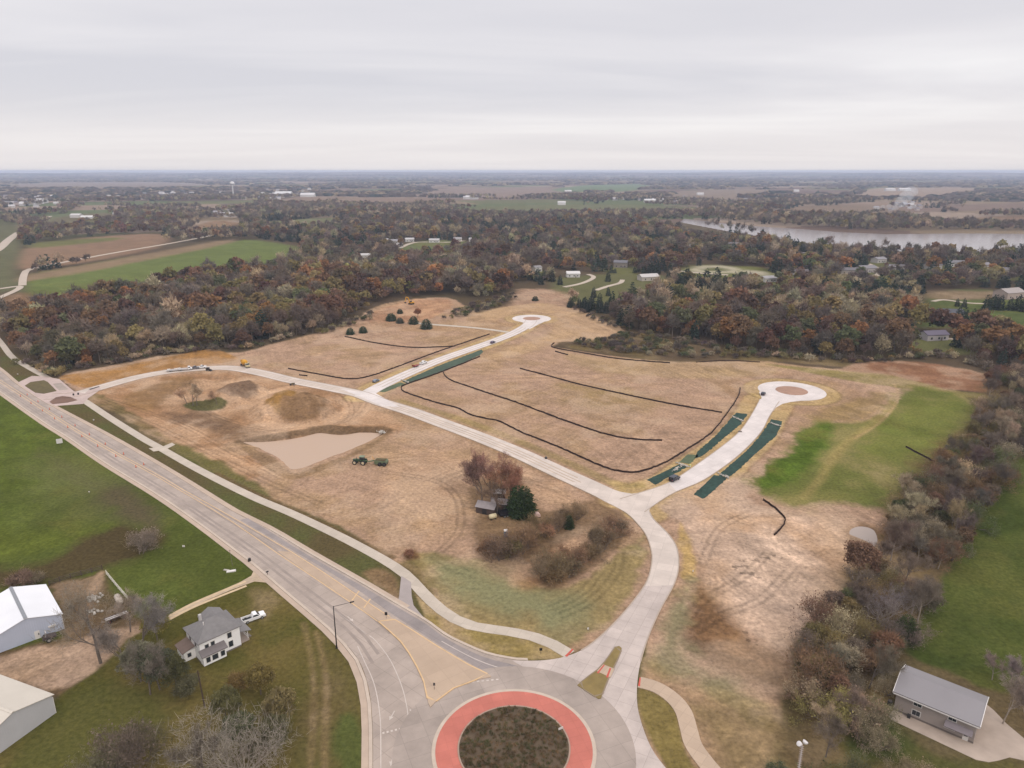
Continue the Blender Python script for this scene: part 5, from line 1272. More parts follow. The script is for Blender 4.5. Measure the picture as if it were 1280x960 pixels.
# the old farmstead trees in the middle of the site
for px, py, s, rgb, lab in ((604, 634, 1.1, (112, 84, 76), 'reddish grey leafless tree leftmost over the tin sheds'), (615, 630, 1.22, (116, 84, 74), 'tall red brown leafless tree behind the tin sheds'), (627, 634, 1.12, (120, 84, 66), 'russet brown leafless tree in the middle of the sheds clump'),
                            (638, 632, .95, (118, 82, 62), 'brown leafless tree next to the big dark conifer'), (622, 642, .85, (92, 74, 62), 'shorter dark leafless tree among the tin sheds')):
    T('bare_tree', 'bare_near', px, py, s, rgb, lab)
T('conifer', 'conifer_near', 655, 645, 1.0, (46, 60, 36), 'big dark green conifer beside the tin sheds'); T('conifer', 'conifer_near', 647, 643, .9, (46, 60, 36), 'smaller dark conifer tucked against the big one by the sheds')
for i, (px, py, s) in enumerate(((611, 694, 1.25), (624, 700, 1.35), (638, 697, 1.3), (650, 690, 1.3), (660, 683, 1.3), (668, 674, 1.1), (682, 672, 1.1), (693, 664, 1.0), (710, 656, .9), (720, 650, 1.1), (705, 648, .8))):
    T('shrub', ('bush_near', 'shrub_near')[i % 2], px, py, s, ((116, 90, 66), (104, 84, 68), (98, 78, 56))[i % 3], ('brown', 'grey', 'dark brown')[i % 3] + ' bush in the upper row of the clump below the sheds', 'shrub', group=('brown', 'grey', 'dark brown')[i % 3] + ' bushes in the upper row of the clump')
for i, (px, py, s) in enumerate(((676, 722, 1.2), (690, 728, 1.35), (704, 724, 1.4), (715, 716, 1.3), (725, 708, 1.3), (736, 700, 1.25), (747, 690, 1.15), (757, 682, 1.1), (766, 672, 1.25), (773, 665, 1.1), (700, 712, 1.1), (743, 678, .9))):
    T('shrub', ('shrub_near', 'bush_near')[i % 2], px, py, s, ((106, 86, 68), (112, 84, 60), (98, 80, 60))[i % 3], ('grey', 'brown', 'dark brown')[i % 3] + ' bush in the lower row of the clump near the junction', 'shrub', group=('grey', 'brown', 'dark brown')[i % 3] + ' bushes in the lower row of the clump')
T('conifer', 'conifer_near', 711, 660, .42, (54, 64, 44), 'small green conifer poking out of the bush clump')
# saplings in the fenced scrap of grass
for px, py, s in ((234, 506, .62), (241, 507, .7), (246, 507, .6), (272, 509, .55)):
    T('bare_tree', 'bare_near', px, py, s, (150, 122, 100), 'thin bare tree left standing on the small grass patch by the spoil heaps', group='thin bare trees on the small grass patch')
for px, py, s, lab in ((438, 418, .62, 'round dark cedar at the left end of the upper lot'), (454, 416, .62, 'second round cedar beside the left end one'), (489, 401, .85, 'tall dark cedar nearest the yellow excavator'), (500, 404, .62, 'low round cedar between two bigger ones'), (517, 405, .78, 'broad cedar left of the largest cedar'), (533, 411, .86, 'largest round cedar beside the branch lane'), (500, 392, .5, 'small cedar behind the row near the excavator')):
    T('cedar', 'cedar_round', px, py, s, (58, 66, 52), lab)
T('oak_tree', 'leafy_near', 522, 397, .62, (116, 76, 54), 'rust brown tree right beside the yellow excavator')
T('cedar', 'cedar_round', 669, 376, .6, (60, 66, 48), 'round cedar behind the far turning circle'); T('cedar', 'cedar_round', 714, 384, .75, (58, 62, 46), 'dark cedar at the corner right of the far turning circle')
# low brush at the wood edges
UNDER = []
for poly, sp, nm in (([(705, 430), (740, 426), (780, 418), (800, 417), (850, 426), (950, 443), (1005, 450), (960, 449), (850, 448), (770, 441)], 5.6, 'brush strip below the right wood'), ([(545, 402), (575, 388), (600, 380), (640, 368), (650, 374), (625, 384), (600, 391), (575, 398)], 6.0, 'brush left of the far turning circle'),
                     ([(700, 380), (716, 386), (740, 400), (770, 412), (790, 414), (770, 404), (735, 392)], 5.5, 'brush right of the far turning circle'), ([(790, 412), (850, 424), (900, 433), (950, 440), (1010, 446), (1060, 450), (1100, 448), (1140, 444), (1180, 441), (1240, 462), (1240, 468), (1180, 448), (1140, 450), (1100, 454), (1060, 455), (1000, 451), (950, 445), (850, 429)], 5.0, 'brush along the front of the right wood'), ([(30, 452), (62, 466), (76, 464), (112, 456), (150, 450), (200, 439), (250, 434), (300, 434), (330, 428), (365, 418), (366, 422), (330, 433), (300, 439.5), (250, 440), (200, 445), (150, 455.5), (112, 461), (76, 470), (60, 471)], 4.6, 'brush along the front of the left wood'), ([(365, 421), (405, 414), (440, 402), (462, 392), (470, 398), (440, 408), (405, 419)], 5.5, 'brush at the foot of the left wood')):
    P = scatter(poly, sp, rng)
    for q in P:
        if rng.random() < .22: continue
        if 'along the front' in nm:
            UNDER.append((q, 'brush_mid', ('grey-brown', 'tan-grey', 'golden olive', 'mauve-brown', 'olive green')[int(rng.random() * 4.999)], '', 0, rng.uniform(.6, 1.1), 0)); continue
        cn = ('grey-brown', 'tan-grey', 'golden olive', 'mauve-brown', 'olive green')[int(rng.random() * 4.999)]
        tree('shrub', 'brush_mid', q, rng.uniform(.6, 1.05), np.array(PAL[cn]) * .95, f'low {cn} shrub in the {nm}', f'low {cn} shrubs in the {nm}', rng, 'shrub', z=0.0)
mass(UNDER, LOW, 'undergrowth', 'low brown scrub lining the front edges of the woods', 1.0, 'undergrowth')
# farm trees
T('bare_tree', 'bare_big', 126, 829, 0.98, (112, 96, 84), 'tall leafless tree with a thick trunk between the two barns')
T('oak_tree', 'leafy_near', 176, 852, .84, (84, 80, 64), 'grey green tree with thinning leaves left of the farmhouse'); T('oak_tree', 'leafy_near', 200, 862, .9, (78, 76, 56), 'dull green tree in front of the left end of the farmhouse')
T('bare_tree', 'bare_near', 188, 868, .8, (98, 88, 76), 'grey twiggy tree in front of the dull green trees'); T('oak_tree', 'leafy_near', 222, 862, .72, (70, 72, 46), 'dark green tree against the farmhouse corner')
T('oak_tree', 'leafy_near', 197, 800, .72, (106, 98, 44), 'yellow green tree behind the farmhouse end near the drive'); T('bare_tree', 'bare_near', 163, 790, .72, (120, 108, 98), 'faint grey leafless tree by the white board fence')
T('bare_tree', 'bare_near', 178, 815, .95, (104, 98, 88), 'grey leafless tree behind the dull green trees by the farm drive')
T('bare_tree', 'bare_near', 158, 838, .85, (100, 94, 84), 'thin grey leafless tree at the yard edge left of the dull green trees')
T('shrub', 'bush_near', 238, 868, 1.2, (80, 78, 56), 'dark scrub at the foot of the farmhouse corner', 'shrub'); T('shrub', 'bush_near', 300, 865, 1.1, (112, 84, 48), 'rusty bush on the lawn right of the farmhouse front', 'shrub')
T('oak_tree', 'leafy_near', 300, 940, .75, (76, 74, 50), 'dark olive tree behind the pale leafless crown'); T('oak_tree', 'leafy_near', 325, 955, .7, (82, 78, 54), 'dark olive tree right of the pale leafless crown')
T('bare_tree', 'pale_big', 306, 976, 1.0, (104, 98, 88), 'wide pale leafless tree at the bottom of the farm lawn', bark=M_BARKPALE)
T('bare_tree', 'bare_near', 262, 985, .8, (90, 82, 70), 'leafless tree left of the wide pale tree'); T('oak_tree', 'leafy_near', 326, 868, .7, (106, 90, 46), 'golden olive tree on the lawn below the farmhouse')
T('oak_tree', 'leafy_near', 352, 915, .8, (98, 86, 50), 'golden tree right of the wide pale tree'); T('oak_tree', 'leafy_near', 345, 945, .72, (88, 80, 52), 'olive tree behind the wide pale tree near the road')
T('oak_tree', 'leafy_near', 285, 905, .7, (84, 80, 48), 'small olive tree between the leaning pole and the golden tree')
T('shrub', 'shrub_near', 150, 966, 1.6, (88, 80, 64), 'big grey twiggy bush on the farm lawn', 'shrub'); T('shrub', 'shrub_near', 180, 950, 1.3, (86, 80, 58), 'grey twiggy bush right of the big one on the farm lawn', 'shrub'); T('shrub', 'shrub_near', 125, 985, 1.4, (86, 80, 60), 'grey bush at the bottom edge of the farm lawn', 'shrub')
T('shrub', 'bush_near', 30, 736, 1.3, (112, 92, 76), 'brown bramble bush behind the white roofed barn', 'shrub'); T('shrub', 'bush_near', 44, 733, 1.0, (106, 88, 72), 'smaller brown bush beside the bramble behind the barn', 'shrub'); T('shrub', 'shrub_near', 178, 690, 1.2, (116, 102, 92), 'grey bare thicket at the end of the dark bank', 'shrub')
T('shrub', 'bush_near', 512, 697, .6, (112, 84, 62), 'small rusty bush by the path on the site edge', 'shrub')
T('shrub', 'brush_mid', 20, 455, .9, (104, 92, 60), 'scrubby olive bush beside the west path', 'shrub')

# ------------------------------------------------------------------ buildings
M_GLASS = mat('window_glass', (0.03, 0.035, 0.04), 0.15, 0.1, 1.0, spec=0.5)
M_TRIM = mat('white_trim', alb(236, 230, 224), 0.6, 0.05, 1.0)
def gable(m_, L, D, h, r, over, thick, axis, gap=0.04):
    """chevron roof, ridge along axis"""
    S_ = D if axis == 'x' else L; E = L if axis == 'x' else D
    s = r / (S_ / 2)
    prof = [(-over, h - over * s + gap), (S_ / 2, h + r + gap), (S_ + over, h - over * s + gap), (S_ + over, h - over * s + gap + thick), (S_ / 2, h + r + gap + thick), (-over, h - over * s + gap + thick)]
    return m_.prism(prof, -over, E + over, axis)
def gwall(m_, L, D, h, r, axis, z0=-0.2):
    S_ = D if axis == 'x' else L; E = L if axis == 'x' else D
    return m_.prism([(0, z0), (S_, z0), (S_, h), (S_ / 2, h + r), (0, h)], 0, E, axis)
def window(parent, face, u, z, w, h, frame=0.12, y0=0.0, double=False, glass=None):
    """framed window; face 'front' lies on y = y0 looking -y, 'left' on x = y0 looking -x, 'right' on x = y0 looking +x"""
    def box(u0, u1, z0, z1, d0, d1):
        b = MB()
        if face == 'front': return b.box(u0, u1, y0 - d1, y0 - d0, z0, z1)
        if face == 'left': return b.box(y0 - d1, y0 - d0, u0, u1, z0, z1)
        return b.box(y0 + d0, y0 + d1, u0, u1, z0, z1)
    f = box(u - w / 2 - frame, u + w / 2 + frame, z - frame, z + h + frame, -0.02, 0.05).build('window', M_TRIM, parent)
    for k in ((-1, 1) if double else (0,)):
        ww = w / 2 - 0.05 if double else w
        uc = u + k * w / 4
        box(uc - ww / 2, uc + ww / 2, z, z + h, 0.03, 0.07).build('pane', glass or M_GLASS, f)
    return f
def frame_of(a, b):
    A, B = at(*a), at(*b); d = B - A
    return A, math.atan2(d[1], d[0]), float(np.hypot(*d))
# farmhouse
A, ang, L = frame_of((252.5, 830), (302, 807))
fh = empty('farmhouse', (A[0], A[1], 0), ang)
tag(fh, 'white two storey farmhouse with grey shingle roof by the main road', 'house')
M_SIDING = mat('white_siding', (0.84, 0.82, 0.80), 0.7, 0.05, 0.5, vertical=('Z', 0.2, 0.6))
M_SHING = mat('grey_shingle', alb(136, 132, 130), 0.9, 0.12, 1.4, bump=0.3, fine=0.25)
M_FOUND = mat('foundation_stone', alb(130, 120, 112), 0.95, 0.15, 1.0)
D = 8.0
MB().box(0, L, 0, D, 0.35, 5.56).build('wall', M_SIDING, fh)
MB().box(-0.06, L + 0.06, -0.06, D + 0.06, -0.3, 0.36).build('foundation', M_FOUND, fh)
hp = MB(); ov = .5; r0, r1 = (D / 2 - .3, L - D / 2 + .3) if L > D else (L / 2 - .2, L / 2 + .2)
hp.add([(-ov, -ov, 5.55), (L + ov, -ov, 5.55), (L + ov, D + ov, 5.55), (-ov, D + ov, 5.55), (-ov, -ov, 5.72), (L + ov, -ov, 5.72), (L + ov, D + ov, 5.72), (-ov, D + ov, 5.72), (r0, D / 2, 8.35), (r1, D / 2, 8.35)],
       [(0, 3, 2, 1), (0, 1, 5, 4), (1, 2, 6, 5), (2, 3, 7, 6), (3, 0, 4, 7), (4, 5, 9, 8), (5, 6, 9), (6, 7, 8, 9), (7, 4, 8)])
roof = hp.build('roof', M_SHING, fh)
MB().box(2.6, 3.2, 5.6, 6.2, 6.6, 9.0).build('chimney', mat('chimney_white', alb(206, 200, 196), 0.9, 0.1, 2.0), roof)
MB().tube((2.6, 3.2, 7.2), (2.6, 3.2, 8.4), 0.12).build('vent_pipe', M_TRIM, roof)
for u, z, w, h in ((7.0, 3.6, .95, 1.35), (3.0, 3.5, .85, 1.1), (1.6, 3.5, .85, 1.0), (7.1, 1.1, 1.0, 1.5)): window(fh, 'front', u, z, w, h)
for u, z in ((2.4, 3.5), (5.6, 3.5)): window(fh, 'left', u, z, .9, 1.3)
bo = MB().box(-0.1, 5.2, -1.7, -0.003, 0.3, 2.75).build('bay', M_SIDING, fh)
MB().prism([(-2.1, 2.72), (-0.01, 3.5), (-0.01, 3.66), (-2.1, 2.9)], -0.4, 5.6, 'x').build('bay_roof', mat('porch_shingle', alb(128, 120, 118), 0.9, 0.12, 1.4), fh)
for u, w in ((1.0, .9), (2.6, 1.3), (4.4, .9)): window(fh, 'front', u, 0.95, w, 1.3, y0=-1.7)
MB().box(-2.6, -0.003, 3.4, 7.6, 0.0, 2.5).build('lean_to', M_SIDING, fh)
MB().prism([(-3.0, 2.4), (-0.01, 3.2), (-0.01, 3.35), (-3.0, 2.55)], 3.1, 7.9, 'y').build('lean_to_roof', mat('brown_shingle', alb(126, 108, 98), 0.9, 0.12, 1.4), fh)
window(fh, 'front', -1.4, 0.9, .8, 1.0, y0=3.4)
w2 = MB(); w2.prism([(5.0, 0.0), (9.6, 0.0), (9.6, 4.3), (7.3, 5.5), (5.0, 4.3)], D + 0.003, D + 4.2, 'y'); w2.build('rear_wing', M_SIDING, fh)
MB().prism([(4.5, 4.12), (7.3, 5.58), (10.1, 4.12), (10.1, 4.3), (7.3, 5.76), (4.5, 4.3)], D + 0.3, D + 4.7, 'y').build('rear_roof', M_SHING, fh)
# side porch
MB().box(L + 0.003, L + 2.4, 0.8, 6.6, -0.1, 0.5).build('porch_deck', mat('porch_wood', alb(176, 160, 148), 0.85, 0.12, 1.0), fh)
MB().prism([(L + 0.005, 3.55), (L + 2.9, 2.75), (L + 2.9, 2.9), (L + 0.005, 3.72)], 0.3, 7.0, 'y').build('porch_roof', M_SHING, fh)
for y in (1.0, 3.0, 4.8, 6.4): MB().box(L + 2.1, L + 2.28, y, y + 0.18, 0.5, 2.9).build('porch_post', M_TRIM, fh)
for z in (0.75, 1.3): MB().box(L + 2.14, L + 2.24, 1.2, 4.8, z, z + 0.12).build('porch_rail', M_TRIM, fh)
MB().box(L + 0.0, L + 0.05, 3.2, 4.2, 0.5, 2.5).build('door', mat('door_dark', alb(90, 70, 62), 0.6, 0.1, 1.0), fh)
st_ = MB(); [st_.box(L + 2.43 + i * 0.32, L + 2.75 + i * 0.32, 1.8, 3.2, -0.1, 0.38 - i * 0.14) for i in range(3)]; st_.build('porch_step', M_FOUND, fh)
# white roofed barn
def barn(name, a, b, D, h, r, wallc, roofc, label, off=0.0, doors=()):
    A, ang, L = frame_of(a, b)
    A = A - off * np.array((math.cos(ang), math.sin(ang))); L += off
    o = empty(name, (A[0], A[1], 0), ang); tag(o, label, 'barn')
    wm = mat(name + '_wall_' + str(off), alb(*wallc), 0.5, 0.05, 0.4, vertical=('X', 0.5, 0.5)); rm = mat(name + '_roof_' + str(off), alb(*roofc), 0.45, 0.05, 0.25, vertical=('Y', 0.6, 0.5))
    gwall(MB(), L, D, h, r, 'y').build('wall', wm, o)
    rf = gable(MB(), L, D, h, r, 0.3, 0.12, 'y').build('roof', rm, o)
    MB().prism([(L / 2 - 0.4, h + r + 0.06), (L / 2, h + r + 0.22), (L / 2 + 0.4, h + r + 0.06), (L / 2 + 0.4, h + r + 0.14), (L / 2, h + r + 0.31), (L / 2 - 0.4, h + r + 0.14)], -0.33, D + 0.33, 'y').build('ridge_cap', mat(name + '_ridge' + str(off), alb(150, 152, 156) if off == 1.0 else alb(*roofc), 0.5, 0.05, 1.0), rf)
    for s in (0, 1):
        x = -0.02 if s == 0 else L + 0.02
        MB().box(x - 0.06, x + 0.06, -0.06, 0.06, 0, h - 0.1).build('corner_trim', M_TRIM, o)
    return o, L
b1, L1 = barn('white_barn', (0, 816), (80.6, 786), 17.8, 4.25, 2.3, (200, 206, 222), (248, 248, 250), 'long metal barn with bright white roof and pale blue grey walls', 1.0)
d1 = MB().box(L1 - 6.2, L1 - 5.1, -0.06, -0.0, 0, 2.2).build('door', M_TRIM, b1); MB().box(L1 - 5.45, L1 - 5.25, -0.1, -0.055, 1.0, 1.5).build('handle', mat('dark_metal', alb(60, 58, 58), 0.5, 0.1, 2.0), d1)
MB().box(L1 - 3.2, L1 - 1.6, -0.25, -0.0, 1.9, 2.3).build('wall_vent', M_TRIM, b1)
b2, L2 = barn('cream_barn', (0, 941.7), (70, 891), 16.2, 4.5, 2.2, (206, 204, 204), (222, 212, 196), 'metal barn with cream roof at the bottom left corner', 4.2)
MB().box(L2 - 0.1, L2 + 0.25, -0.2, 16.2, 4.2, 4.45).build('gutter', mat('gutter_brown', alb(120, 104, 92), 0.5, 0.1, 1.0), b2)
# grey roofed house on the right
A, ang, L = frame_of((1116.7, 887.5), (1216, 930))
rh = empty('house', (A[0], A[1], 0), ang); tag(rh, 'long grey house with plain grey gable roof at the bottom right', 'house')
M_GSID = mat('grey_siding', alb(178, 166, 158), 0.75, 0.05, 0.5, vertical=('Z', 0.22, 0.6)); M_GROOF = mat('grey_metal_roof', alb(152, 147, 148), 0.6, 0.06, 0.15, vertical=('X', 0.5, 0.3))
D = 9.8; h = 4.9; r = 1.75
gwall(MB(), L, D, h, r, 'x').build('wall', M_GSID, rh)
rf = gable(MB(), L, D, h, r, 0.6, 0.14, 'x').build('roof', M_GROOF, rh)
s = r / (D / 2)
for x in (-0.66, L + 0.54):
    MB().prism([(-0.62, h - 0.6 * s - 0.12), (D / 2, h + r - 0.08), (D + 0.62, h - 0.6 * s - 0.12), (D + 0.62, h - 0.6 * s + 0.24), (D / 2, h + r + 0.28), (-0.62, h - 0.6 * s + 0.24)], x, x + 0.12, 'x').build('barge_board', M_TRIM, rf)
MB().box(-0.5, L + 0.5, -0.75, -0.63, h - 0.45, h - 0.25).build('gutter', M_TRIM, rf)
for u, z, w, hh in ((4.1, 3.3, 1.5, .7), (4.1, 1.0, 1.5, 1.1), (10.4, 3.3, 1.4, .6), (10.2, 1.2, 1.7, .75)): window(rh, 'front', u, z, w, hh, double=True)
MB().prism([(-1.25, 2.15), (-0.002, 2.85), (-0.002, 2.98), (-1.25, 2.28)], 9.3, 14.2, 'x').build('door_canopy', mat('canopy_grey', alb(140, 130, 132), 0.8, 0.1, 1.0), rh)
dd = MB().box(12.6, 13.6, -0.06, 0.0, 0, 2.1).build('door', M_TRIM, rh); MB().box(12.75, 13.45, -0.09, -0.05, 1.1, 1.8).build('door_glass', M_GLASS, dd)
MB().box(-0.03, L + 0.03, -0.03, -0.0, -0.1, 0.5).build('base_board', M_FOUND, rh)
tk = MB(); tk.box(2.7, 3.3, -0.75, -0.2, 0.08, 0.9); o = tk.build('barbecue_grill', MATS['dark_metal'], None, 0.05); o.location = rh.location; o.rotation_euler = rh.rotation_euler
tag(o, 'dark grill on the patio against the long grey house', 'grill')
o2 = empty('air_conditioner', (0, 0, 0)); o2.location = rh.matrix_basis @ Vector((-1.0, 1.2, 0)); o2.rotation_euler = rh.rotation_euler; tag(o2, 'dark air conditioning unit at the left end of the grey house', 'air conditioner')
MB().box(-.45, .45, -.45, .45, 0, 1.0).build('casing', MATS['dark_metal'], o2, 0.04); MB().lathe([(.38, 1.0), (.38, 1.06), (.1, 1.08)], 12).build('fan_grille', M_FOUND, o2)
# far houses
def far_house(spec):
    (px, py), L, D, h, deg, wc, rc, lab = spec
    p = at(px, py); p = at(px, py, hills(p[0] * np.ones(1), p[1] * np.ones(1))[0]); z = gz(*p)
    o = empty('barn' if 'barn' in lab or 'shed' in lab or 'farm' in lab else 'house' if 'house' in lab else 'warehouse', (p[0], p[1], z), math.radians(deg))
    tag(o, lab, 'barn' if 'barn' in lab or 'shed' in lab else 'house' if 'house' in lab else 'building')
    wm = mat('wall_%d_%d_%d' % wc, alb(*wc), 0.8, 0.05, 0.3); rm = mat('roof_%d_%d_%d' % rc, alb(*rc), 0.8, 0.06, 0.3)
    m = MB(); gwall(m, L, D, h, D * .22, 'x', -1.0); m.v = [(x - L / 2, y - D / 2, q) for x, y, q in m.v]; m.build('wall', wm, o)
    m = MB(); gable(m, L, D, h, D * .22, .5, .25, 'x'); m.v = [(x - L / 2, y - D / 2, q) for x, y, q in m.v]; m.build('roof', rm, o)
    if np.hypot(*p) < 1400:
        for u in (-.3, 0.05, .32):
            MB().box(u * L - .7, u * L + .7, -D / 2 - .06, -D / 2 + .0, 1.0, 2.4).build('window', M_GLASS, o)
        MB().box(.18 * L - .6, .18 * L + .6, -D / 2 - .05, -D / 2, -.1, 2.2).build('door', M_FOUND, o)
for h_ in FAR_HOUSES: far_house(h_)
# the town on the horizon: many tiny pale houses
tw = []
for k, (L_, D_, h_, wc, rc) in enumerate(((15, 10, 5.5, (230, 226, 222), (176, 172, 176)), (18, 11, 6.5, (222, 216, 212), (216, 212, 210)), (13, 10, 6.5, (206, 192, 184), (140, 132, 136)))):
    m = MB(); gwall(m, L_, D_, h_, 3, 'x', -2.0); nf = len(m.f); gable(m, L_, D_, h_, 3, .5, .3, 'x')
    o = m.build('house', mat('town_wall_%d' % k, alb(*wc), 0.8, 0.05, 0.3)); o.data.materials.append(mat('town_roof_%d' % k, alb(*rc), 0.8, 0.05, 0.3))
    for p_ in o.data.polygons[nf:]: p_.material_index = 1
    tw.append(o)
nt = 0
for p, lab in TOWN:
    src = tw[int(rng.integers(0, 3))]; o = src.copy() if nt >= 3 else tw[nt]
    if nt >= 3: C.objects.link(o); o.name = 'house'
    nt += 1
    o.location = (p[0], p[1], gz(*p)); o.rotation_euler = (0, 0, rng.uniform(-.5, .5)); s_ = rng.uniform(0.75, 1.3); o.scale = (s_, s_, s_)
    tag(o, lab, 'house', lab.replace('house', 'houses').replace('building', 'buildings'))
# water tower
p = at(292, 246); wt = empty('water_tower', (p[0], p[1], gz(*p))); tag(wt, 'white water tower standing over the far town', 'water tower')
M_WT = mat('tower_white', alb(236, 234, 232), 0.6, 0.03, 0.1)
MB().lathe([(5, -1), (3.6, 3), (2.6, 8), (2.4, 40), (4.5, 46)], 16).build('stem', M_WT, wt, smooth=True)
MB().lathe([(4.4, 45.8), (9.5, 50), (10.8, 54), (9.6, 58), (5.5, 61.5), (.5, 62.5)], 20).build('tank', M_WT, wt, smooth=True)

# ------------------------------------------------------------------ silt fences, erosion mats, check dams
M_SILT = mat('silt_fabric', alb(58, 40, 32), 0.9, 0.15, 1.5)
M_STAKE = mat('stake_wood', alb(110, 86, 66), 0.9, 0.15, 1.5)
def silt_fence(P, label, h=0.72, smooth=5):
    G = smooth_line(ats(P), smooth) if len(P) > 2 else resample(ats(P), 12)
    G = resample(G, step=1.6); n = len(G); r_ = np.random.default_rng(n)
    t = np.gradient(G, axis=0); t /= np.hypot(*t.T)[:, None] + 1e-9; nn = np.stack([-t[:, 1], t[:, 0]], 1)
    G = G + nn * (r_.normal(size=(n, 1)) * 0.10)
    b = MB(); V = []
    hh = h * (1 + r_.normal(size=n) * .08)
    for off, z in ((-.28, 0.0), (-.05, .25), (-.04, 1), (.04, 1), (.05, .25), (.28, 0.0)):
        V += [(G[i, 0] + nn[i, 0] * off, G[i, 1] + nn[i, 1] * off, -0.03 + z * hh[i]) for i in range(n)]
    F = [(k * n + i, k * n + i + 1, (k + 1) * n + i + 1, (k + 1) * n + i) for k in range(5) for i in range(n - 1)]
    b.v, b.f = V, F
    o = empty('silt_fence', (0, 0, 0)); tag(o, label, 'silt fence', None)
    b.build('fabric', M_SILT, o)
    step = max(2, int(math.ceil(n / 90)))
    sm = MB().box(-.03, .03, -.03, .03, -.1, h * 1.18).build('stake', M_STAKE, o); sm.location = (G[0, 0] + nn[0, 0] * .12, G[0, 1] + nn[0, 1] * .12, 0)
    for i in range(step, n, step):
        c = sm.copy(); C.objects.link(c); c.parent = o; c.location = (G[i, 0] + nn[i, 0] * .12, G[i, 1] + nn[i, 1] * .12, 0)
silt_fence([(360, 461), (395, 467.5), (435, 474), (462.5, 470.5), (500, 457.5), (550, 439), (612, 418)], 'long dark silt fence curving along the left side of the north street')
silt_fence([(431, 421), (475, 430), (512, 434.5), (540, 434.5), (569, 433)], 'dark silt fence below the round cedars')
silt_fence([(600, 446), (550, 466), (507.5, 481), (502, 485), (507.5, 491), (545, 503.5), (570, 510), (587.5, 518.5), (604, 523), (625, 527.5), (650, 540), (700, 560), (750, 582.5), (775, 589.5), (797, 590.5), (825, 581.5), (850, 567.5), (887.5, 542.5), (910, 515), (922.5, 496), (925, 485)], 'longest dark silt fence looping round the big central lot')
silt_fence([(554, 466), (562.5, 475), (590, 485), (620, 495), (650, 505), (700, 524), (750, 541), (787.5, 549), (827.5, 551)], 'dark silt fence across the middle of the central lot')
silt_fence([(650, 461), (688, 471), (725, 481), (800, 497.5), (850, 507.5), (902.5, 516)], 'straight dark silt fence across the upper central lot')
silt_fence([(693, 429), (690, 431), (692.5, 435), (725, 441), (775, 449), (837.5, 454)], 'dark silt fence along the foot of the brush strip')
silt_fence([(694, 439.5), (710, 444)], 'short dark silt fence left of the brush strip')
silt_fence([(954, 625), (972.5, 639), (981, 652.5), (967.5, 669.5)], 'short curved silt fence below the green slope')
silt_fence([(1132, 559), (1167.5, 577.6)], 'short straight silt fence on the right of the green slope')
silt_fence([(374, 469), (384, 470.5)], 'very short dark silt fence beside the site street')
silt_fence([(870, 453), (910, 451), (950, 453)], 'low dark silt fence at the wood edge above the turning circle', .5)
def mat_sheet(P, label, m):
    G = ats(P); G = resample(np.r_[G, G[:1]], step=1.3)[:-1]; G = G + np.random.default_rng(len(G)).normal(size=G.shape) * .16
    o = slab('erosion_mat', G, 0.075, m, None, 0.1, px=False); tag(o, label, 'erosion mat'); return o
M_MAT = mat('green_mat', alb(44, 70, 60), 0.9, 0.34, 0.8, bump=0.5, fine=0.2); M_MAT2 = mat('faded_mat', alb(92, 104, 76), 0.9, 0.25, 0.5, bump=0.4)
mat_sheet([(920, 516), (935, 517.5), (925, 531), (900, 552), (877, 571), (868, 573), (871, 565), (892, 547)], 'dark green erosion mat in the upper left ditch of the east street', M_MAT)
mat_sheet([(809, 600), (850, 580), (859, 584), (838, 595), (819, 606)], 'dark green erosion mat behind the parked black van', M_MAT)
mat_sheet([(848, 578), (860, 568), (874, 569), (862, 580)], 'faded olive erosion mat between two dark green ones', M_MAT2)
mat_sheet([(964, 524), (978.5, 527), (970, 545), (947, 565), (920, 590), (912, 596), (898, 595), (905, 588), (935, 562), (950, 545)], 'long dark green erosion mat in the right ditch of the east street', M_MAT)
mat_sheet([(893, 594), (910, 597), (880, 624), (867, 618)], 'dark green erosion mat at the lower end of the right ditch', M_MAT)
mat_sheet([(510, 480), (550, 466), (600, 444), (604, 440), (602, 437), (550, 456.5), (503, 477)], 'dark green erosion mat beside the north street', mat('green_mat_grey', alb(72, 88, 70), 0.9, 0.25, 0.4, bump=0.4))
mat_sheet([(470, 489), (500, 478), (507, 480), (480, 490.5)], 'olive erosion mat nearest the street junction', M_MAT2)
M_ROCK = mat('pale_rock', alb(196, 188, 176), 0.95, 0.2, 1.5, bump=0.5)
def check_dam(a, b, label, n=40, w=.9):
    A, B = at(*a), at(*b); r_ = np.random.default_rng(int(a[0] * 7)); m = MB()
    for i in range(n):
        q = A + (B - A) * r_.random() + r_.normal(size=2) * w * .4; s_ = r_.uniform(.18, .4)
        m.lathe([(s_ * .7, -.05), (s_, s_ * .5), (s_ * .5, s_ * .9)], 6, (q[0], q[1], .07 + r_.uniform(0, .2)))
    o = m.build('rubble' if 'rubble' in label else 'check_dam', M_ROCK); tag(o, label, 'rubble' if 'rubble' in label else 'rock check dam', None, 'stuff' if 'rubble' in label else None)
check_dam((916, 521), (929, 527), 'pale rock check dam across the top of the left ditch'); check_dam((964, 529.5), (975, 533), 'pale rock check dam across the top of the right ditch'); check_dam((898, 592), (911, 598), 'pale rock check dam between two mats in the right ditch')
check_dam((846, 579), (860, 584), 'pale rock check dam in the left ditch behind the black van'); check_dam((502, 475), (512, 479), 'pale rock check dam beside the north street'); check_dam((474, 540), (485, 542), 'pale rock heap at the tip of the muddy pond', 60, 2.2); check_dam((841, 589), (852, 583), 'pale rock strip along the mat by the black van', 30)

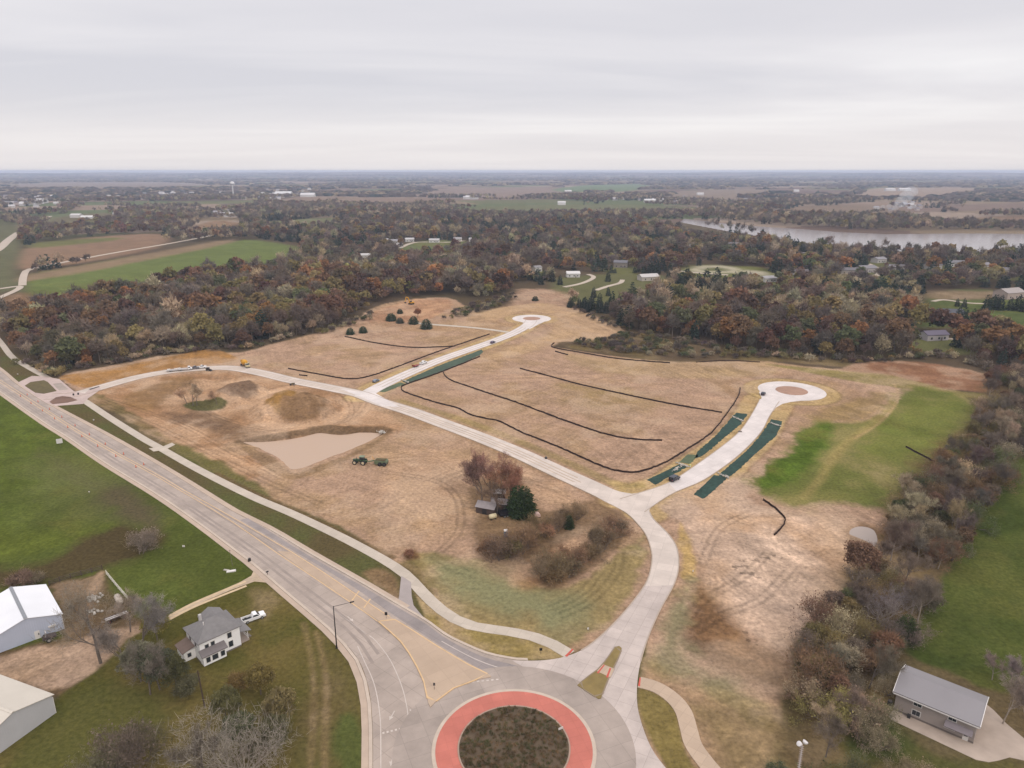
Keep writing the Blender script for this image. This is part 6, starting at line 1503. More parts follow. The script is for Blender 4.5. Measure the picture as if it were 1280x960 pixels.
# ------------------------------------------------------------------ vehicles
M_TYRE = mat('tyre_rubber', (0.02, 0.02, 0.02), 0.9, 0.1, 3.0); M_RIM = mat('wheel_rim', (0.45, 0.45, 0.45), 0.4, 0.05, 3.0, metal=0.6)
M_HEAD = mat('headlamp', (0.75, 0.75, 0.72), 0.2, 0.02, 3.0); M_TAIL = mat('tail_lamp', (0.35, 0.03, 0.02), 0.3, 0.05, 3.0); M_DARKM = MATS['dark_metal']
def wheel(o, x, y, r, w, rim=M_RIM):
    t = MB().tube((x, y - w / 2, r), (x, y + w / 2, r), r, n=18).build('wheel', M_TYRE, o, 0.03)
    s_ = 1 if y > 0 else -1
    MB().tube((x, y + s_ * (w / 2 - .02), r), (x, y + s_ * (w / 2 + .03), r), r * .58, n=12).build('rim', rim, t)
def paintm(name, rgb): return mat(name, alb(*rgb, 1.25), 0.3, 0.03, 0.5, spec=0.5)
def place(name, a, b, label, cat, z=0.11):
    """a vehicle whose middle stands at a, pointing towards b"""
    A, B = at(*a), at(*b); return tag(empty(name, (A[0], A[1], z), math.atan2(B[1] - A[1], B[0] - A[0])), label, cat)
def car_parts(o, m, L=4.6, w=1.8, van=False):
    h = w / 2
    if van: prof = [(-L / 2, .35), (L / 2, .35), (L / 2, .95), (L / 2 - .9, 1.15), (L / 2 - 1.6, 1.9), (-L / 2 + .15, 1.95), (-L / 2, 1.2)]
    else: prof = [(-L / 2, .35), (L / 2, .35), (L / 2 - .05, .75), (L / 2 - 1.2, .92), (L / 2 - 1.95, 1.40), (-L / 2 + 1.2, 1.46), (-L / 2 + .35, 1.0), (-L / 2, .9)]
    MB().prism(prof, -h, h, 'y').build('body', m, o, 0.07)
    if van: g = [(L / 2 - 1.02, 1.2), (L / 2 - 1.66, 1.82), (-L / 2 + .35, 1.84), (-L / 2 + .25, 1.2)]
    else: g = [(L / 2 - 1.35, .95), (L / 2 - 2.02, 1.36), (-L / 2 + 1.25, 1.40), (-L / 2 + .6, 1.0)]
    for s_ in (-1, 1): MB().prism(g, s_ * (h - .02), s_ * (h + .015), 'y').build('side_window', M_GLASS, o)
    x0, z0, x1, z1 = (L / 2 - .95, 1.18, L / 2 - 1.58, 1.86) if van else (L / 2 - 1.22, .95, L / 2 - 1.93, 1.37)
    MB().prism([(x0, z0 + .03), (x1, z1), (x1 + .03, z1 + .03), (x0 + .04, z0 + .06)], -h + .15, h - .15, 'y').build('windscreen', M_GLASS, o)
    MB().box(-L / 2 - .02, -L / 2 + .05, -h + .2, h - .2, 1.0 if not van else 1.25, 1.25 if not van else 1.75).build('rear_window', M_GLASS, o)
    for s_ in (-1, 1):
        MB().box(L / 2 - .06, L / 2 + .015, s_ * .72 - .16, s_ * .72 + .16, .62, .78).build('headlight', M_HEAD, o)
        MB().box(-L / 2 - .025, -L / 2 + .04, s_ * .74 - .12, s_ * .74 + .12, .68, .88).build('taillight', M_TAIL, o)
        for x in (-L / 2 + .85, L / 2 - .9): wheel(o, x, s_ * (h - .1), .33, .24)
    for x in (-L / 2 - .05, L / 2 - .01): MB().box(x, x + .07, -h + .1, h - .1, .34, .55).build('bumper', M_DARKM, o)
def pickup_parts(o, m, L=5.8, w=2.0, bedm=None):
    h = w / 2; bedm = bedm or m
    MB().prism([(-.4, .45), (L / 2, .45), (L / 2, 1.0), (L / 2 - .15, 1.12), (L / 2 - 1.35, 1.2), (-.4, 1.2)], -h, h, 'y').build('body', m, o, 0.05)
    MB().prism([(L / 2 - 1.4, 1.2), (L / 2 - 2.1, 1.85), (-.1, 1.88), (-.4, 1.2)], -h + .08, h - .08, 'y').build('cab', m, o, 0.06)
    b = MB(); b.box(-L / 2, -.42, -h, h, .45, .62); b.box(-L / 2, -.42, -h, -h + .1, .62, 1.2); b.box(-L / 2, -.42, h - .1, h, .62, 1.2); b.box(-L / 2, -L / 2 + .1, -h + .1, h - .1, .62, 1.2); b.build('bed', bedm, o)
    MB().box(-L / 2 + .12, -.45, -h + .12, h - .12, .625, .66).build('bed_liner', M_DARKM, o)
    for s_ in (-1, 1):
        MB().prism([(L / 2 - 1.62, 1.28), (L / 2 - 2.14, 1.76), (-.12, 1.78), (-.3, 1.28)], s_ * (h - .1), s_ * (h - .055), 'y').build('side_window', M_GLASS, o)
        MB().box(L / 2 - .03, L / 2 + .02, s_ * .78 - .14, s_ * .78 + .14, .78, .98).build('headlight', M_HEAD, o); MB().box(-L / 2 - .02, -L / 2 + .02, s_ * .9 - .08, s_ * .9 + .08, .75, 1.1).build('taillight', M_TAIL, o)
        for x in (-L / 2 + 1.15, L / 2 - 1.0): wheel(o, x, s_ * (h - .08), .4, .28)
    MB().prism([(L / 2 - 1.42, 1.25), (L / 2 - 2.05, 1.8), (L / 2 - 2.02, 1.83), (L / 2 - 1.37, 1.27)], -h + .2, h - .2, 'y').build('windscreen', M_GLASS, o)
    MB().box(L / 2, L / 2 + .1, -h + .05, h - .05, .45, .68).build('bumper', M_RIM, o)
o = place('pickup_truck', (317, 774.5), (327, 771), 'white pickup truck parked on the grass beside the farmhouse', 'pickup truck', 0.0); pickup_parts(o, paintm('white_car_paint', (240, 238, 236)))
o = place('van', (843, 600.5), (852, 596), 'black van parked on the east street by the erosion mats', 'van'); car_parts(o, paintm('black_car_paint', (44, 46, 58)), 5.0, 1.95, True)
o = place('car', (954, 493.5), (958, 488), 'black car at the entry of the east turning circle', 'car'); car_parts(o, MATS['black_car_paint'], 4.6)
o = place('car', (470, 477.5), (476, 475), 'grey blue car beside the north street near the junction', 'car'); car_parts(o, paintm('greyblue_car_paint', (120, 128, 140)), 4.8)
o = place('pickup_truck', (529, 455), (535, 452.5), 'white pickup parked behind the red trailer on the north street', 'pickup truck'); pickup_parts(o, MATS['white_car_paint'])
o = place('trailer', (520, 458.5), (526, 456), 'red flatbed trailer hitched to the white pickup', 'trailer')
MB().box(-2.6, 2.6, -1.05, 1.05, .62, .8).build('deck', mat('red_trailer', alb(150, 74, 66), 0.6, 0.1, 1.0), o); MB().box(-2.7, -2.55, -1.05, 1.05, .8, 1.7).build('ramp', MATS['red_trailer'], o); MB().tube((2.5, 0, .6), (4.0, 0, .55), .08).build('tow_bar', M_DARKM, o)
for x in (-.6, .5): [wheel(o, x, s_ * 1.15, .36, .22) for s_ in (-1, 1)]
o = place('car', (616, 429), (622, 426.5), 'dark purple car on the upper part of the north street', 'car'); car_parts(o, paintm('purple_car_paint', (70, 58, 88)), 4.7)
# line of vehicles on the site street
o = place('flatbed_trailer', (219, 464), (230, 462.8), 'grey flatbed trailer at the tail of the parked line', 'trailer'); MB().box(-4.5, 4, -1.2, 1.2, .7, .9).build('deck', mat('trailer_grey', alb(196, 190, 186), 0.6, 0.1, 1.0), o); MB().tube((4, 0, .7), (5.2, 0, .6), .1).build('tow_bar', M_DARKM, o)
for x in (-2.8, -1.9): [wheel(o, x, s_ * 1.1, .42, .26) for s_ in (-1, 1)]
for x, y in ((-3.2, .2), (.5, -.3), (2.2, .3)): MB().box(x - .8, x + .8, y - .5, y + .5, .905, 1.5).build('load', M_TRIM, o, 0.08)
o = place('flatbed_truck', (232, 463), (243, 461.8), 'white flatbed truck in the parked line on the site street', 'truck'); MB().box(-3.6, 1.2, -1.15, 1.15, .85, 1.05).build('bed', MATS['trailer_grey'], o); MB().prism([(1.4, .5), (3.6, .5), (3.6, 1.25), (2.9, 1.4), (2.5, 2.2), (1.4, 2.25)], -1.05, 1.05, 'y').build('cab', MATS['white_car_paint'], o, .06)
for s_ in (-1, 1): MB().prism([(1.6, 1.45), (2.7, 1.45), (2.4, 2.05), (1.6, 2.1)], s_ * 1.04, s_ * 1.075, 'y').build('side_window', M_GLASS, o); [wheel(o, x, s_ * .95, .45, .3) for x in (-2.3, 2.6)]
o = place('pickup_truck', (242.5, 461.5), (252, 460.6), 'dark grey pickup in front of the white flatbed truck', 'pickup truck'); pickup_parts(o, paintm('grey_car_paint', (112, 108, 112)))
o = place('pickup_truck', (251.5, 460.5), (258, 460), 'white pickup at the head of the parked line', 'pickup truck'); pickup_parts(o, MATS['white_car_paint'])
# small loader
o = place('skid_loader', (260.5, 463.5), (266, 464), 'small dark skid loader beside the head of the parked line', 'loader', 0.02); MB().prism([(-1.3, .5), (1.0, .5), (1.0, 1.1), (-1.3, 1.5)], -.6, .6, 'y').build('body', mat('loader_black', alb(70, 56, 44), 0.6, 0.1, 1.0), o, .05); MB().box(-.7, .7, -.55, .55, 1.3, 2.0).build('cab', M_GLASS, o, .04)
for s_ in (-1, 1): MB().prism([(-1.2, 1.5), (1.6, .7), (1.6, .5), (-1.2, 1.3)], s_ * .72 - .08, s_ * .72 + .08, 'y').build('arm', MATS['loader_black'], o); [wheel(o, x, s_ * .75, .42, .3) for x in (-.8, .7)]
MB().prism([(1.5, .1), (2.3, .1), (1.7, .3), (1.6, .9), (1.5, .9)], -.9, .9, 'y').build('bucket', M_DARKM, o)
# yellow mixer truck
o = place('mixer_truck', (306.5, 458.5), (318, 463.5), 'yellow concrete mixer truck at the bend of the site street', 'truck')
M_CAT = mat('machine_yellow', alb(226, 164, 40), 0.5, 0.08, 0.6)
MB().box(-4.6, 4.2, -.5, .5, .75, 1.05).build('chassis', M_DARKM, o)
Rm = Matrix.Rotation(math.radians(78), 3, 'Y')
MB().lathe([(.7, -3.4), (1.15, -2.6), (1.65, -.6), (1.6, .6), (1.1, 1.9), (.6, 2.3)], 18, (-.9, 0, 2.55), Matrix.Rotation(math.radians(-100), 3, 'Y') @ Matrix.Identity(3)).build('drum', M_CAT, o, smooth=True)
MB().prism([(2.4, .6), (4.7, .6), (4.75, 1.5), (4.1, 1.75), (3.7, 2.75), (2.4, 2.8)], -1.2, 1.2, 'y').build('cab', mat('cab_pale', alb(206, 190, 150), 0.5, 0.06, 1.0), o, .08)
for s_ in (-1, 1): MB().prism([(2.65, 1.75), (3.95, 1.75), (3.6, 2.55), (2.65, 2.6)], s_ * 1.19, s_ * 1.225, 'y').build('side_window', M_GLASS, o); [wheel(o, x, s_ * 1.0, .52, .34) for x in (-3.6, -2.4, 3.4)]
MB().prism([(4.12, 1.82), (3.76, 2.65), (3.8, 2.68), (4.17, 1.84)], -1.0, 1.0, 'y').build('windscreen', M_GLASS, o)
MB().prism([(-4.9, 2.4), (-3.9, 3.6), (-3.7, 3.5), (-4.6, 2.3)], -.5, .5, 'y').build('hopper', M_CAT, o); MB().prism([(-5.6, 1.2), (-4.4, 2.3), (-4.3, 2.15), (-5.5, 1.05)], -.25, .25, 'y').build('chute', M_TRIM, o)
# yellow excavator
o = place('excavator', (514, 380.5), (502, 382.5), 'yellow excavator with raised boom on the red clay', 'excavator', 0.0)
for s_ in (-1, 1): MB().prism([(-2.2, .45), (-1.8, .05), (1.8, .05), (2.2, .45), (1.9, .95), (-1.9, .95)], s_ * 1.3 - .35, s_ * 1.3 + .35, 'y').build('track', M_TYRE, o)
MB().box(-2.4, 1.4, -1.4, 1.4, 1.15, 2.3).build('body', M_CAT, o, .1); MB().lathe([(.9, .6), (.9, 1.15)], 14).build('turntable', M_DARKM, o)
MB().prism([(.1, 2.3), (1.6, 2.3), (1.4, 3.3), (.1, 3.4)], .3, 1.35, 'y').build('cab', M_GLASS, o, .05)
MB().prism([(.9, 1.9), (1.7, 1.9), (3.4, 6.0), (5.2, 6.7), (5.1, 7.2), (2.9, 6.6)], -.35, .25, 'y').build('boom', M_CAT, o); MB().prism([(4.9, 7.3), (5.5, 7.0), (6.6, 2.9), (6.2, 2.8)], -.25, .15, 'y').build('stick', M_CAT, o); MB().prism([(5.9, 2.9), (6.9, 2.9), (6.8, 1.9), (5.9, 1.7), (5.5, 2.2)], -.6, .5, 'y').build('bucket', M_DARKM, o)
# tractor and drawn scraper
o = place('tractor', (451, 580), (440, 579.2), 'green tractor with cream wheel hubs beside the muddy pond', 'tractor', 0.0)
M_JD = mat('tractor_green', alb(60, 84, 50), 0.5, 0.1, 1.0); M_HUB = mat('cream_hub', alb(226, 206, 170), 0.6, 0.06, 1.0)
MB().prism([(.2, 1.1), (3.0, 1.1), (3.1, 1.9), (.2, 2.15)], -.5, .5, 'y').build('hood', M_JD, o, .08); MB().box(-2.6, .4, -.55, .55, 1.0, 1.7).build('body', M_JD, o, .05)
cb = MB().prism([(-1.5, 1.7), (.2, 1.7), (.15, 3.1), (-1.4, 3.15)], -.8, .8, 'y').build('cab', M_GLASS, o, .04); MB().box(-1.7, .35, -.95, .95, 3.15, 3.35).build('cab_roof', mat('cab_roof_green', alb(128, 140, 112), 0.5, 0.08, 1.0), o, .06)
for s_ in (-1, 1):
    MB().box(-2.2, -.4, s_ * 1.0 - .3, s_ * 1.0 + .3, 1.95, 2.05).build('fender', M_JD, o)
    wheel(o, -1.4, s_ * 1.1, 1.0, .65, M_HUB); wheel(o, 2.1, s_ * 1.05, .9, .55, M_HUB)
MB().tube((1.4, .55, 1.9), (1.4, .55, 3.3), .07).build('exhaust', M_DARKM, o)
o = place('scraper', (475, 581), (462, 580.4), 'green pull scraper on dark tyres behind the tractor', 'scraper', 0.0)
MB().prism([(-2.9, .8), (1.6, .6), (2.0, 1.2), (1.7, 2.2), (-2.8, 2.2), (-3.2, 1.4)], -1.3, 1.3, 'y').build('bowl', mat('scraper_green', alb(116, 126, 96), 0.6, 0.12, 1.0), o, .06)
MB().box(-2.6, 1.5, -1.15, 1.15, 2.203, 2.3).build('load', mat('scraper_load', alb(96, 90, 60), 0.95, 0.2, 2.0), o); MB().prism([(1.6, 1.6), (5.4, .9), (5.4, 1.15), (1.6, 2.1)], -.25, .25, 'y').build('gooseneck', MATS['scraper_green'], o)
for x in (-2.2, -.4): [wheel(o, x, s_ * 1.45, .8, .5, M_DARKM) for s_ in (-1, 1)]
MB().tube((2.2, .3, 2.0), (2.9, .3, 3.6), .09).build('cylinder', M_CAT, o); MB().tube((-2.5, 1.35, 2.5), (1.2, 1.35, 2.7), .06).build('hose_rail', mat('rust_red', alb(120, 64, 50), 0.8, 0.15, 1.0), o)

# ------------------------------------------------------------------ old sheds and things under the trees
M_TIN = mat('grey_tin', alb(172, 162, 160), 0.5, 0.12, 0.8, vertical=('X', 0.4, 0.6)); M_PLANK = mat('weathered_boards', alb(96, 80, 72), 0.95, 0.2, 1.2)
def shed(px, py, L, D, h, r, deg, label, axis='x', rm=None):
    p = at(px, py); o = empty('shed', (p[0], p[1], 0), math.radians(deg)); tag(o, label, 'shed')
    gwall(MB(), L, D, h, r, axis).build('wall', M_PLANK, o); gable(MB(), L, D, h, r, .3, .1, axis).build('roof', rm or M_TIN, o)
    MB().box(L * .35, L * .6, -.05, 0, 0, h * .8).build('door', M_DARKM, o)
shed(595, 641, 6.5, 4.5, 2.4, 1.2, -22, 'long tin roofed shed at the left of the farmstead clump'); shed(614, 637.5, 5.2, 4.0, 2.6, 1.0, -12, 'tin roofed shed in the middle of the clump'); shed(617, 624, 4.0, 3.0, 2.2, .9, 5, 'small pale roofed shed behind under the bare trees', rm=mat('pale_tin', alb(204, 196, 190), 0.5, 0.1, 0.8))
p = at(631, 645); o = empty('dump_trailer', (p[0], p[1], 0), .4); tag(o, 'black dump trailer between the shed and the conifer', 'trailer'); b = MB(); b.box(-2, 2, -1.1, 1.1, .7, .9); b.box(-2, 2, -1.1, -1.0, .9, 2.0); b.box(-2, 2, 1.0, 1.1, .9, 2.0); b.box(-2, -1.9, -1, 1, .9, 2.0); b.build('body', mat('blackish_steel', alb(40, 38, 44), 0.6, 0.1, 1.0), o); [wheel(o, x, s_ * 1.2, .4, .25) for x in (-.5, .5) for s_ in (-1, 1)]
p = at(616, 649); o = empty('water_tank', (p[0], p[1], 0), .5); tag(o, 'cream horizontal tank in front of the tin sheds', 'tank'); MB().lathe([(.2, -1.35), (.8, -1.15), (.85, 0), (.8, 1.15), (.2, 1.35)], 16, (0, 0, 1.1), Matrix.Rotation(math.radians(90), 3, 'Y')).build('barrel', mat('cream_tank', alb(226, 210, 170), 0.5, 0.06, 1.0), o, smooth=True); [MB().box(x - .1, x + .1, -.6, .6, 0, .45).build('cradle', M_DARKM, o) for x in (-.8, .8)]
p = at(632.5, 671); o = empty('portable_toilet', (p[0], p[1], 0), .2); tag(o, 'blue portable toilet with white roof in front of the bushes', 'toilet'); bb = MB().box(-.6, .6, -.6, .6, .08, 2.1).build('cabin', mat('toilet_blue', alb(92, 116, 140), 0.6, 0.06, 1.0), o, .05); MB().prism([(-.66, 2.1), (.66, 2.1), (.5, 2.38), (-.5, 2.38)], -.66, .66, 'y').build('roof', M_TRIM, o, .03); MB().box(-.42, .42, -.64, -.6, .15, 1.95).build('door', mat('toilet_door', alb(70, 94, 120), 0.6, 0.06, 1.0), o); MB().box(-.7, .7, -.7, .7, 0, .08).build('skid', M_DARKM, o)
p = at(671, 646); o = empty('pallet_load', (p[0], p[1], 0), .3); tag(o, 'pinkish white tarped load right of the big conifer', 'tarped load'); MB().prism([(-1.1, .15), (1.1, .15), (1.0, 1.1), (.3, 1.6), (-.5, 1.5), (-1.05, .9)], -.8, .8, 'y').build('tarp', mat('pink_tarp', alb(230, 196, 184), 0.7, 0.1, 1.0), o, .12); MB().box(-1.2, 1.2, -.9, .9, 0, .15).build('pallet', M_PLANK, o)
p = at(641, 640); o = empty('sign_board', (p[0], p[1], 0), -.5); tag(o, 'white leaning boards at the foot of the big conifer', 'boards'); MB().prism([(0, 0), (.25, 0), (1.1, 2.4), (.95, 2.45)], -.6, .6, 'y').build('board', M_TRIM, o); MB().box(-2.4, .2, -.9, -.75, .05, .2).build('plank', M_TRIM, o)
# pump by the pond end, inlet box, debris
p = at(265, 482.5); o = empty('plate_compactor', (p[0], p[1], gz(*p)), .3); tag(o, 'small dark roller parked below the site street near the spoil heaps', 'roller'); p = at(365.5, 481.5); o.location = (p[0], p[1], gz(*p)); MB().tube((-.9, -.6, .5), (-.9, .6, .5), .5, n=16).build('drum', M_DARKM, o); MB().box(-.5, 1.3, -.5, .5, .45, 1.2).build('body', mat('olive_machine', alb(104, 92, 60), 0.6, 0.1, 1.0), o, .06); [wheel(o, .9, s_ * .6, .45, .25) for s_ in (-1, 1)]
def small(name, px, py, label, cat, prof, w, m, z=0.0, rz=0.0, group=None):
    p = at(px, py); o = MB().prism(prof, -w / 2, w / 2, 'y').build(name, m, None, .03); o.location = (p[0], p[1], z); o.rotation_euler = (0, 0, rz); return tag(o, label, cat, group)
small('catch_basin', 682.5, 573.5, 'black inlet frame at the edge of the site street', 'inlet', [(-.5, 0), (.5, 0), (.45, .7), (-.45, .7)], .9, M_DARKM, .1)
small('catch_basin', 925, 540, 'grey inlet box at the left edge of the east street', 'inlet', [(-.8, 0), (.8, 0), (.7, .35), (-.7, .35)], 1.0, M_FOUND, .1)
for px, py in ((92, 494.4), (98, 493.5)): small('barrel', px, py, 'dark drum standing at the west entrance mouth', 'drum', [(-.3, 0), (.3, 0), (.27, 1.0), (-.27, 1.0)], .6, M_DARKM, .107, 0, 'dark drums at the west entrance')
small('feed_trough', 289, 714.5, 'pale scrap boards lying on the grass near the farm drive', 'scrap', [(-1.3, 0), (1.3, 0), (1.2, .35), (-1.2, .3)], .9, M_TRIM, 0, .3); small('feed_trough', 283, 713, 'pale scrap sheet left of the other on the grass', 'scrap', [(-.9, 0), (.9, 0), (.8, .25), (-.8, .25)], .6, M_ROCK, 0, -.2)
small('hose_box', 862.5, 583, 'yellowish box on the kerb by the left ditch', 'box', [(-.4, 0), (.4, 0), (.35, .9), (-.35, .9)], .8, mat('box_yellow', alb(220, 210, 130), 0.6, 0.1, 1.0), 0, .3)
# farmyard
o = empty('fuel_tank', (*at(149, 753), 0), 2.3); tag(o, 'cream cylinder tank lying at the end of the white board fence', 'tank'); MB().lathe([(.15, -2.0), (.75, -1.8), (.8, 0), (.75, 1.8), (.15, 2.0)], 16, (0, 0, 1.0), Matrix.Rotation(math.radians(90), 3, 'Y')).build('barrel', mat('dull_cream', alb(214, 200, 184), 0.6, 0.08, 1.0), o, smooth=True); [MB().box(x - .12, x + .12, -.6, .6, 0, .4).build('cradle', M_DARKM, o) for x in (-1.2, 1.2)]
o = empty('hay_wagon', (*at(146, 774), 0), .75); tag(o, 'old wagon with rusty frame and pale boards in the farmyard', 'wagon'); MB().box(-2.6, 2.6, -1.0, 1.0, .9, 1.05).build('deck', M_PLANK, o); [MB().box(-2.6, 2.6, y - .1, y + .1, 1.053, 1.2).build('board', M_TRIM, o) for y in (-.6, .1)]; [wheel(o, x, s_ * .9, .45, .2, MATS['rust_red']) for x in (-1.8, 1.8) for s_ in (-1, 1)]; MB().tube((2.6, 0, .8), (4.2, 0, .4), .07).build('tow_bar', MATS['rust_red'], o)
o = empty('farm_implement', (*at(62, 800), 0), .7); tag(o, 'dark farm implement with a raised frame beside the white roofed barn', 'implement'); MB().prism([(-1.4, .8), (1.4, .8), (1.6, 1.2), (-1.0, 1.5)], -.9, .9, 'y').build('hopper', mat('implement_brown', alb(84, 72, 68), 0.8, 0.15, 1.0), o, .05)
for s_ in (-1, 1): MB().tube((-.9, s_ * .7, .5), (-.4, s_ * .5, 2.6), .06).build('strut', M_RIM, o); wheel(o, -.2, s_ * 1.1, .55, .2, M_RIM)
MB().tube((-.5, -.6, 2.55), (-.5, .6, 2.55), .07).build('crossbar', M_TRIM, o)
for px, py, sc in ((118, 749, 1), (119, 764, .8), (122, 745, .6)):
    r_ = np.random.default_rng(int(px * py)); m = MB(); [m.lathe([(.25, 0), (.4, .2), (.2, .5)], 6, (r_.normal() * 1.1, r_.normal() * .7, 0)) for _ in range(int(16 * sc))]; o = m.build('rubble_pile', M_ROCK); o.location = (*at(px, py), 0); tag(o, {749: 'pale rubble heap in the yard nearest the earth ramp', 764: 'pale rubble heap left of the old wagon', 745: 'smallest pale rubble heap in the yard'}[py], 'rubble')
def board_fence(P, label, m, n_rail=3, h=1.3, step=2.6):
    G = resample(ats(P), step=step); o = empty('board_fence', (0, 0, 0)); tag(o, label, 'fence')
    for g in G: MB().box(g[0] - .08, g[0] + .08, g[1] - .08, g[1] + .08, -.2, h + .1).build('post', m, o)
    for k in range(n_rail):
        z = h * (k + .7) / n_rail; mm = MB()
        for a, b in zip(G[:-1], G[1:]): mm.tube((a[0], a[1], z), (b[0], b[1], z), .09, n=4)
        mm.build('rail', m, o)
board_fence([(133, 718), (147, 735), (160, 750)], 'white board fence running from the earth ramp to the tank', mat('fence_white', alb(214, 208, 190), 0.8, 0.1, 1.0))
board_fence([(62, 732), (80, 725), (100, 720), (128, 712)], 'weathered brown board fence behind the white roofed barn', M_PLANK, 3, 1.5)

# ------------------------------------------------------------------ poles, signs, cones
p = at(421, 810); o = empty('street_lamp', (p[0], p[1], 0), math.radians(12)); tag(o, 'tall black street lamp with a long arm by the main road', 'street lamp')
M_BLK = mat('black_steel', (0.018, 0.016, 0.015), 0.5, 0.05, 2.0)
MB().tube((0, 0, 0), (0, 0, 11.6), .17, .10, 12).build('pole', M_BLK, o, smooth=True); MB().lathe([(.3, 0), (.3, .12), (.2, .25)], 12).build('base', M_BLK, o)
d_ = (np.append(at(442, 752, 12.6), 12.6) - np.append(p, 11.5)); d_ = Matrix.Rotation(-math.radians(12), 3, 'Z') @ Vector(d_)
MB().tube((0, 0, 11.5), d_ * .82 + Vector((0, 0, 11.5)), .07, .055).build('arm', mat('arm_grey', alb(96, 90, 86), 0.5, 0.05, 1.0), o)
e_ = d_.normalized(); q = d_ * .82 + Vector((0, 0, 11.5)); MB().tube(q, q + e_ * 1.0, .2, .13, 8).build('lamp_head', M_BLK, o)
# farm pole
A, B = np.append(at(256, 884), 0), np.append(at(247, 838, 8.0), 8.0); o = empty('utility_pole', tuple(A)); tag(o, 'leaning brown wooden pole in front of the farmhouse', 'utility pole'); MB().tube((0, 0, -.2), tuple(B - A), .17, .12, 10).build('pole', mat('pole_wood', alb(84, 68, 58), 0.95, 0.15, 2.0), o); t_ = Vector(B - A); MB().tube(t_ * .92 + Vector((-.5, .2, 0)), t_ * .92 + Vector((.5, -.2, 0)), .05).build('crossarm', MATS['pole_wood'], o)
o = empty('utility_pole', (*at(291, 707), 0)); tag(o, 'thin grey utility pole beside the road above the farm drive', 'utility pole'); MB().tube((0, 0, -.2), (-.4, 0, 5.2), .07, .05, 8).build('pole', M_FOUND, o); MB().tube((-.7, 0, 4.9), (0, 0, 4.9), .04).build('crossarm', M_FOUND, o)
# white floodlight mast at the bottom right
A = at(1001, 992); H_ = 0
o = empty('light_mast', (A[0], A[1], 0), .3); tag(o, 'white light mast with pegs in the tree belt', 'light mast')
zt = 13.0
q = at(1003, 930, zt); o.location = (q[0], q[1], 0)
M_MAST = mat('mast_grey', alb(212, 200, 196), 0.6, 0.06, 1.0)
MB().tube((0, 0, 0), (0, 0, zt), .14, .10, 10).build('mast', M_MAST, o)
for k in range(16):
    for s_ in (-1, 1): MB().tube((0, 0, 6 + k * .42), (s_ * .42, 0, 6.06 + k * .42), .035, n=5).build('peg', M_MAST, o)
for s_, t_ in ((-1, .5), (1, .35)): MB().lathe([(.12, 0), (.42, .25), (.48, .6), (.44, .62)], 12, (s_ * .35, 0, zt - .1), Matrix.Rotation(s_ * t_ * 1.6, 3, 'Y')).build('lamp_head', mat('lamp_white', alb(240, 234, 230), 0.4, 0.03, 1.0), o, smooth=True)
def sign(px, py, label, h=2.2, w=.75, hh=.75, m=None, rz=0.0, z=0.0, group=None, shape='rect', back=None):
    p = at(px, py); o = empty('road_sign', (p[0], p[1], z), rz); tag(o, label, 'sign', group)
    MB().tube((0, 0, 0), (0, 0, h), .05, n=6).build('post', M_FOUND, o)
    prof = [(-w / 2, h - hh), (w / 2, h - hh), (w / 2, h), (-w / 2, h)] if shape == 'rect' else [(0, h - w * .7), (w * .7, h), (0, h + w * .7), (-w * .7, h)]
    MB().prism(prof, -.11, -.06, 'y').build('plate', m or M_TRIM, o)
sign(75.5, 558, 'white square sign standing in the west field by the main road', 3.4, 2.2, 2.0, M_TRIM, .5); sign(117.5, 527, 'small white marker sign on the verge by the west path', 1.2, .6, .5); sign(112, 617, 'small white marker post in the west field', 1.0, .5, .4); sign(230, 685, 'white marker sign on the grass above the farm drive', 1.0, .8, .6); sign(22.5, 469, 'small white marker at the tip of the path island', 1.0, .7, .5)
sign(483, 774, 'black keep right sign at the nose of the splitter island', 1.9, .7, .9, M_BLK, 0, .26); sign(676, 817, 'dark sign on the grass wedge beside the approach', 1.6, .7, .7, M_BLK); sign(543, 863, 'dark sign at the lower tip of the splitter island', 1.8, .5, .7, MATS['arm_grey'], 0, .26); sign(700.5, 917, 'pale chevron board at the edge of the roundabout island', 1.3, 1.1, .5, M_TRIM, .5, .35); sign(735, 789, 'white post on the verge beside the approach', 1.1, .4, .5); sign(866, 717, 'white survey stake on the strip beside the south street', 1.2, .3, .5)
sign(862.3, 587, 'white capped post on the kerb of the east street', 1.6, .4, .5, M_TRIM, 0, .1)
o = empty('mailbox', (*at(334.5, 719), 0), .8); tag(o, 'dark mailbox at the mouth of the farm drive', 'mailbox'); MB().box(-.06, .06, -.06, .06, 0, 1.0).build('post', M_PLANK, o); MB().lathe([(.02, -.35), (.2, -.34), (.2, .34), (.02, .35)], 10, (0, 0, 1.15), Matrix.Rotation(math.radians(90), 3, 'Y')).build('box', M_BLK, o)
small('drum', 312, 702, 'dark drum at the corner of the farm drive and the road', 'drum', [(-.35, 0), (.35, 0), (.3, 1.0), (-.3, 1.0)], .7, M_BLK, .1)
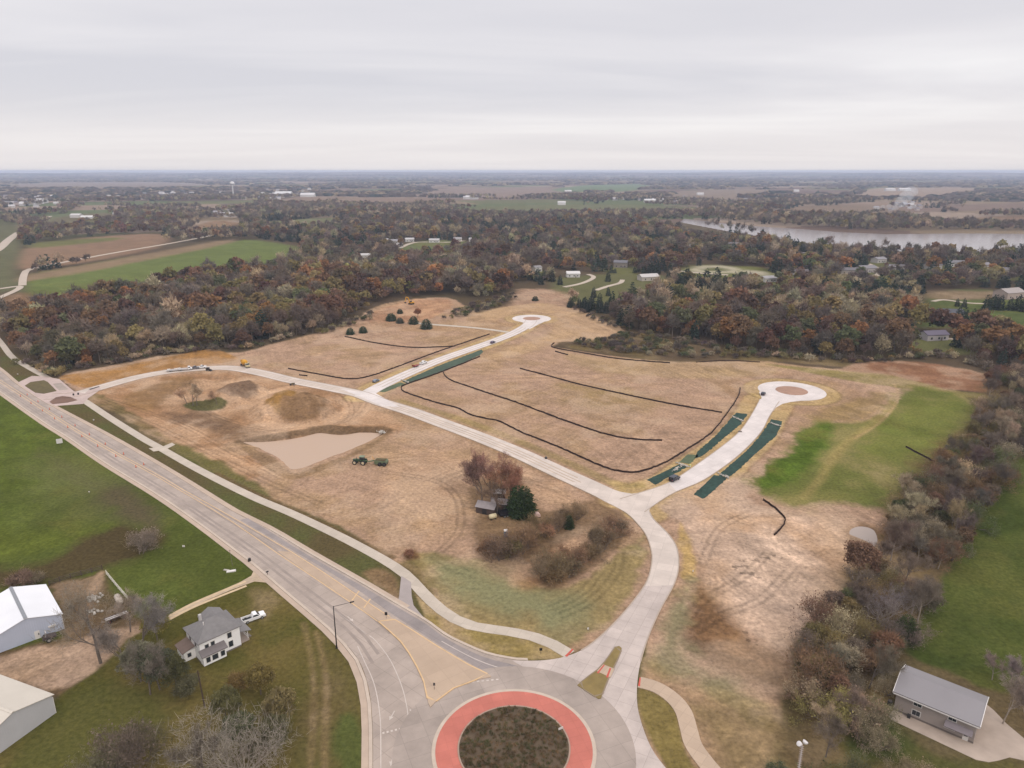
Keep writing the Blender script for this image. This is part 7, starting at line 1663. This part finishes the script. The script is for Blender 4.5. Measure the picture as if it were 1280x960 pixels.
# traffic cones down the middle of the main road
M_CONE = mat('cone_orange', alb(214, 110, 74, 1.1), 0.6, 0.05, 2.0)
cb_ = MB().box(-.24, .24, -.24, .24, 0, .05); cm = MB().lathe([(.19, .05), (.05, .95), (.02, .97)], 10)
c0 = empty('traffic_cone', (0, 0, 0)); cb_.build('base', M_BLK, c0); cn_ = cm.build('cone', M_CONE, c0); MB().lathe([(.145, .34), (.115, .52)], 10).build('white_band', M_WHT, cn_)
cl_ = smooth_line(ats([(30, 495), (82, 529), (125, 556), (175, 583)]), 6); cl_ = resample(cl_, 9)
for i, g in enumerate(cl_):
    for j, off in enumerate((-1.5, 1.5)):
        if i == 0 and j == 0: o = c0
        else:
            o = c0.copy(); C.objects.link(o)
            for ch in c0.children:
                d = ch.copy(); C.objects.link(d); d.parent = o
                for g2 in ch.children: e2 = g2.copy(); C.objects.link(e2); e2.parent = d
        t_ = cl_[min(i + 1, 8)] - cl_[max(i - 1, 0)]; t_ /= np.hypot(*t_)
        q = g + np.array((-t_[1], t_[0])) * off
        o.location = (q[0], q[1], .1); o.scale = (1.15, 1.15, 1.15)
        tag(o, 'orange traffic cone along the centre of the main road', 'traffic cone', 'orange traffic cones along the main road')

# ------------------------------------------------------------------ smoke and haze
def volume(name, dens, col, noise=False, aniso=0.0):
    m = bpy.data.materials.new(name); m.use_nodes = True; nt_ = m.node_tree; nt_.nodes.remove(nt_.nodes['Principled BSDF'])
    v = nt_.nodes.new('ShaderNodeVolumePrincipled'); v.inputs['Density'].default_value = dens; v.inputs['Color'].default_value = (*col, 1); v.inputs['Anisotropy'].default_value = aniso
    nt_.links.new(v.outputs[0], nt_.nodes['Material Output'].inputs['Volume']); return m
HAZE_DENSITY = 9.0e-5
hb = MB().box(-21000, 21000, -21000, 21000, -14.0, 118.0).build('haze', volume('haze', HAZE_DENSITY, (0.68, 0.76, 0.95)))
tag(hb, 'pale blue air lying over the whole countryside', 'haze', None, 'stuff')
p = at(1118, 265); sm = MB()
for (dx, dy, z_, r_) in ((0, 0, 8, 11), (8, 0, 16, 13), (18, 4, 26, 17), (30, 6, 38, 20), (42, 8, 50, 19), (-16, 2, 10, 9), (-32, 4, 9, 8)): sm.lathe([(r_ * math.sin(t), -r_ * .8 * math.cos(t)) for t in np.linspace(.15, 3.0, 9)], 14, (p[0] + dx, p[1] + dy, z_ + 4))
so = sm.build('smoke', volume('smoke', 0.02, (0.95, 0.97, 1.0)), None, 0, True); tag(so, 'pale smoke plume drifting over the trees beyond the river', 'smoke', None, 'stuff')
